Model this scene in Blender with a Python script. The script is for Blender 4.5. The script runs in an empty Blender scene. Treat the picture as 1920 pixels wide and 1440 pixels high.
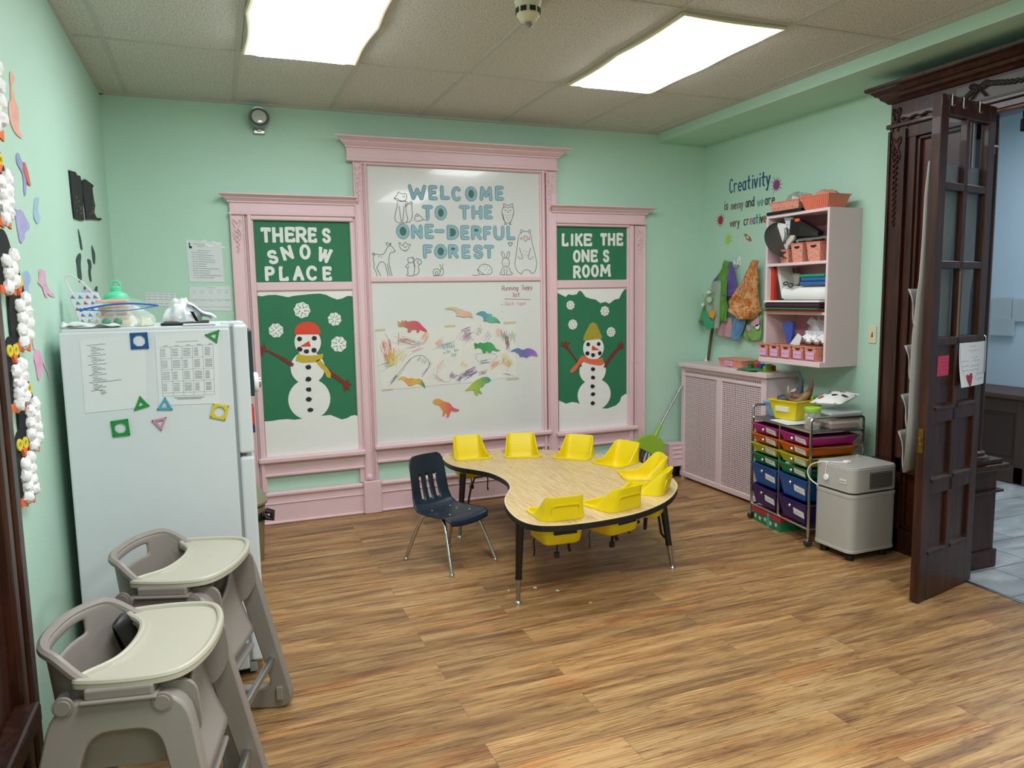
import bpy, bmesh, math, random
from mathutils import Vector as V, Matrix
random.seed(11)
S = bpy.context.scene
COL = S.collection
PI = math.pi
R = math.radians

# ---------------------------------------------------------------- camera, world, lamps, exposure
cd = bpy.data.cameras.new('camera'); cam = bpy.data.objects.new('camera', cd); COL.objects.link(cam)
cd.sensor_width = 36; cd.lens = 26.25; cd.clip_start = .05
YAW, PITCH, ROLL = (0.373978, 0.117692, -0.016729)
_f = V((math.sin(YAW)*math.cos(PITCH), math.cos(YAW)*math.cos(PITCH), -math.sin(PITCH)))
_r0 = V((math.cos(YAW), -math.sin(YAW), 0)); _u0 = _r0.cross(_f)
_r = math.cos(ROLL)*_r0 + math.sin(ROLL)*_u0; _u = -math.sin(ROLL)*_r0 + math.cos(ROLL)*_u0
cam.matrix_world = Matrix(((_r.x,_u.x,-_f.x,0),(_r.y,_u.y,-_f.y,0),(_r.z,_u.z,-_f.z,1.52),(0,0,0,1)))
S.camera = cam
wd = bpy.data.worlds.new('world'); S.world = wd; wd.use_nodes = True
wd.node_tree.nodes['Background'].inputs[0].default_value = (.8,.88,1,1)
wd.node_tree.nodes['Background'].inputs[1].default_value = .15
S.view_settings.view_transform = 'Standard'; S.view_settings.look = 'None'
S.view_settings.gamma = 1; S.view_settings.exposure = 0.0; S.view_settings.use_curve_mapping = False
def area(name, loc, sx, sy, watts, col, rot=(0,0,0)):
    l = bpy.data.lights.new(name, 'AREA'); l.shape = 'RECTANGLE'; l.size = sx; l.size_y = sy
    l.energy = watts; l.color = col
    o = bpy.data.objects.new(name, l); COL.objects.link(o); o.location = loc; o.rotation_euler = rot
    return o
LAMP = (.94,.97,1.0)
# the ceiling fixtures of the half of the room behind the photographer, and the next room's own lamp
area('rear_ceiling_lamp', (.485,1.12,2.76), .58, 1.15, 56, LAMP)
area('rear_ceiling_lamp', (2.30,1.12,2.76), .58, 1.15, 30, LAMP)
area('rear_ceiling_lamp', (1.2,-1.3,2.76), .58, 1.15, 46, LAMP)
area('hall_ceiling_lamp', (5.0,3.2,2.85), 1.2, 1.2, 46, (.86,.92,1))

# ---------------------------------------------------------------- helpers
def lin(h):
    h = h.lstrip('#'); c = [int(h[i:i+2],16)/255 for i in (0,2,4)]
    return tuple(x/12.92 if x<=.04045 else ((x+.055)/1.055)**2.4 for x in c)+(1,)
_mats = {}
def mat(name, hexc, rough=.5, metal=0, var=0, vs=6, bump=0, bs=80, alpha=1, trans=0, spec=.5, sheen=0, coat=0, emit=0, stretch=None):
    if name in _mats: return _mats[name]
    m = bpy.data.materials.new(name); m.use_nodes = True; nt = m.node_tree; b = nt.nodes['Principled BSDF']
    b.inputs['Base Color'].default_value = lin(hexc); b.inputs['Roughness'].default_value = rough
    b.inputs['Metallic'].default_value = metal; b.inputs['Alpha'].default_value = alpha
    b.inputs['Transmission Weight'].default_value = trans; b.inputs['Specular IOR Level'].default_value = spec
    b.inputs['Sheen Weight'].default_value = sheen; b.inputs['Coat Weight'].default_value = coat
    if emit:
        b.inputs['Emission Color'].default_value = lin(hexc); b.inputs['Emission Strength'].default_value = emit
    tc = nt.nodes.new('ShaderNodeTexCoord'); mp = nt.nodes.new('ShaderNodeMapping')
    nt.links.new(tc.outputs['Object'], mp.inputs[0])
    if stretch: mp.inputs['Scale'].default_value = stretch
    if var:
        n = nt.nodes.new('ShaderNodeTexNoise'); n.inputs['Scale'].default_value = vs; n.inputs['Detail'].default_value = 5
        nt.links.new(mp.outputs[0], n.inputs['Vector'])
        h = nt.nodes.new('ShaderNodeHueSaturation'); h.inputs['Color'].default_value = lin(hexc)
        mr = nt.nodes.new('ShaderNodeMapRange'); mr.inputs[1].default_value=.3; mr.inputs[2].default_value=.7
        mr.inputs[3].default_value = 1-var; mr.inputs[4].default_value = 1+var
        nt.links.new(n.outputs['Fac'], mr.inputs[0]); nt.links.new(mr.outputs[0], h.inputs['Value'])
        nt.links.new(h.outputs[0], b.inputs['Base Color'])
    if bump:
        n = nt.nodes.new('ShaderNodeTexNoise'); n.inputs['Scale'].default_value = bs; n.inputs['Detail'].default_value = 3
        nt.links.new(mp.outputs[0], n.inputs['Vector'])
        bp = nt.nodes.new('ShaderNodeBump'); bp.inputs['Strength'].default_value = bump; bp.inputs['Distance'].default_value = .01
        nt.links.new(n.outputs['Fac'], bp.inputs['Height']); nt.links.new(bp.outputs[0], b.inputs['Normal'])
    _mats[name] = m
    return m
def nodes_of(m): return m.node_tree, m.node_tree.nodes['Principled BSDF']
def ramp(nt, fac, stops):
    r = nt.nodes.new('ShaderNodeValToRGB'); e = r.color_ramp.elements
    while len(e) < len(stops): e.new(.5)
    for k,(p,c) in enumerate(stops): e[k].position = p; e[k].color = lin(c) if isinstance(c,str) else c
    if fac is not None: nt.links.new(fac, r.inputs[0])
    return r
def mixc(nt, a, b, fac, mode='MIX'):
    x = nt.nodes.new('ShaderNodeMix'); x.data_type='RGBA'; x.blend_type = mode
    for inp,val in ((x.inputs[0],fac),(x.inputs[6],a),(x.inputs[7],b)):
        if hasattr(val,'is_output'): nt.links.new(val, inp)
        else: inp.default_value = val
    return x.outputs[2]
def math_node(nt, op, a, b=None):
    x = nt.nodes.new('ShaderNodeMath'); x.operation = op
    for i,v in enumerate((a,b)):
        if v is None: continue
        if hasattr(v,'is_output'): nt.links.new(v, x.inputs[i])
        else: x.inputs[i].default_value = v
    return x.outputs[0]

def rrect(x0, x1, y0, y1, r, n=5):
    out = []
    for cx,cy,a in ((x1-r,y1-r,0),(x0+r,y1-r,90),(x0+r,y0+r,180),(x1-r,y0+r,270)):
        for k in range(n+1):
            t = R(a+90*k/n); out.append((cx+r*math.cos(t), cy+r*math.sin(t)))
    return out
def arc(cx, cy, rx, ry, a0, a1, n=14):
    return [(cx+rx*math.cos(R(a0+(a1-a0)*k/n)), cy+ry*math.sin(R(a0+(a1-a0)*k/n))) for k in range(n+1)]
def smoothpl(pts, it=2, closed=False):
    for _ in range(it):
        o = []
        L = len(pts)
        for k in range(L if closed else L-1):
            a, b = V(pts[k]), V(pts[(k+1)%L]); o += [tuple(a*.75+b*.25), tuple(a*.25+b*.75)]
        pts = o if closed else [tuple(pts[0])]+o+[tuple(pts[-1])]
    return pts

class MB:
    def __init__(s): s.bm = bmesh.new(); s.mi = 0
    def face(s, vs):
        try:
            f = s.bm.faces.new(vs); f.material_index = s.mi; return f
        except ValueError: return None
    def vs(s, pts): return [s.bm.verts.new(p) for p in pts]
    def hexa(s, p, bev=0, seg=2):        # 8 points: bottom loop 4, top loop 4
        v = s.vs(p); F = [(3,2,1,0),(4,5,6,7),(0,1,5,4),(1,2,6,5),(2,3,7,6),(3,0,4,7)]
        fs = [s.face([v[i] for i in q]) for q in F]
        if bev:
            es = list({e for f in fs for e in f.edges})
            r = bmesh.ops.bevel(s.bm, geom=es, offset=bev, segments=seg, affect='EDGES', profile=.5)
            for f in r['faces']: f.material_index = s.mi
        return s
    def box(s, x0, x1, y0, y1, z0, z1, bev=0, fr=None, seg=2):
        p = [(x0,y0,z0),(x1,y0,z0),(x1,y1,z0),(x0,y1,z0),(x0,y0,z1),(x1,y0,z1),(x1,y1,z1),(x0,y1,z1)]
        if fr: p = [fr(*q) for q in p]
        return s.hexa(p, bev, seg)
    def loops(s, rings, closed=False, cap=True):   # rings of equal length, joined in order
        vr = [s.vs(r) for r in rings]; n = len(vr[0])
        for a, b in zip(vr, vr[1:]+([vr[0]] if closed else [])):
            for i in range(n): s.face((a[i], a[(i+1)%n], b[(i+1)%n], b[i]))
        if cap and not closed: s.face(vr[0][::-1]); s.face(vr[-1])
        return s
    def tube(s, pts, r, n=8, closed=False, cap=True, flat=1):
        pts = [V(p) for p in pts]; L = len(pts); rings = []
        up = V((0,0,1)); prev = None
        for i,p in enumerate(pts):
            if closed: t = pts[(i+1)%L]-pts[i-1]
            else: t = pts[min(i+1,L-1)]-pts[max(i-1,0)]
            if t.length < 1e-9: t = V((0,0,1))
            t.normalize()
            if prev is None:
                a = t.cross(up)
                if a.length < .1: a = t.cross(V((1,0,0)))
                a.normalize()
            else:
                a = prev - t*prev.dot(t)
                if a.length < 1e-6: a = t.orthogonal()
                a.normalize()
            b = t.cross(a); prev = a
            rr = r[i] if isinstance(r,(list,tuple)) else r
            rings.append([p + a*(rr*math.cos(2*PI*k/n)) + b*(rr*flat*math.sin(2*PI*k/n)) for k in range(n)])
        return s.loops(rings, closed, cap)
    def cyl(s, a, b, r0, r1=None, n=16): return s.tube([a,b], [r0, r0 if r1 is None else r1], n)
    def lathe(s, prof, o=(0,0,0), n=24, cap=True, M=None):
        rings = []
        for r,z in prof:
            rg = [V((r*math.cos(2*PI*k/n), r*math.sin(2*PI*k/n), z)) for k in range(n)]
            rings.append([(M @ q if M else q)+V(o) for q in rg])
        return s.loops(rings, False, cap)
    def prism(s, poly, fr, w0, w1):
        a = s.vs([fr(u,v,w0) for u,v in poly]); b = s.vs([fr(u,v,w1) for u,v in poly]); n = len(poly)
        s.face(a[::-1]); s.face(b)
        for i in range(n): s.face((a[i], a[(i+1)%n], b[(i+1)%n], b[i]))
        return s
    def ring(s, outer, inner, fr, w0, w1):      # plate with one hole, equal point counts
        n = len(outer)
        L = [s.vs([fr(u,v,w) for u,v in pl]) for pl,w in ((outer,w0),(outer,w1),(inner,w1),(inner,w0))]
        for a,b in zip(L, L[1:]+L[:1]):
            for i in range(n): s.face((a[i], a[(i+1)%n], b[(i+1)%n], b[i]))
        return s
    def line(s, pl, wd, fr, w, closed=False):     # thin flat ribbon
        L = len(pl); lv = []; rv = []
        for i in range(L):
            a = pl[i-1] if (i or closed) else pl[i]; b = pl[(i+1)%L] if (i<L-1 or closed) else pl[i]
            dx, dy = b[0]-a[0], b[1]-a[1]; d = math.hypot(dx,dy) or 1; nx, ny = -dy/d*wd/2, dx/d*wd/2
            s._n = getattr(s,'_n',0)+1; e = w+s._n*3e-6; lv.append(s.bm.verts.new(fr(pl[i][0]+nx, pl[i][1]+ny, e))); rv.append(s.bm.verts.new(fr(pl[i][0]-nx, pl[i][1]-ny, e)))
        for i in range(L if closed else L-1):
            j = (i+1)%L; s.face((lv[i], rv[i], rv[j], lv[j]))
        return s
    def stroke(s, pl, wd, fr, w0, w1, n=6):       # thick rounded strokes cut from sheet, joined at sharp corners
        r = wd/2; pl = [tuple(p) for p in pl]; chunks = [[pl[0]]]
        for i in range(1,len(pl)):
            chunks[-1].append(pl[i])
            if i < len(pl)-1:
                a = V((pl[i][0]-pl[i-1][0], pl[i][1]-pl[i-1][1])); c = V((pl[i+1][0]-pl[i][0], pl[i+1][1]-pl[i][1]))
                if a.length>1e-7 and c.length>1e-7 and a.angle(c) > R(38): chunks.append([pl[i]])
        for c in chunks:
            s._k = getattr(s,'_k',0)+1; e = w1+s._k*1.2e-4
            closed = len(c)>3 and (V(c[0])-V(c[-1])).length < 1e-6
            if closed: c = c[:-1]
            L = len(c); lf = []; rt = []
            for i in range(L):
                a = c[i-1] if (i or closed) else c[i]; b = c[(i+1)%L] if (i<L-1 or closed) else c[i]
                dx, dy = b[0]-a[0], b[1]-a[1]; d = math.hypot(dx,dy) or 1; nx, ny = -dy/d*r, dx/d*r
                lf.append((c[i][0]+nx,c[i][1]+ny)); rt.append((c[i][0]-nx,c[i][1]-ny))
            if closed: s.ring(lf, rt, fr, w0, e)
            else:
                t1 = math.degrees(math.atan2(c[-1][1]-c[-2][1], c[-1][0]-c[-2][0])); t0 = math.degrees(math.atan2(c[1][1]-c[0][1], c[1][0]-c[0][0]))
                s.prism(rt[:-1]+arc(c[-1][0],c[-1][1],r,r,t1-90,t1+90,n)+lf[::-1][1:-1]+arc(c[0][0],c[0][1],r,r,t0+90,t0+270,n), fr, w0, e)
        return s
    def ball(s, c, r, sc=(1,1,1), n=10, m=7, M=None):
        rings = []
        for j in range(m+1):
            th = PI*(j+.02)/(m+.04); z = -math.cos(th); q = math.sin(th)
            rg = [V((q*math.cos(2*PI*k/n)*sc[0]*r, q*math.sin(2*PI*k/n)*sc[1]*r, z*sc[2]*r)) for k in range(n)]
            rings.append([(M @ p if M else p)+V(c) for p in rg])
        return s.loops(rings)
    def grid(s, fn, nu, nv):
        vv = [[s.bm.verts.new(fn(i/nu, j/nv)) for j in range(nv+1)] for i in range(nu+1)]
        for i in range(nu):
            for j in range(nv): s.face((vv[i][j], vv[i+1][j], vv[i+1][j+1], vv[i][j+1]))
        return s
    def done(s, name, m, parent=None, local=False, smooth=False, origin=None, solid=0, sub=0, offs=0, bev=0, doubles=0):
        bm = s.bm
        if doubles: bmesh.ops.remove_doubles(bm, verts=bm.verts, dist=doubles)
        bmesh.ops.recalc_face_normals(bm, faces=bm.faces)
        bm.verts.ensure_lookup_table()
        if parent:
            rt = parent
            while rt.parent: rt = rt.parent
            off = V((0,0,0)) if local else V(rt.location)
        elif local: off = V((0,0,0))
        elif origin is not None: off = V(origin)
        else:
            c = [v.co for v in bm.verts]
            off = V(((min(p.x for p in c)+max(p.x for p in c))/2, (min(p.y for p in c)+max(p.y for p in c))/2, min(p.z for p in c)))
        if off.length: bmesh.ops.translate(bm, verts=bm.verts, vec=-off)
        me = bpy.data.meshes.new(name); bm.to_mesh(me); bm.free()
        for x in (m if isinstance(m,(list,tuple)) else [m]): me.materials.append(x)
        if smooth:
            me.polygons.foreach_set('use_smooth', [True]*len(me.polygons)); me.set_sharp_from_angle(angle=R(smooth if smooth is not True else 40))
        o = bpy.data.objects.new(name, me); COL.objects.link(o)
        if parent: o.parent = parent
        else: o.location = off
        if bev:
            k = o.modifiers.new('b','BEVEL'); k.width = bev; k.segments = 2; k.limit_method='ANGLE'; k.angle_limit = R(40)
        if solid:
            k = o.modifiers.new('s','SOLIDIFY'); k.thickness = solid; k.offset = offs
        if sub:
            k = o.modifiers.new('u','SUBSURF'); k.levels = k.render_levels = sub
        return o

def tag(o, label=None, cat=None, group=None, kind=None):
    for k,v in (('label',label),('category',cat),('group',group),('kind',kind)):
        if v: o[k] = v
    return o
def thing(name, label, cat, loc=(0,0,0), rz=0, group=None):
    o = bpy.data.objects.new(name, None); COL.objects.link(o); o.empty_display_size = .05
    o.location = loc; o.rotation_euler = (0,0,rz); return tag(o, label, cat, group)
def setting(name, loc=(0,0,0)):
    o = bpy.data.objects.new(name, None); COL.objects.link(o); o.empty_display_size = .05; o.location = loc; o['kind'] = 'structure'; return o
def copy_tree(o, parent=None):
    c = o.copy(); COL.objects.link(c); c.parent = parent
    for ch in list(o.children): copy_tree(ch, c)
    return c
def frame(o, U, Vv, W):
    o, U, Vv, W = V(o), V(U), V(Vv), V(W)
    return lambda u,v,w: tuple(o+U*u+Vv*v+W*w)

XL, XR, D, ZC, YB = -.575, 3.78, 5.23, 2.774, -2.6
FB = lambda u,v,w: (u, D-w, v)             # back wall: along, up, out
FL = lambda u,v,w: (XL+w, u, v)            # left wall
FR = lambda u,v,w: (XR-w, u, v)            # right wall
FZ = lambda u,v,w: (u, v, w)               # flat, facing up

# ---------------------------------------------------------------- materials
M_wall = mat('mint_wall_paint', '#B9DBC7', .55, bump=.12, bs=140, var=.02, vs=2)
M_blue = mat('blue_wall_paint', '#ABBCCD', .6, bump=.05, bs=140)
M_pink = mat('pink_trim_paint', '#E5C3C8', .42, bump=.04, bs=60, var=.02)
M_pink2 = mat('pale_pink_paint', '#E2C9CC', .4, var=.02, vs=3)
M_white = mat('white_paper', '#E9E8E4', .7, var=.02, vs=4)
M_paper = mat('printer_paper', '#DDE0E2', .7, var=.02, vs=4)
M_black = mat('black_plastic', '#0C0C0E', .45)
M_ink = mat('black_ink', '#22242A', .7)
M_greyink = mat('grey_ink', '#83878B', .7)
M_chrome = mat('chrome', '#C9CACB', .18, 1)
M_steel = mat('brushed_steel', '#A6A7A8', .32, 1)
M_dwood = None
def wood_dark():
    m = mat('dark_mahogany', '#2C130D', .38, coat=.1, spec=.4); nt,b = nodes_of(m)
    tc = nt.nodes.new('ShaderNodeTexCoord'); mp = nt.nodes.new('ShaderNodeMapping'); mp.inputs['Scale'].default_value=(14,14,1.2)
    nt.links.new(tc.outputs['Object'], mp.inputs[0])
    n = nt.nodes.new('ShaderNodeTexNoise'); n.inputs['Scale'].default_value=3; n.inputs['Detail'].default_value=8; n.inputs['Distortion'].default_value=.6
    nt.links.new(mp.outputs[0], n.inputs['Vector'])
    r = ramp(nt, n.outputs['Fac'], [(.25,'#1F0D08'),(.5,'#351911'),(.75,'#4F2818')])
    nt.links.new(r.outputs[0], b.inputs['Base Color']); return m
M_dwood = wood_dark()
def floor_mat():
    m = mat('vinyl_plank', '#A67C4E', .38, spec=.35); nt,b = nodes_of(m)
    tc = nt.nodes.new('ShaderNodeTexCoord')
    br = nt.nodes.new('ShaderNodeTexBrick'); br.offset=.37; br.offset_frequency=2
    br.inputs['Scale'].default_value=1; br.inputs['Brick Width'].default_value=1.22; br.inputs['Row Height'].default_value=.152
    br.inputs['Mortar Size'].default_value=.0008; br.inputs['Mortar Smooth'].default_value=.2; br.inputs['Bias'].default_value=0
    br.inputs['Color1'].default_value=(0,0,0,1); br.inputs['Color2'].default_value=(1,1,1,1); br.inputs['Mortar'].default_value=(.5,.5,.5,1)
    nt.links.new(tc.outputs['Object'], br.inputs['Vector'])
    # every plank gets its own stretch of grain
    off = nt.nodes.new('ShaderNodeVectorMath'); off.operation='MULTIPLY_ADD'
    nt.links.new(br.outputs['Color'], off.inputs[0]); off.inputs[1].default_value=(7.3,13.1,5.7); nt.links.new(tc.outputs['Object'], off.inputs[2])
    mp = nt.nodes.new('ShaderNodeMapping'); mp.inputs['Scale'].default_value=(1.0,9,1); nt.links.new(off.outputs[0], mp.inputs[0])
    n1 = nt.nodes.new('ShaderNodeTexNoise'); n1.inputs['Scale'].default_value=1.5; n1.inputs['Detail'].default_value=7; n1.inputs['Roughness'].default_value=.62; n1.inputs['Distortion'].default_value=.7
    nt.links.new(mp.outputs[0], n1.inputs['Vector'])
    mp2 = nt.nodes.new('ShaderNodeMapping'); mp2.inputs['Scale'].default_value=(2.6,48,1); nt.links.new(off.outputs[0], mp2.inputs[0])
    n2 = nt.nodes.new('ShaderNodeTexNoise'); n2.inputs['Scale'].default_value=1.6; n2.inputs['Detail'].default_value=7; n2.inputs['Roughness'].default_value=.62; n2.inputs['Distortion'].default_value=1.2
    nt.links.new(mp2.outputs[0], n2.inputs['Vector'])
    mp3 = nt.nodes.new('ShaderNodeMapping'); mp3.inputs['Scale'].default_value=(.9,6,1); nt.links.new(off.outputs[0], mp3.inputs[0])
    wv = nt.nodes.new('ShaderNodeTexWave'); wv.wave_type='RINGS'; wv.inputs['Scale'].default_value=4.2; wv.inputs['Distortion'].default_value=7; wv.inputs['Detail'].default_value=3; wv.inputs['Detail Scale'].default_value=1.4
    nt.links.new(mp3.outputs[0], wv.inputs['Vector'])
    base = ramp(nt, n1.outputs['Fac'], [(.25,'#644A33'),(.40,'#906C49'),(.52,'#AF8859'),(.63,'#BF9C6C'),(.78,'#9C6C49')])
    fine = ramp(nt, n2.outputs['Fac'], [(.32,(.50,.44,.40,1)),(.47,(.93,.92,.9,1)),(.7,(1.06,1.05,1.03,1))])
    mp6 = nt.nodes.new('ShaderNodeMapping'); mp6.inputs['Scale'].default_value=(.8,4.5,1); mp6.inputs['Location'].default_value=(5,2,1); nt.links.new(off.outputs[0], mp6.inputs[0])
    n6 = nt.nodes.new('ShaderNodeTexNoise'); n6.inputs['Scale'].default_value=1.5; n6.inputs['Detail'].default_value=3; n6.inputs['Distortion'].default_value=.8; nt.links.new(mp6.outputs[0], n6.inputs['Vector'])
    hue = ramp(nt, n6.outputs['Fac'], [(.34,(.86,.88,.92,1)),(.47,(1,1,1,1)),(.56,(1,1,1,1)),(.68,(1.04,.84,.72,1))])
    c0 = mixc(nt, base.outputs[0], hue.outputs[0], .9, 'MULTIPLY')
    c = mixc(nt, c0, fine.outputs[0], .9, 'MULTIPLY')
    wr = ramp(nt, wv.outputs['Fac'], [(.05,(.66,.60,.54,1)),(.22,(1,1,1,1)),(.8,(1.02,1.02,1.02,1)),(.95,(1.16,1.15,1.12,1))])
    n4 = nt.nodes.new('ShaderNodeTexNoise'); n4.inputs['Scale'].default_value=.9; nt.links.new(mp3.outputs[0], n4.inputs['Vector'])
    msk = ramp(nt, n4.outputs['Fac'], [(.5,(0,0,0,1)),(.6,(1,1,1,1))])
    c = mixc(nt, c, mixc(nt, (1,1,1,1), wr.outputs[0], msk.outputs[0]), .8, 'MULTIPLY')
    mp5 = nt.nodes.new('ShaderNodeMapping'); mp5.inputs['Scale'].default_value=(1.0,22,1); mp5.inputs['Location'].default_value=(3,1,0); nt.links.new(off.outputs[0], mp5.inputs[0])
    n5 = nt.nodes.new('ShaderNodeTexNoise'); n5.inputs['Scale'].default_value=1.7; n5.inputs['Detail'].default_value=4; n5.inputs['Distortion'].default_value=1.1; nt.links.new(mp5.outputs[0], n5.inputs['Vector'])
    ck = ramp(nt, n5.outputs['Fac'], [(.46,(1,1,1,1)),(.49,(.45,.36,.28,1)),(.52,(1,1,1,1))])
    c = mixc(nt, c, ck.outputs[0], .75, 'MULTIPLY')
    tone = ramp(nt, br.outputs['Color'], [(0,(.80,.79,.78,1)),(1,(1.1,1.07,1.03,1))])
    c = mixc(nt, c, tone.outputs[0], 1, 'MULTIPLY')
    edge = ramp(nt, br.outputs['Fac'], [(.0,(1,1,1,1)),(1,(.42,.36,.3,1))])
    c = mixc(nt, c, edge.outputs[0], .8, 'MULTIPLY')
    nt.links.new(c, b.inputs['Base Color'])
    bp = nt.nodes.new('ShaderNodeBump'); bp.inputs['Strength'].default_value=.12; bp.inputs['Distance'].default_value=.004
    nt.links.new(n2.outputs['Fac'], bp.inputs['Height']); nt.links.new(bp.outputs[0], b.inputs['Normal'])
    return m
M_floor = floor_mat()
def tile_mat():
    m = mat('grey_slate_tile', '#8C9094', .35); nt,b = nodes_of(m)
    tc = nt.nodes.new('ShaderNodeTexCoord'); br = nt.nodes.new('ShaderNodeTexBrick'); br.offset=.5
    br.inputs['Scale'].default_value=1; br.inputs['Brick Width'].default_value=.6; br.inputs['Row Height'].default_value=.3; br.inputs['Mortar Size'].default_value=.004
    br.inputs['Color1'].default_value=(.75,.75,.75,1); br.inputs['Color2'].default_value=(1,1,1,1); br.inputs['Mortar'].default_value=(.35,.35,.35,1)
    nt.links.new(tc.outputs['Object'], br.inputs['Vector'])
    mp = nt.nodes.new('ShaderNodeMapping'); mp.inputs['Scale'].default_value=(1,3,1); mp.inputs['Rotation'].default_value=(0,0,.5); nt.links.new(tc.outputs['Object'], mp.inputs[0])
    n = nt.nodes.new('ShaderNodeTexNoise'); n.inputs['Scale'].default_value=2.2; n.inputs['Detail'].default_value=8; n.inputs['Distortion'].default_value=1.2; nt.links.new(mp.outputs[0], n.inputs['Vector'])
    r = ramp(nt, n.outputs['Fac'], [(.25,'#878B8E'),(.5,'#A6AAAD'),(.75,'#C3C7C9')])
    nt.links.new(mixc(nt, r.outputs[0], br.outputs['Color'], 1, 'MULTIPLY'), b.inputs['Base Color']); return m
M_tile = tile_mat()
def ceil_mat():
    m = mat('acoustic_tile', '#B9B4AB', .9, spec=.1); nt,b = nodes_of(m)
    tc = nt.nodes.new('ShaderNodeTexCoord')
    n = nt.nodes.new('ShaderNodeTexNoise'); n.inputs['Scale'].default_value=130; n.inputs['Detail'].default_value=2; nt.links.new(tc.outputs['Object'], n.inputs['Vector'])
    r = ramp(nt, n.outputs['Fac'], [(.36,'#A5A29B'),(.46,'#D3D0C9'),(.7,'#DBD9D3')]); nt.links.new(r.outputs[0], b.inputs['Base Color'])
    bp = nt.nodes.new('ShaderNodeBump'); bp.inputs['Strength'].default_value=.5; bp.inputs['Distance'].default_value=.004
    nt.links.new(n.outputs['Fac'], bp.inputs['Height']); nt.links.new(bp.outputs[0], b.inputs['Normal']); return m
M_ceil = ceil_mat()
M_tbar = mat('ceiling_bar_paint', '#BFBDB6', .6)
def table_mat():
    m = mat('oak_laminate', '#D2B07C', .35); nt,b = nodes_of(m)
    tc = nt.nodes.new('ShaderNodeTexCoord'); mp = nt.nodes.new('ShaderNodeMapping'); mp.inputs['Scale'].default_value=(26,1.6,1); mp.inputs['Rotation'].default_value=(0,0,R(-38)); nt.links.new(tc.outputs['Object'], mp.inputs[0])
    n = nt.nodes.new('ShaderNodeTexNoise'); n.inputs['Scale'].default_value=5; n.inputs['Detail'].default_value=7; n.inputs['Distortion'].default_value=.9; nt.links.new(mp.outputs[0], n.inputs['Vector'])
    r = ramp(nt, n.outputs['Fac'], [(.32,'#B8975F'),(.5,'#D3B582'),(.7,'#DFC796')]); nt.links.new(r.outputs[0], b.inputs['Base Color']); return m
M_oak = table_mat()

# ================================================================ the setting
def struct(name, bm, m, **k):
    o = bm.done(name, m, **k); o['kind'] = 'structure'; return o
struct('floor', MB().box(XL-.12, 3.56, YB-.1, D+.1, -.08, 0).box(3.56, XR+.02, 2.765, D+.1, -.08, 0).box(3.56, XR+.02, YB-.1, .9, -.08, 0), M_floor, origin=(0,0,0))
struct('floor_hall', MB().box(3.56, 4.03, .9, 2.765, -.08, -.002).box(3.80,4.03,2.765,3.04,-.08,-.002).box(4.03, 6.25, .2, 6.2, -.08, -.002), M_tile, origin=(3.56,0,0))
struct('trim_1', MB().box(3.545, 3.57, .9, 2.66, -.004, .004, .002), M_steel)
struct('wall_back', MB().box(XL-.12, XR+.02, D, D+.12, 0, ZC), M_wall)
struct('wall_left', MB().box(XL-.12, XL, YB, D, 0, ZC), M_wall)
struct('wall_rear', MB().box(XL-.12, XR+.25, YB-.12, YB, 0, ZC), M_wall)
w = MB(); w.box(XR, XR+.25, 3.04, D+.12, 0, ZC); w.box(XR, XR+.018, 2.785, 3.04, 0, ZC); w.box(XR, XR+.25, YB, .9, 0, ZC); w.box(XR, XR+.018, .9, 2.785, 2.42, ZC)
struct('wall_right', w, M_wall)
struct('soffit', MB().box(3.325, XR, YB, D, 2.70, ZC), M_wall).name = 'trim_2'
# ceiling of lay-in tiles with its bars
struct('ceiling', MB().box(XL-.12, XR+.25, YB-.12, D+.12, ZC, ZC+.1), M_ceil)
b = MB()
for x in (-.43,.18,.785,1.40,2.005,2.61,3.22):
    b.box(x-.012, x+.012, YB, D, ZC-.004, ZC+.001)
for y in (4.18,2.96,1.74,.52,-.70,-1.92):
    b.box(XL, 3.325, y-.012, y+.012, ZC-.0035, ZC+.001)
struct('trim_3', b, M_tbar)
b = MB(); b.box(XL, XL+.02, YB, D, ZC-.012, ZC); b.box(XL, 3.325, D-.02, D, ZC-.012, ZC); b.box(3.305, 3.325, YB, D, ZC-.004, ZC)
struct('trim_4', b, M_tbar)
# next room seen through the opening
w = MB(); w.box(6.15, 6.25, .2, 6.2, 0, 2.95); w.box(4.03, 6.25, 6.1, 6.2, 0, 2.95); w.box(4.03,6.25,.1,.2,0,2.95)
struct('wall_hall', w, M_blue)
struct('ceiling_hall', MB().box(4.03, 6.25, .2, 6.2, 2.95, 3.05), mat('hall_ceiling_paint','#D5DAE0',.8)).name = 'ceiling_hall'

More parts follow.
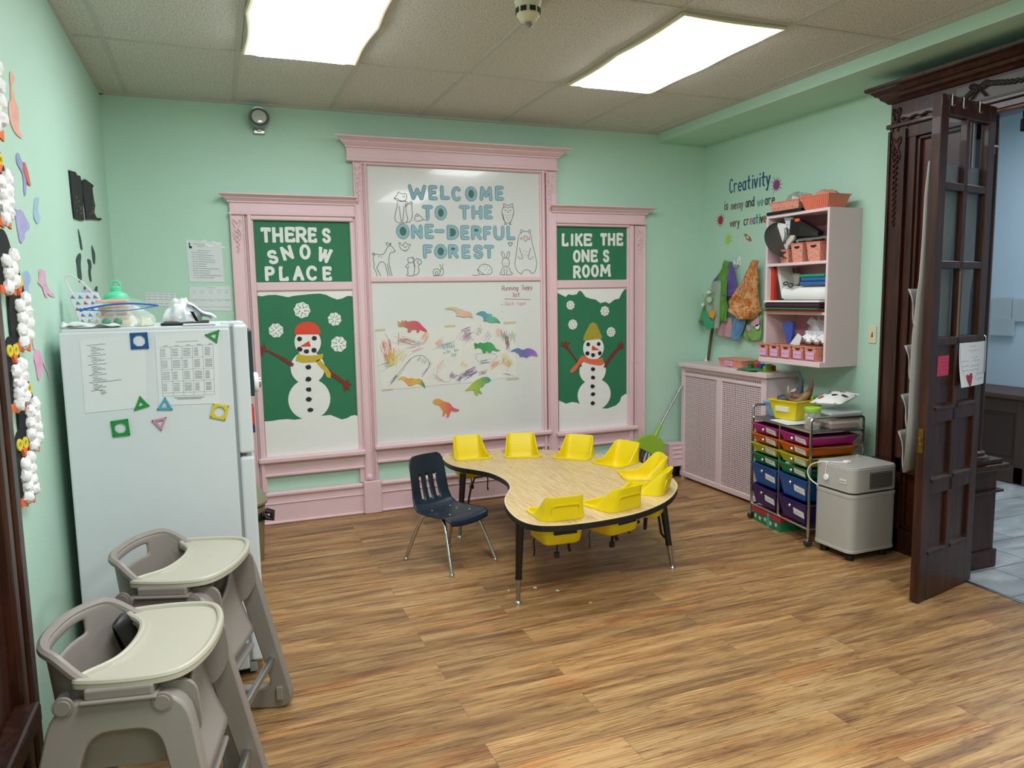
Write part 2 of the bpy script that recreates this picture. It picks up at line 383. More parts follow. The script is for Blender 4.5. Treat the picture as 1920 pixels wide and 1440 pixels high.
# ---------------------------------------------------------------- pink boarded triptych on the back wall
def crown(bm, x0, x1, z0, z1, base, out, ends=(1,1)):
    # stepped crown moulding along X: profile (depth, height), mitred returns
    prof = [(base,0),(base+.012,0),(base+.012,.14),(base+out*.25,.22),(base+out*.45,.45),(base+out*.5,.5),(base+out*.5,.58),(base+out*.8,.78),(base+out*.95,.84),(base+out,.86),(base+out,1),(0,1),(0,0)]
    L = []; Rr = []
    for w_,h in prof:
        z = z0+(z1-z0)*h; e = max(w_-base,0)
        L.append(FB(x0-e*ends[0], z, w_)); Rr.append(FB(x1+e*ends[1], z, w_))
    bm.loops([L,Rr])
def bars(bm, x0, x1, z0, z1, w0, w1, bev=.004): bm.box(x0,x1,z0,z1,w0,w1,bev,fr=FB,seg=1)
def carving(bm, cx, z1, z0, wd, w, fr):
    # applied ornament: ribbon bow on top and a drop of husks below
    for s_ in (-1,1):
        pl = smoothpl([(cx,z1-.05),(cx+s_*wd*.35,z1-.015),(cx+s_*wd*.42,z1-.05),(cx+s_*wd*.1,z1-.075),(cx+s_*wd*.4,z1-.12),(cx+s_*wd*.25,z1-.15)],2)
        bm.tube([fr(u,v,w) for u,v in pl], .0045, 6)
    n = max(4,int((z1-z0-.1)/.03))
    for k in range(n):
        z = z1-.09-(z1-z0-.1)*k/n; q = wd*.27*(1-.55*k/n)
        for s_ in (-1,1):
            bm.ball(fr(cx+s_*q*.55, z+(.006 if s_>0 else -.004), w), 1, (q*.5,q*.4,.010), 7, 5)
        bm.ball(fr(cx, z-.01, w), 1, (q*.4,q*.4,.009), 7, 5)
def pilaster(root, x0, x1, z0, z1, orn, stop):
    b = MB(); bars(b, x0, x1, z0, z1, 0, .034); e = .012
    bars(b, x0, x0+e, z0, z1, .03, .046); bars(b, x1-e, x1, z0, z1, .03, .042)
    if stop: s0,s1 = stop; bars(b, s0, s1, z0, z1, 0, .0275); bars(b, s0+.012, s1-.012, z0, z1, .02, .05)
    b.done('pilaster', M_pink, root)
    if orn:
        c = MB(); cx,zb = orn; carving(c, cx, z1-.01, zb, .062, .038, FB); c.done('carving', M_pink, root, smooth=True)
root = setting('window_1', (.57, D, 0))
pilaster(root, .115, .205, .225, 2.07, (.158,1.80), (.207,.256))
b = MB(); bars(b,.878,.915,.225,2.07,0,.0275); b.done('jamb', M_pink, root)
b = MB(); bars(b,.115,.915,2.075,2.15,0,.036); bars(b,.108,.915,2.066,2.085,.02,.052); bars(b,.23,.90,2.036,2.068,.0,.042,.006); b.done('frieze', M_pink, root)
b = MB(); crown(b, .115,.92, 2.145,2.196, .036,.07,(1,0)); b.done('cornice', M_pink, root)
b = MB(); bars(b,.25,.885,1.575,1.634,0,.03,.008); b.done('middle_rail', M_pink, root)
b = MB(); bars(b,.206,.92,.43,.466,0,.075,.008); b.done('sill', M_pink, root)
b = MB(); bars(b,.228,.915,.335,.43,0,.03); bars(b,.228,.914,.33,.348,.02,.04); b.done('apron', M_pink, root)
root = setting('window_2', (1.65, D, 0))
pilaster(root, .912, .972, .235, 2.44, (.941,2.13), (.974,1.010))
pilaster(root, 2.336, 2.42, .225, 2.44, (2.372,2.13), (2.288,2.332))
b = MB(); bars(b,.87,2.425,2.445,2.535,0,.05); bars(b,.866,2.43,2.436,2.456,.02,.066); bars(b,.97,2.34,2.42,2.44,0,.045,.006); b.done('frieze', M_pink, root)
b = MB(); crown(b, .872,2.423, 2.525,2.59, .05,.085,(1,1)); b.done('cornice', M_pink, root)
b = MB(); bars(b,1.0,2.30,1.627,1.664,0,.03,.007); b.done('middle_rail', M_pink, root)
b = MB(); bars(b,.985,2.355,.455,.488,0,.075,.008); b.done('sill', M_pink, root)
b = MB(); bars(b,1.0,2.34,.362,.455,0,.03); bars(b,1.0,2.34,.355,.375,.02,.04); b.done('apron', M_pink, root)
b = MB(); bars(b,.896,1.022,0,.235,0,.06,.006); b.done('plinth_block', M_pink, root)
b = MB(); b.lathe([(.024,0),(.026,.006),(.018,.012),(.016,.02),(.004,.024)], FB(.944,.258,.034), 12, M=Matrix.Rotation(R(90),3,'X')); b.done('rosette', M_pink, root, smooth=True)
b = MB(); bars(b,2.33,2.44,0,.235,0,.06,.006); b.done('plinth_block', M_pink, root)
root = setting('window_3', (2.8, D, 0))
pilaster(root, 3.10, 3.195, .225, 2.05, (3.145,1.80), (3.035,3.095))
b = MB(); bars(b,2.418,3.195,2.066,2.14,0,.036); bars(b,2.418,3.20,2.056,2.074,.02,.052); bars(b,2.42,3.05,2.036,2.056,0,.042,.006); b.done('frieze', M_pink, root)
b = MB(); crown(b, 2.385,3.195, 2.135,2.186, .036,.07,(.4,1)); b.done('cornice', M_pink, root)
b = MB(); bars(b,2.418,3.045,1.566,1.631,0,.03,.008); b.done('middle_rail', M_pink, root)
b = MB(); bars(b,2.40,3.12,.43,.462,0,.075,.008); b.done('sill', M_pink, root)
b = MB(); bars(b,2.418,3.10,.335,.43,0,.03); bars(b,2.418,3.10,.33,.348,.02,.04); b.done('apron', M_pink, root)
b = MB()
for x0,x1 in ((.115,.90),(1.02,2.335),(2.435,3.40)):
    bars(b,x0,x1,0,.195,0,.028); bars(b,x0,x1,.19,.222,0,.045,.01); bars(b,x0,x1,.138,.145,.02,.036,.003); bars(b,x0,x1,0,.018,.02,.042,.006)
struct('baseboard_back', b, M_pink)
b = MB(); bars(b,XL,.113,0,.15,0,.02); struct('baseboard_back', b, M_pink).name='baseboard_left'
b = MB(); b.box(XR-.02,XR,3.5,5.2,0,.15,.004); struct('baseboard_right', b, M_pink)

# ---------------------------------------------------------------- left: dark door casing
root = setting('door_1', (XL, 1.9, 0))
b = MB()
b.box(2.405,2.455,0,2.35,0,.02,.004,fr=FL); b.box(2.35,2.41,0,2.35,0,.035,.008,fr=FL); b.box(2.28,2.355,0,2.35,0,.022,.004,fr=FL); b.box(2.23,2.285,0,2.35,0,.04,.01,fr=FL); b.box(1.30,1.42,0,2.35,0,.035,.008,fr=FL)
b.box(1.30,2.455,2.35,2.48,0,.035,.008,fr=FL)
b.done('casing', M_dwood, root)
b = MB(); b.box(1.42,2.23,0,2.35,0,.012,fr=FL); b.done('leaf', M_dwood, root)
b = MB(); b.box(1.42,2.24,.40,.46,.01,.075,.01,fr=FL); b.box(1.42,2.24,.34,.40,.01,.05,.01,fr=FL); b.done('rail', M_dwood, root)

# ---------------------------------------------------------------- ceiling fixtures with bulging cloth covers
M_glow = mat('lit_cloth_cover', '#F4F9FF', .8, emit=14)
M_seam = mat('cover_hem', '#D8CFAE', .8)
def fixture(x0, x1, y0, y1, label):
    cx, cy = (x0+x1)/2, (y0+y1)/2
    t = thing('ceiling_light', label, 'ceiling light', (cx,cy,ZC), group='fluorescent lights under cloth covers')
    def f(u,v):
        # slightly scalloped edge between the magnets that hold the cover
        x = x0+(x1-x0)*u; y = y0+(y1-y0)*v
        s = 4*u*(1-u); q = 4*v*(1-v)
        x += (u-.5)*-.035*abs(math.sin(2*PI*v))*abs(u-.5)*2; y += (v-.5)*-.03*abs(math.sin(PI*u))*abs(v-.5)*2
        return (x, y, ZC-.012-.040*min(1,s*2.2)**.6*min(1,q*3)**.6)
    MB().grid(f,16,24).done('cloth_cover', M_glow, t, smooth=True)
    h = MB()
    for u in (0,1): h.tube([f(u,k/24) for k in range(25)], .011, 6)
    for v in (0,1): h.tube([f(k/16,v) for k in range(17)], .009, 6)
    h.done('hem', M_seam, t, smooth=True)
    h = MB(); h.box(x0-.004,x1+.004,y0-.004,y1+.004,ZC-.008,ZC-.001); h.done('frame', M_tbar, t)
fixture(.20,.77,2.98,4.165, 'cloth-covered fluorescent ceiling light over the refrigerator side, left one')
fixture(2.025,2.595,2.98,4.165, 'cloth-covered fluorescent ceiling light near the right soffit, beyond the detector')
t = thing('smoke_detector', 'cream round detector hanging from the ceiling between the two lights', 'detector', (1.315,3.09,ZC))
M_cream = mat('cream_plastic', '#D9D2B8', .45)
b = MB(); b.lathe([(.055,ZC),(.06,ZC-.012),(.052,ZC-.03),(.05,ZC-.034)], (1.315,3.09,0), 24); b.done('base', M_cream, t, smooth=True)
b = MB(); b.lathe([(.050,ZC-.034),(.050,ZC-.066),(.046,ZC-.07),(.034,ZC-.088),(.022,ZC-.094)], (1.315,3.09,0), 24); b.done('body', M_cream, t, smooth=True)
b = MB()
for k in range(8):
    a = 2*PI*k/8; c,s_ = math.cos(a), math.sin(a)
    b.box(-.013,.013,-.002,.003,ZC-.060,ZC-.040,fr=lambda x,y,z:(1.315+c*(.05+y)-s_*x, 3.09+s_*(.05+y)+c*x, z))
b.done('vent_slot', M_black, t)
b = MB(); b.lathe([(.016,ZC-.094),(.018,ZC-.108),(.012,ZC-.116),(.003,ZC-.117)], (1.315,3.09,0), 14); b.done('sensor_tip', M_steel, t, smooth=True)
ex, ez = .325, 2.655
t = thing('emergency_spotlight', 'small chrome emergency spotlight high on the green back wall', 'spotlight', (ex,D,ez))
b = MB(); b.box(ex-.035,ex+.035,ez-.075,ez-.05,0,.03,.004,fr=FB); b.box(ex-.012,ex+.012,ez-.06,ez-.03,.0,.045,.003,fr=FB); b.done('bracket', M_steel, t)
Mx = Matrix.Rotation(R(78),3,'X')
b = MB(); b.lathe([(.02,-.075),(.05,-.06),(.062,-.03),(.064,.0),(.064,.012),(.056,.012)], (ex,D-.085,ez+.015), 24, M=Mx); b.done('lamp_housing', mat('grey_housing','#8C9490',.3,.6), t, smooth=True)
b = MB(); b.lathe([(.055,.008),(.03,.018),(.005,.022)], (ex,D-.085,ez+.015), 20, M=Mx); b.done('lens', mat('lamp_lens','#C8CCC4',.1,.0,coat=.8), t, smooth=True)
b = MB(); b.lathe([(.064,.005),(.066,.010),(.064,.015),(.056,.012)], (ex,D-.085,ez+.015), 24, M=Mx); b.done('rim', M_steel, t, smooth=True)

# pink grille box in the corner at floor level
t = thing('baseboard_heater', 'short pink slotted heater box at floor level in the back corner', 'heater', (3.453,D,0))
b = MB(); b.box(3.384,3.522,.10,.292,.03,.11,.006,fr=FB); b.box(3.384,3.40,0,.1,.03,.1,.003,fr=FB); b.box(3.38,3.524,.278,.296,.028,.116,.004,fr=FB); b.done('casing', M_pink, t)
b = MB()
for k in range(3): b.box(3.412,3.506,.165+k*.038,.183+k*.038,.10,.117,.007,fr=FB)
b.done('grille', M_pink, t)
b = MB(); b.box(3.40,3.52,.0,.10,.035,.05,fr=FB); b.done('toe_space', M_black, t)

# ================================================================ lettering
def _g(): 
    D_ = {}
    D_['A']=[[(0,0),(.5,1),(1,0)],[(.22,.36),(.78,.36)]]
    D_['C']=[arc(.52,.5,.52,.5,48,312,16)]
    D_['D']=[[(0,0),(0,1)],[(0,1),(.35,1)]+arc(.4,.5,.6,.5,90,-90,14)+[(0,0)]]
    D_['E']=[[(1,1),(0,1),(0,0),(1,0)],[(0,.52),(.82,.52)]]
    D_['F']=[[(1,1),(0,1),(0,0)],[(0,.52),(.8,.52)]]
    D_['H']=[[(0,0),(0,1)],[(1,0),(1,1)],[(0,.5),(1,.5)]]
    D_['I']=[[(.5,0),(.5,1)]]
    D_['K']=[[(0,0),(0,1)],[(1,1),(0,.42)],[(.35,.62),(1,0)]]
    D_['L']=[[(0,1),(0,0),(1,0)]]
    D_['M']=[[(0,0),(.1,1),(.5,.3),(.9,1),(1,0)]]
    D_['N']=[[(0,0),(0,1),(1,0),(1,1)]]
    D_['O']=[arc(.5,.5,.5,.5,90,450,22)]
    D_['P']=[[(0,0),(0,1),(.5,1)]+arc(.6,.74,.4,.26,90,-90,10)+[(0,.48)]]
    D_['R']=[[(0,0),(0,1),(.5,1)]+arc(.55,.74,.4,.26,90,-90,10)+[(0,.48)],[(.45,.48),(1,0)]]
    D_['S']=[smoothpl([(.95,.84),(.75,1),(.25,1),(.04,.86),(.04,.66),(.3,.54),(.7,.48),(.97,.34),(.97,.14),(.72,0),(.25,0),(.03,.17)],2)]
    D_['T']=[[(0,1),(1,1)],[(.5,1),(.5,0)]]
    D_['U']=[[(0,1),(0,.42)]+arc(.5,.42,.5,.42,180,360,12)+[(1,1)]]
    D_['W']=[[(0,1),(.22,0),(.5,.75),(.78,0),(1,1)]]
    D_['-']=[[(0,.5),(1,.5)]]
    D_['Y']=[[(0,1),(.5,.5),(1,1)],[(.5,.5),(.5,0)]]
    # lower case, x-height .62
    x=.62
    D_['a']=[arc(.45,x/2,.42,x/2,60,400,14),[(.9,x),(.9,.05),(1,0)]]
    D_['b']=[[(0,1),(0,0)],arc(.45,x/2,.42,x/2,180,-180,14)]
    D_['c']=[arc(.5,x/2,.5,x/2,50,310,12)]
    D_['d']=[arc(.45,x/2,.42,x/2,0,360,14),[(.9,1),(.9,0)]]
    D_['e']=[[(.05,x*.5),(.95,x*.5)]+arc(.5,x/2,.46,x/2,0,310,14)]
    D_['g']=[arc(.45,x/2,.42,x/2,0,360,14),[(.9,x),(.88,-.2),(.5,-.36),(.1,-.22)]]
    D_['i']=[[(.5,x),(.5,0)],[(.5,.86),(.52,.9)]]
    D_['k']=[[(0,1),(0,0)],[(.8,x),(.05,.25)],[(.3,.4),(.9,0)]]
    D_['l']=[[(.5,1),(.5,0)]]
    D_['m']=[[(0,x),(0,0)],[(0,.4)]+arc(.25,.42,.25,.2,180,0,6)+[(.5,0)],[(.5,.4)]+arc(.75,.42,.25,.2,180,0,6)+[(1,0)]]
    D_['n']=[[(0,x),(0,0)],[(0,.35)]+arc(.45,.38,.45,.24,180,0,8)+[(.9,0)]]
    D_['p']=[[(0,x),(0,-.35)],arc(.45,x/2,.42,x/2,180,-180,14)]
    D_['r']=[[(.1,x),(.1,0)],[(.1,.35)]+arc(.5,.36,.4,.26,180,50,8)]
    D_['s']=[smoothpl([(.9,.54),(.6,x),(.2,.56),(.15,.40),(.8,.24),(.85,.08),(.5,0),(.08,.07)],2)]
    D_['t']=[[(.45,.95),(.45,.1),(.8,0)],[(.1,x),(.85,x)]]
    D_['u']=[[(0,x),(0,.2)]+arc(.4,.22,.4,.22,180,360,8),[(.82,x),(.82,0)]]
    D_['v']=[[(0,x),(.45,0),(.9,x)]]
    D_['w']=[[(0,x),(.25,0),(.5,.5),(.75,0),(1,x)]]
    D_['y']=[[(0,x),(.45,.05)],[(.95,x),(.3,-.35),(.05,-.3)]]
    D_['.']=[[(.45,.0),(.5,.02)]]
    return D_
GL = _g()
SERIF = {'T':[(.5,0),(0,.9,'v'),(1,.9,'v')],'H':[(0,0),(1,0),(0,1),(1,1)],'E':[(.1,0),(.1,1),(1,.88,'v'),(1,.12,'v')],'R':[(0,0),(1,0),(0,1)],'N':[(0,0),(0,1),(1,1)],'P':[(.05,0),(0,1)],'L':[(.1,1),(.05,0),(1,.12,'v')],
         'A':[(0,0),(1,0)],'I':[(.5,0),(.5,1)],'K':[(0,0),(1,0),(0,1),(1,1)],'W':[(0,1),(.5,.9),(1,1)],'M':[(0,0),(1,0),(.06,1),(.94,1)],'F':[(0,0)],'C':[(.93,.8,'v')],'S':[(.93,.84,'v'),(.05,.15,'v')]}
def xf(pl, cx, cy, w, h, rot=0):
    c, s = math.cos(R(rot)), math.sin(R(rot)); o = []
    for u,v in pl:
        x, y = (u-.5)*w, (v-.5)*h; o.append((cx+x*c-y*s, cy+x*s+y*c))
    return o
def glyph(bm, ch, cx, cy, w, h, wd, fr, w0, w1, rot=0, slab=False, flat=False):
    for pl in GL[ch]:
        q = xf(pl, cx, cy, w-wd, h-wd if ch!='-' else h, rot)
        if flat: bm.line(q, wd, fr, w0)
        else: bm.stroke(q, wd, fr, w0, w1, 4)
    if slab:
        for s in SERIF.get(ch,()):
            L = .21 if len(s)==2 else .12
            pl = [(s[0]-L*h/w*.75,s[1]),(s[0]+L*h/w*.75,s[1])] if len(s)==2 else [(s[0],s[1]-L),(s[0],s[1]+L)]
            q = xf(pl, cx, cy, w-wd, h-wd, rot); a,b2 = V(q[0]),V(q[1]); d = (b2-a).normalized(); n = V((-d.y,d.x))*wd*.40
            bm._k = getattr(bm,'_k',0)+1; bm.prism([tuple(a-n),tuple(b2-n),tuple(b2+n),tuple(a+n)], fr, w0, w1+bm._k*1.2e-4)
def write(bm, text, x, y, h, wd, fr, w, adv=.62, slant=0, rot=0):
    # small handwriting as flat strokes; x,y = start of the baseline
    c, s = math.cos(R(rot)), math.sin(R(rot)); px_ = 0
    for ch in text:
        a = h*adv*(.5 if ch in 'il.' else (1.35 if ch in 'mwWM' else 1))
        if ch in GL:
            for pl in GL[ch]:
                q = [(px_+u*a*.78+slant*v*h, v*h) for u,v in pl]
                bm.line([(x+u*c-v*s, y+u*s+v*c) for u,v in q], wd, fr, w)
        px_ += a
    return px_
def scribble_text(bm, x0, x1, y, h, wd, fr, w, words=3, rnd=random):
    # unreadable small print: broken dashes
    x = x0
    while x < x1-1e-4:
        L = min((x1-x0)/words*(.5+.6*rnd.random()), x1-x)
        n = max(2,int(L/(h*.5))); pl = [(x+L*k/n, y+(h*.35 if k%2 else -h*.35)*(.5+.5*rnd.random())) for k in range(n+1)]
        bm.line(pl, wd, fr, w); x += L+h*.9
ORD = ['first','second','third','fourth','fifth']

# ================================================================ boards and coloured paper
M_board = mat('whiteboard', '#DCDDDA', .16, coat=.3)
M_green = mat('green_craft_paper', '#2A7450', .7, var=.05, vs=3)
def sheet(name, x0, x1, z0, z1, w0, w1, m, label, cat, group=None, fr=FB):
    return tag(MB().box(x0,x1,z0,z1,w0,w1,fr=fr).done(name, m), label, cat, group)
sheet('whiteboard', 1.0,2.30,1.655,2.43,.001,.014, M_board, 'upper whiteboard with the blue welcome lettering', 'whiteboard')
sheet('whiteboard', 1.0,2.30,.48,1.64,.001,.014, M_board, 'lower whiteboard with the scribbled banner and dinosaurs', 'whiteboard')
G = 'green paper panels in the pink frames'
sheet('green_paper', .245,.885,1.62,2.05,.001,.014, M_green, 'dark green paper behind the white words THERES SNOW PLACE', 'paper')
sheet('green_paper', .245,.885,.45,1.585,.001,.014, M_green, 'tall green paper behind the snowman with red hat', 'paper')
sheet('green_paper', 2.415,3.045,1.62,2.05,.001,.014, M_green, 'dark green paper behind the white words LIKE THE ONES ROOM', 'paper')
sheet('green_paper', 2.415,3.045,.44,1.575,.001,.014, M_green, 'tall green paper behind the snowman with yellow hat', 'paper')
def cut(name, poly, w0, w1, m, label=None, cat=None, group=None, parent=None, fr=FB, wiggle=0):
    b = MB(); b.prism(poly, fr, w0, w1); o = b.done(name, m, parent)
    return tag(o, label, cat, group) if label else o
# snow drifts
cut('paper_snow', [(0.261,1.584),(0.259,1.547),(0.288,1.543),(0.326,1.551),(0.373,1.552),(0.42,1.542),(0.453,1.535),(0.487,1.543),(0.545,1.549),(0.603,1.554),(0.662,1.556),(0.701,1.547),(0.739,1.527),(0.774,1.514),(0.809,1.521),(0.84,1.536),(0.865,1.537),(0.882,1.53),(0.884,1.576)], .014,.016, M_white, 'white paper snow edge hanging above the snowman with red hat','paper snow')
cut('paper_snow', [(0.259,0.71),(0.306,0.71),(0.349,0.715),(0.407,0.715),(0.45,0.707),(0.504,0.71),(0.583,0.711),(0.643,0.721),(0.694,0.722),(0.733,0.703),(0.768,0.685),(0.804,0.691),(0.835,0.706),(0.861,0.709),(0.88,0.7),(0.883,0.467),(0.259,0.455)], .0195,.021, M_white, 'white paper snow ground below the snowman with red hat','paper snow')
cut('paper_snow', [(2.431,1.57),(2.43,1.535),(2.463,1.521),(2.501,1.504),(2.523,1.524),(2.561,1.517),(2.595,1.523),(2.615,1.55),(2.638,1.543),(2.672,1.501),(2.715,1.487),(2.761,1.479),(2.8,1.451),(2.848,1.46),(2.879,1.445),(2.927,1.476),(2.967,1.483),(2.991,1.524),(3.015,1.555),(3.042,1.559),(3.042,1.566)], .014,.016, M_white, 'white paper snow edge hanging above the snowman with yellow hat','paper snow')
cut('paper_snow', [(2.432,0.706),(2.463,0.693),(2.493,0.677),(2.547,0.687),(2.593,0.677),(2.632,0.66),(2.711,0.641),(2.774,0.622),(2.862,0.613),(2.935,0.632),(2.97,0.659),(2.987,0.701),(3.024,0.72),(3.047,0.711),(3.046,0.441),(2.432,0.434)], .0195,.021, M_white, 'white paper snow ground below the snowman with yellow hat','paper snow')
# cut letters
M_letter = mat('white_card', '#E6E7E2', .65)
def letters(rows, label_of, m, wd, group, slab=True, name='cut_letter', style='white'):
    for word, items in rows:
        seen = {}
        for ch, bx_, rot in items:
            (x0,z0),(x1,z1) = bx_; h, w_ = z1-z0, x1-x0
            seen[ch] = seen.get(ch,0)+1
            tot = sum(1 for q in items if q[0]==ch)
            nm = 'dash' if ch=='-' else 'letter '+ch
            lab = label_of.format(('%s %s'%(ORD[seen[ch]-1],nm)) if tot>1 else nm, word)
            cx, cz = (x0+x1)/2, (z0+z1)/2
            if rot: h *= .9; w_ *= .9
            if style=='white':
                b = MB(); glyph(b, ch, cx, cz, max(w_*.93,wd*1.9), h, wd, FB, .0142,.0162, rot, slab); o = b.done(name, m)
            else:
                b = MB(); glyph(b, ch, cx, cz, w_, h, wd*1.0, FB, .0142,.0155, rot); o = b.done(name, m[0])
                tag(o, lab, 'letter', group)
                f = MB()
                for pl in GL[ch]: f.stroke(xf(pl,cx,cz,w_-wd,(h-wd) if ch!='-' else h,rot), wd*.72, FB, .0150,.0163, 4)
                f.done('face', m[1], o)
                if ch in 'ODR':
                    hole = GL['O'][0] if ch=='O' else (GL['D'][1] if ch=='D' else [(0,1),(.5,1)]+arc(.55,.74,.4,.26,90,-90,10)+[(0,.48)])
                    g = MB(); g.prism(xf(hole[:-1] if ch=='O' else hole, cx, cz, w_-wd*1.3, h-wd*1.3, rot), FB, .0141,.0147); g.done('backing', m[2], o)
            tag(o, lab, 'letter', group)
L_ = 'white slab {} of the word {} on green paper'
letters([('THERES',[('T',[(0.296,1.891),(0.368,1.991)],0),('H',[(0.369,1.892),(0.443,1.994)],0),('E',[(0.449,1.895),(0.521,1.997)],0),('R',[(0.519,1.893),(0.597,1.999)],0),('E',[(0.597,1.894),(0.662,1.996)],0),('S',[(0.689,1.892),(0.753,1.993)],0)]),
 ('SNOW',[('S',[(0.329,1.747),(0.407,1.851)],12),('N',[(0.417,1.774),(0.503,1.879)],14),('O',[(0.537,1.783),(0.615,1.885)],0),('W',[(0.648,1.757),(0.757,1.868)],-14)]),
 ('PLACE',[('P',[(0.31,1.642),(0.378,1.739)],0),('L',[(0.399,1.641),(0.466,1.74)],0),('A',[(0.487,1.643),(0.565,1.742)],0),('C',[(0.573,1.642),(0.656,1.744)],0),('E',[(0.681,1.641),(0.749,1.738)],0)])],
 L_, M_letter, .0215, 'white letters on the left green panel')
letters([('LIKE',[('L',[(2.47,1.886),(2.532,1.985)],0),('I',[(2.539,1.887),(2.579,1.983)],0),('K',[(2.582,1.887),(2.651,1.986)],0),('E',[(2.655,1.889),(2.734,1.986)],0)]),
 ('THE',[('T',[(2.799,1.894),(2.863,1.99)],0),('H',[(2.866,1.893),(2.935,1.993)],0),('E',[(2.942,1.894),(3.007,1.994)],0)]),
 ('ONES',[('O',[(2.563,1.763),(2.634,1.861)],0),('N',[(2.636,1.766),(2.71,1.864)],0),('E',[(2.715,1.766),(2.782,1.864)],0),('S',[(2.822,1.765),(2.883,1.864)],0)]),
 ('ROOM',[('R',[(2.564,1.644),(2.635,1.743)],0),('O',[(2.639,1.648),(2.713,1.75)],0),('O',[(2.717,1.651),(2.79,1.75)],0),('M',[(2.795,1.654),(2.896,1.752)],0)])],
 L_, M_letter, .0205, 'white letters on the right green panel')
MW = (mat('slate_blue_card','#56808C',.6), mat('pale_blue_card','#8DB4BF',.6,var=.05,vs=30), mat('moss_card','#476B5B',.6))
letters([('WELCOME',[('W',[(1.292,2.195),(1.424,2.303)],0),('E',[(1.439,2.199),(1.506,2.303)],0),('L',[(1.524,2.204),(1.596,2.306)],0),('C',[(1.607,2.196),(1.685,2.301)],0),('O',[(1.71,2.199),(1.801,2.305)],0),('M',[(1.819,2.205),(1.919,2.31)],0),('E',[(1.939,2.211),(2.008,2.317)],0)]),
 ('TO',[('T',[(1.388,2.061),(1.469,2.165)],0),('O',[(1.48,2.061),(1.57,2.166)],0)]),
 ('THE',[('T',[(1.66,2.069),(1.744,2.172)],0),('H',[(1.755,2.072),(1.839,2.173)],0),('E',[(1.851,2.076),(1.919,2.179)],0)]),
 ('ONE-DERFUL',[('O',[(1.199,1.925),(1.295,2.034)],0),('N',[(1.305,1.928),(1.388,2.029)],0),('E',[(1.404,1.929),(1.472,2.035)],0),('-',[(1.473,1.971),(1.55,2.0)],0),('D',[(1.565,1.925),(1.657,2.03)],0),('E',[(1.668,1.926),(1.737,2.03)],0),('R',[(1.749,1.925),(1.832,2.029)],0),('F',[(1.84,1.924),(1.907,2.027)],0),('U',[(1.92,1.924),(2.007,2.032)],0),('L',[(2.023,1.928),(2.094,2.033)],0)]),
 ('FOREST',[('F',[(1.386,1.791),(1.459,1.891)],0),('O',[(1.469,1.79),(1.564,1.895)],0),('R',[(1.571,1.792),(1.651,1.894)],0),('E',[(1.673,1.791),(1.743,1.893)],0),('S',[(1.761,1.79),(1.84,1.893)],0),('T',[(1.842,1.792),(1.925,1.892)],0)])],
 'pale blue {} of the word {} on the whiteboard', MW, .0265, 'blue welcome letters', False, style='blue')

# ================================================================ line drawings on the upper board
def drawing(name, label, pls, wd=.0034, extra=()):
    b = MB()
    for pl in pls: b.line(smoothpl(pl,2) if len(pl)>2 else pl, wd, FB, .0146)
    o = b.done(name, M_ink); tag(o, label, 'drawing', 'animal line drawings on the whiteboard')
    for nm, poly, m in extra: cut(nm, poly, .0143,.0147, m, parent=o)
M_cheek = mat('pink_blush','#D98A90',.7)
drawing('fox_drawing','black line drawing of a sitting fox left of the word WELCOME',[
 [(1.192,2.202),(1.217,2.23),(1.224,2.251),(1.235,2.239),(1.262,2.236),(1.279,2.238),(1.283,2.22),(1.278,2.195),(1.252,2.181),(1.239,2.183),(1.213,2.191),(1.192,2.202)],
 [(1.192,2.202),(1.214,2.205),(1.226,2.193),(1.24,2.185),(1.261,2.19),(1.279,2.186),(1.29,2.177),(1.268,2.153)],
 [(1.213,2.184),(1.216,2.164),(1.197,2.101),(1.192,2.059),(1.208,2.038),(1.238,2.036),(1.238,2.047)],[(1.269,2.186),(1.272,2.153),(1.275,2.103),(1.287,2.061),(1.273,2.04),(1.247,2.037)],
 [(1.225,2.151),(1.231,2.101),(1.238,2.043)],[(1.261,2.152),(1.256,2.102),(1.247,2.039)],
 [(1.272,2.144),(1.29,2.17),(1.32,2.194),(1.316,2.154),(1.32,2.087),(1.303,2.044),(1.273,2.04)],[(1.296,2.174),(1.305,2.164),(1.316,2.177)],[(1.253,2.215),(1.261,2.219),(1.27,2.216)]],
 extra=[('nose',[(q[0],q[1]) for q in xf(arc(.5,.5,.5,.5,0,330,11),*[(1.24,2.185)][0],.010,.008)],M_ink)])
drawing('mouse_drawing','small line drawing of a mouse beside the word TO',[
 [(1.335,2.055),(1.332,2.074),(1.343,2.092),(1.347,2.102),(1.362,2.1),(1.371,2.088),(1.388,2.08),(1.392,2.061),(1.379,2.053),(1.339,2.052)],[(1.343,2.092),(1.353,2.083),(1.367,2.092)],[(1.388,2.063),(1.405,2.062),(1.432,2.054)],[(1.339,2.07),(1.342,2.069)]])
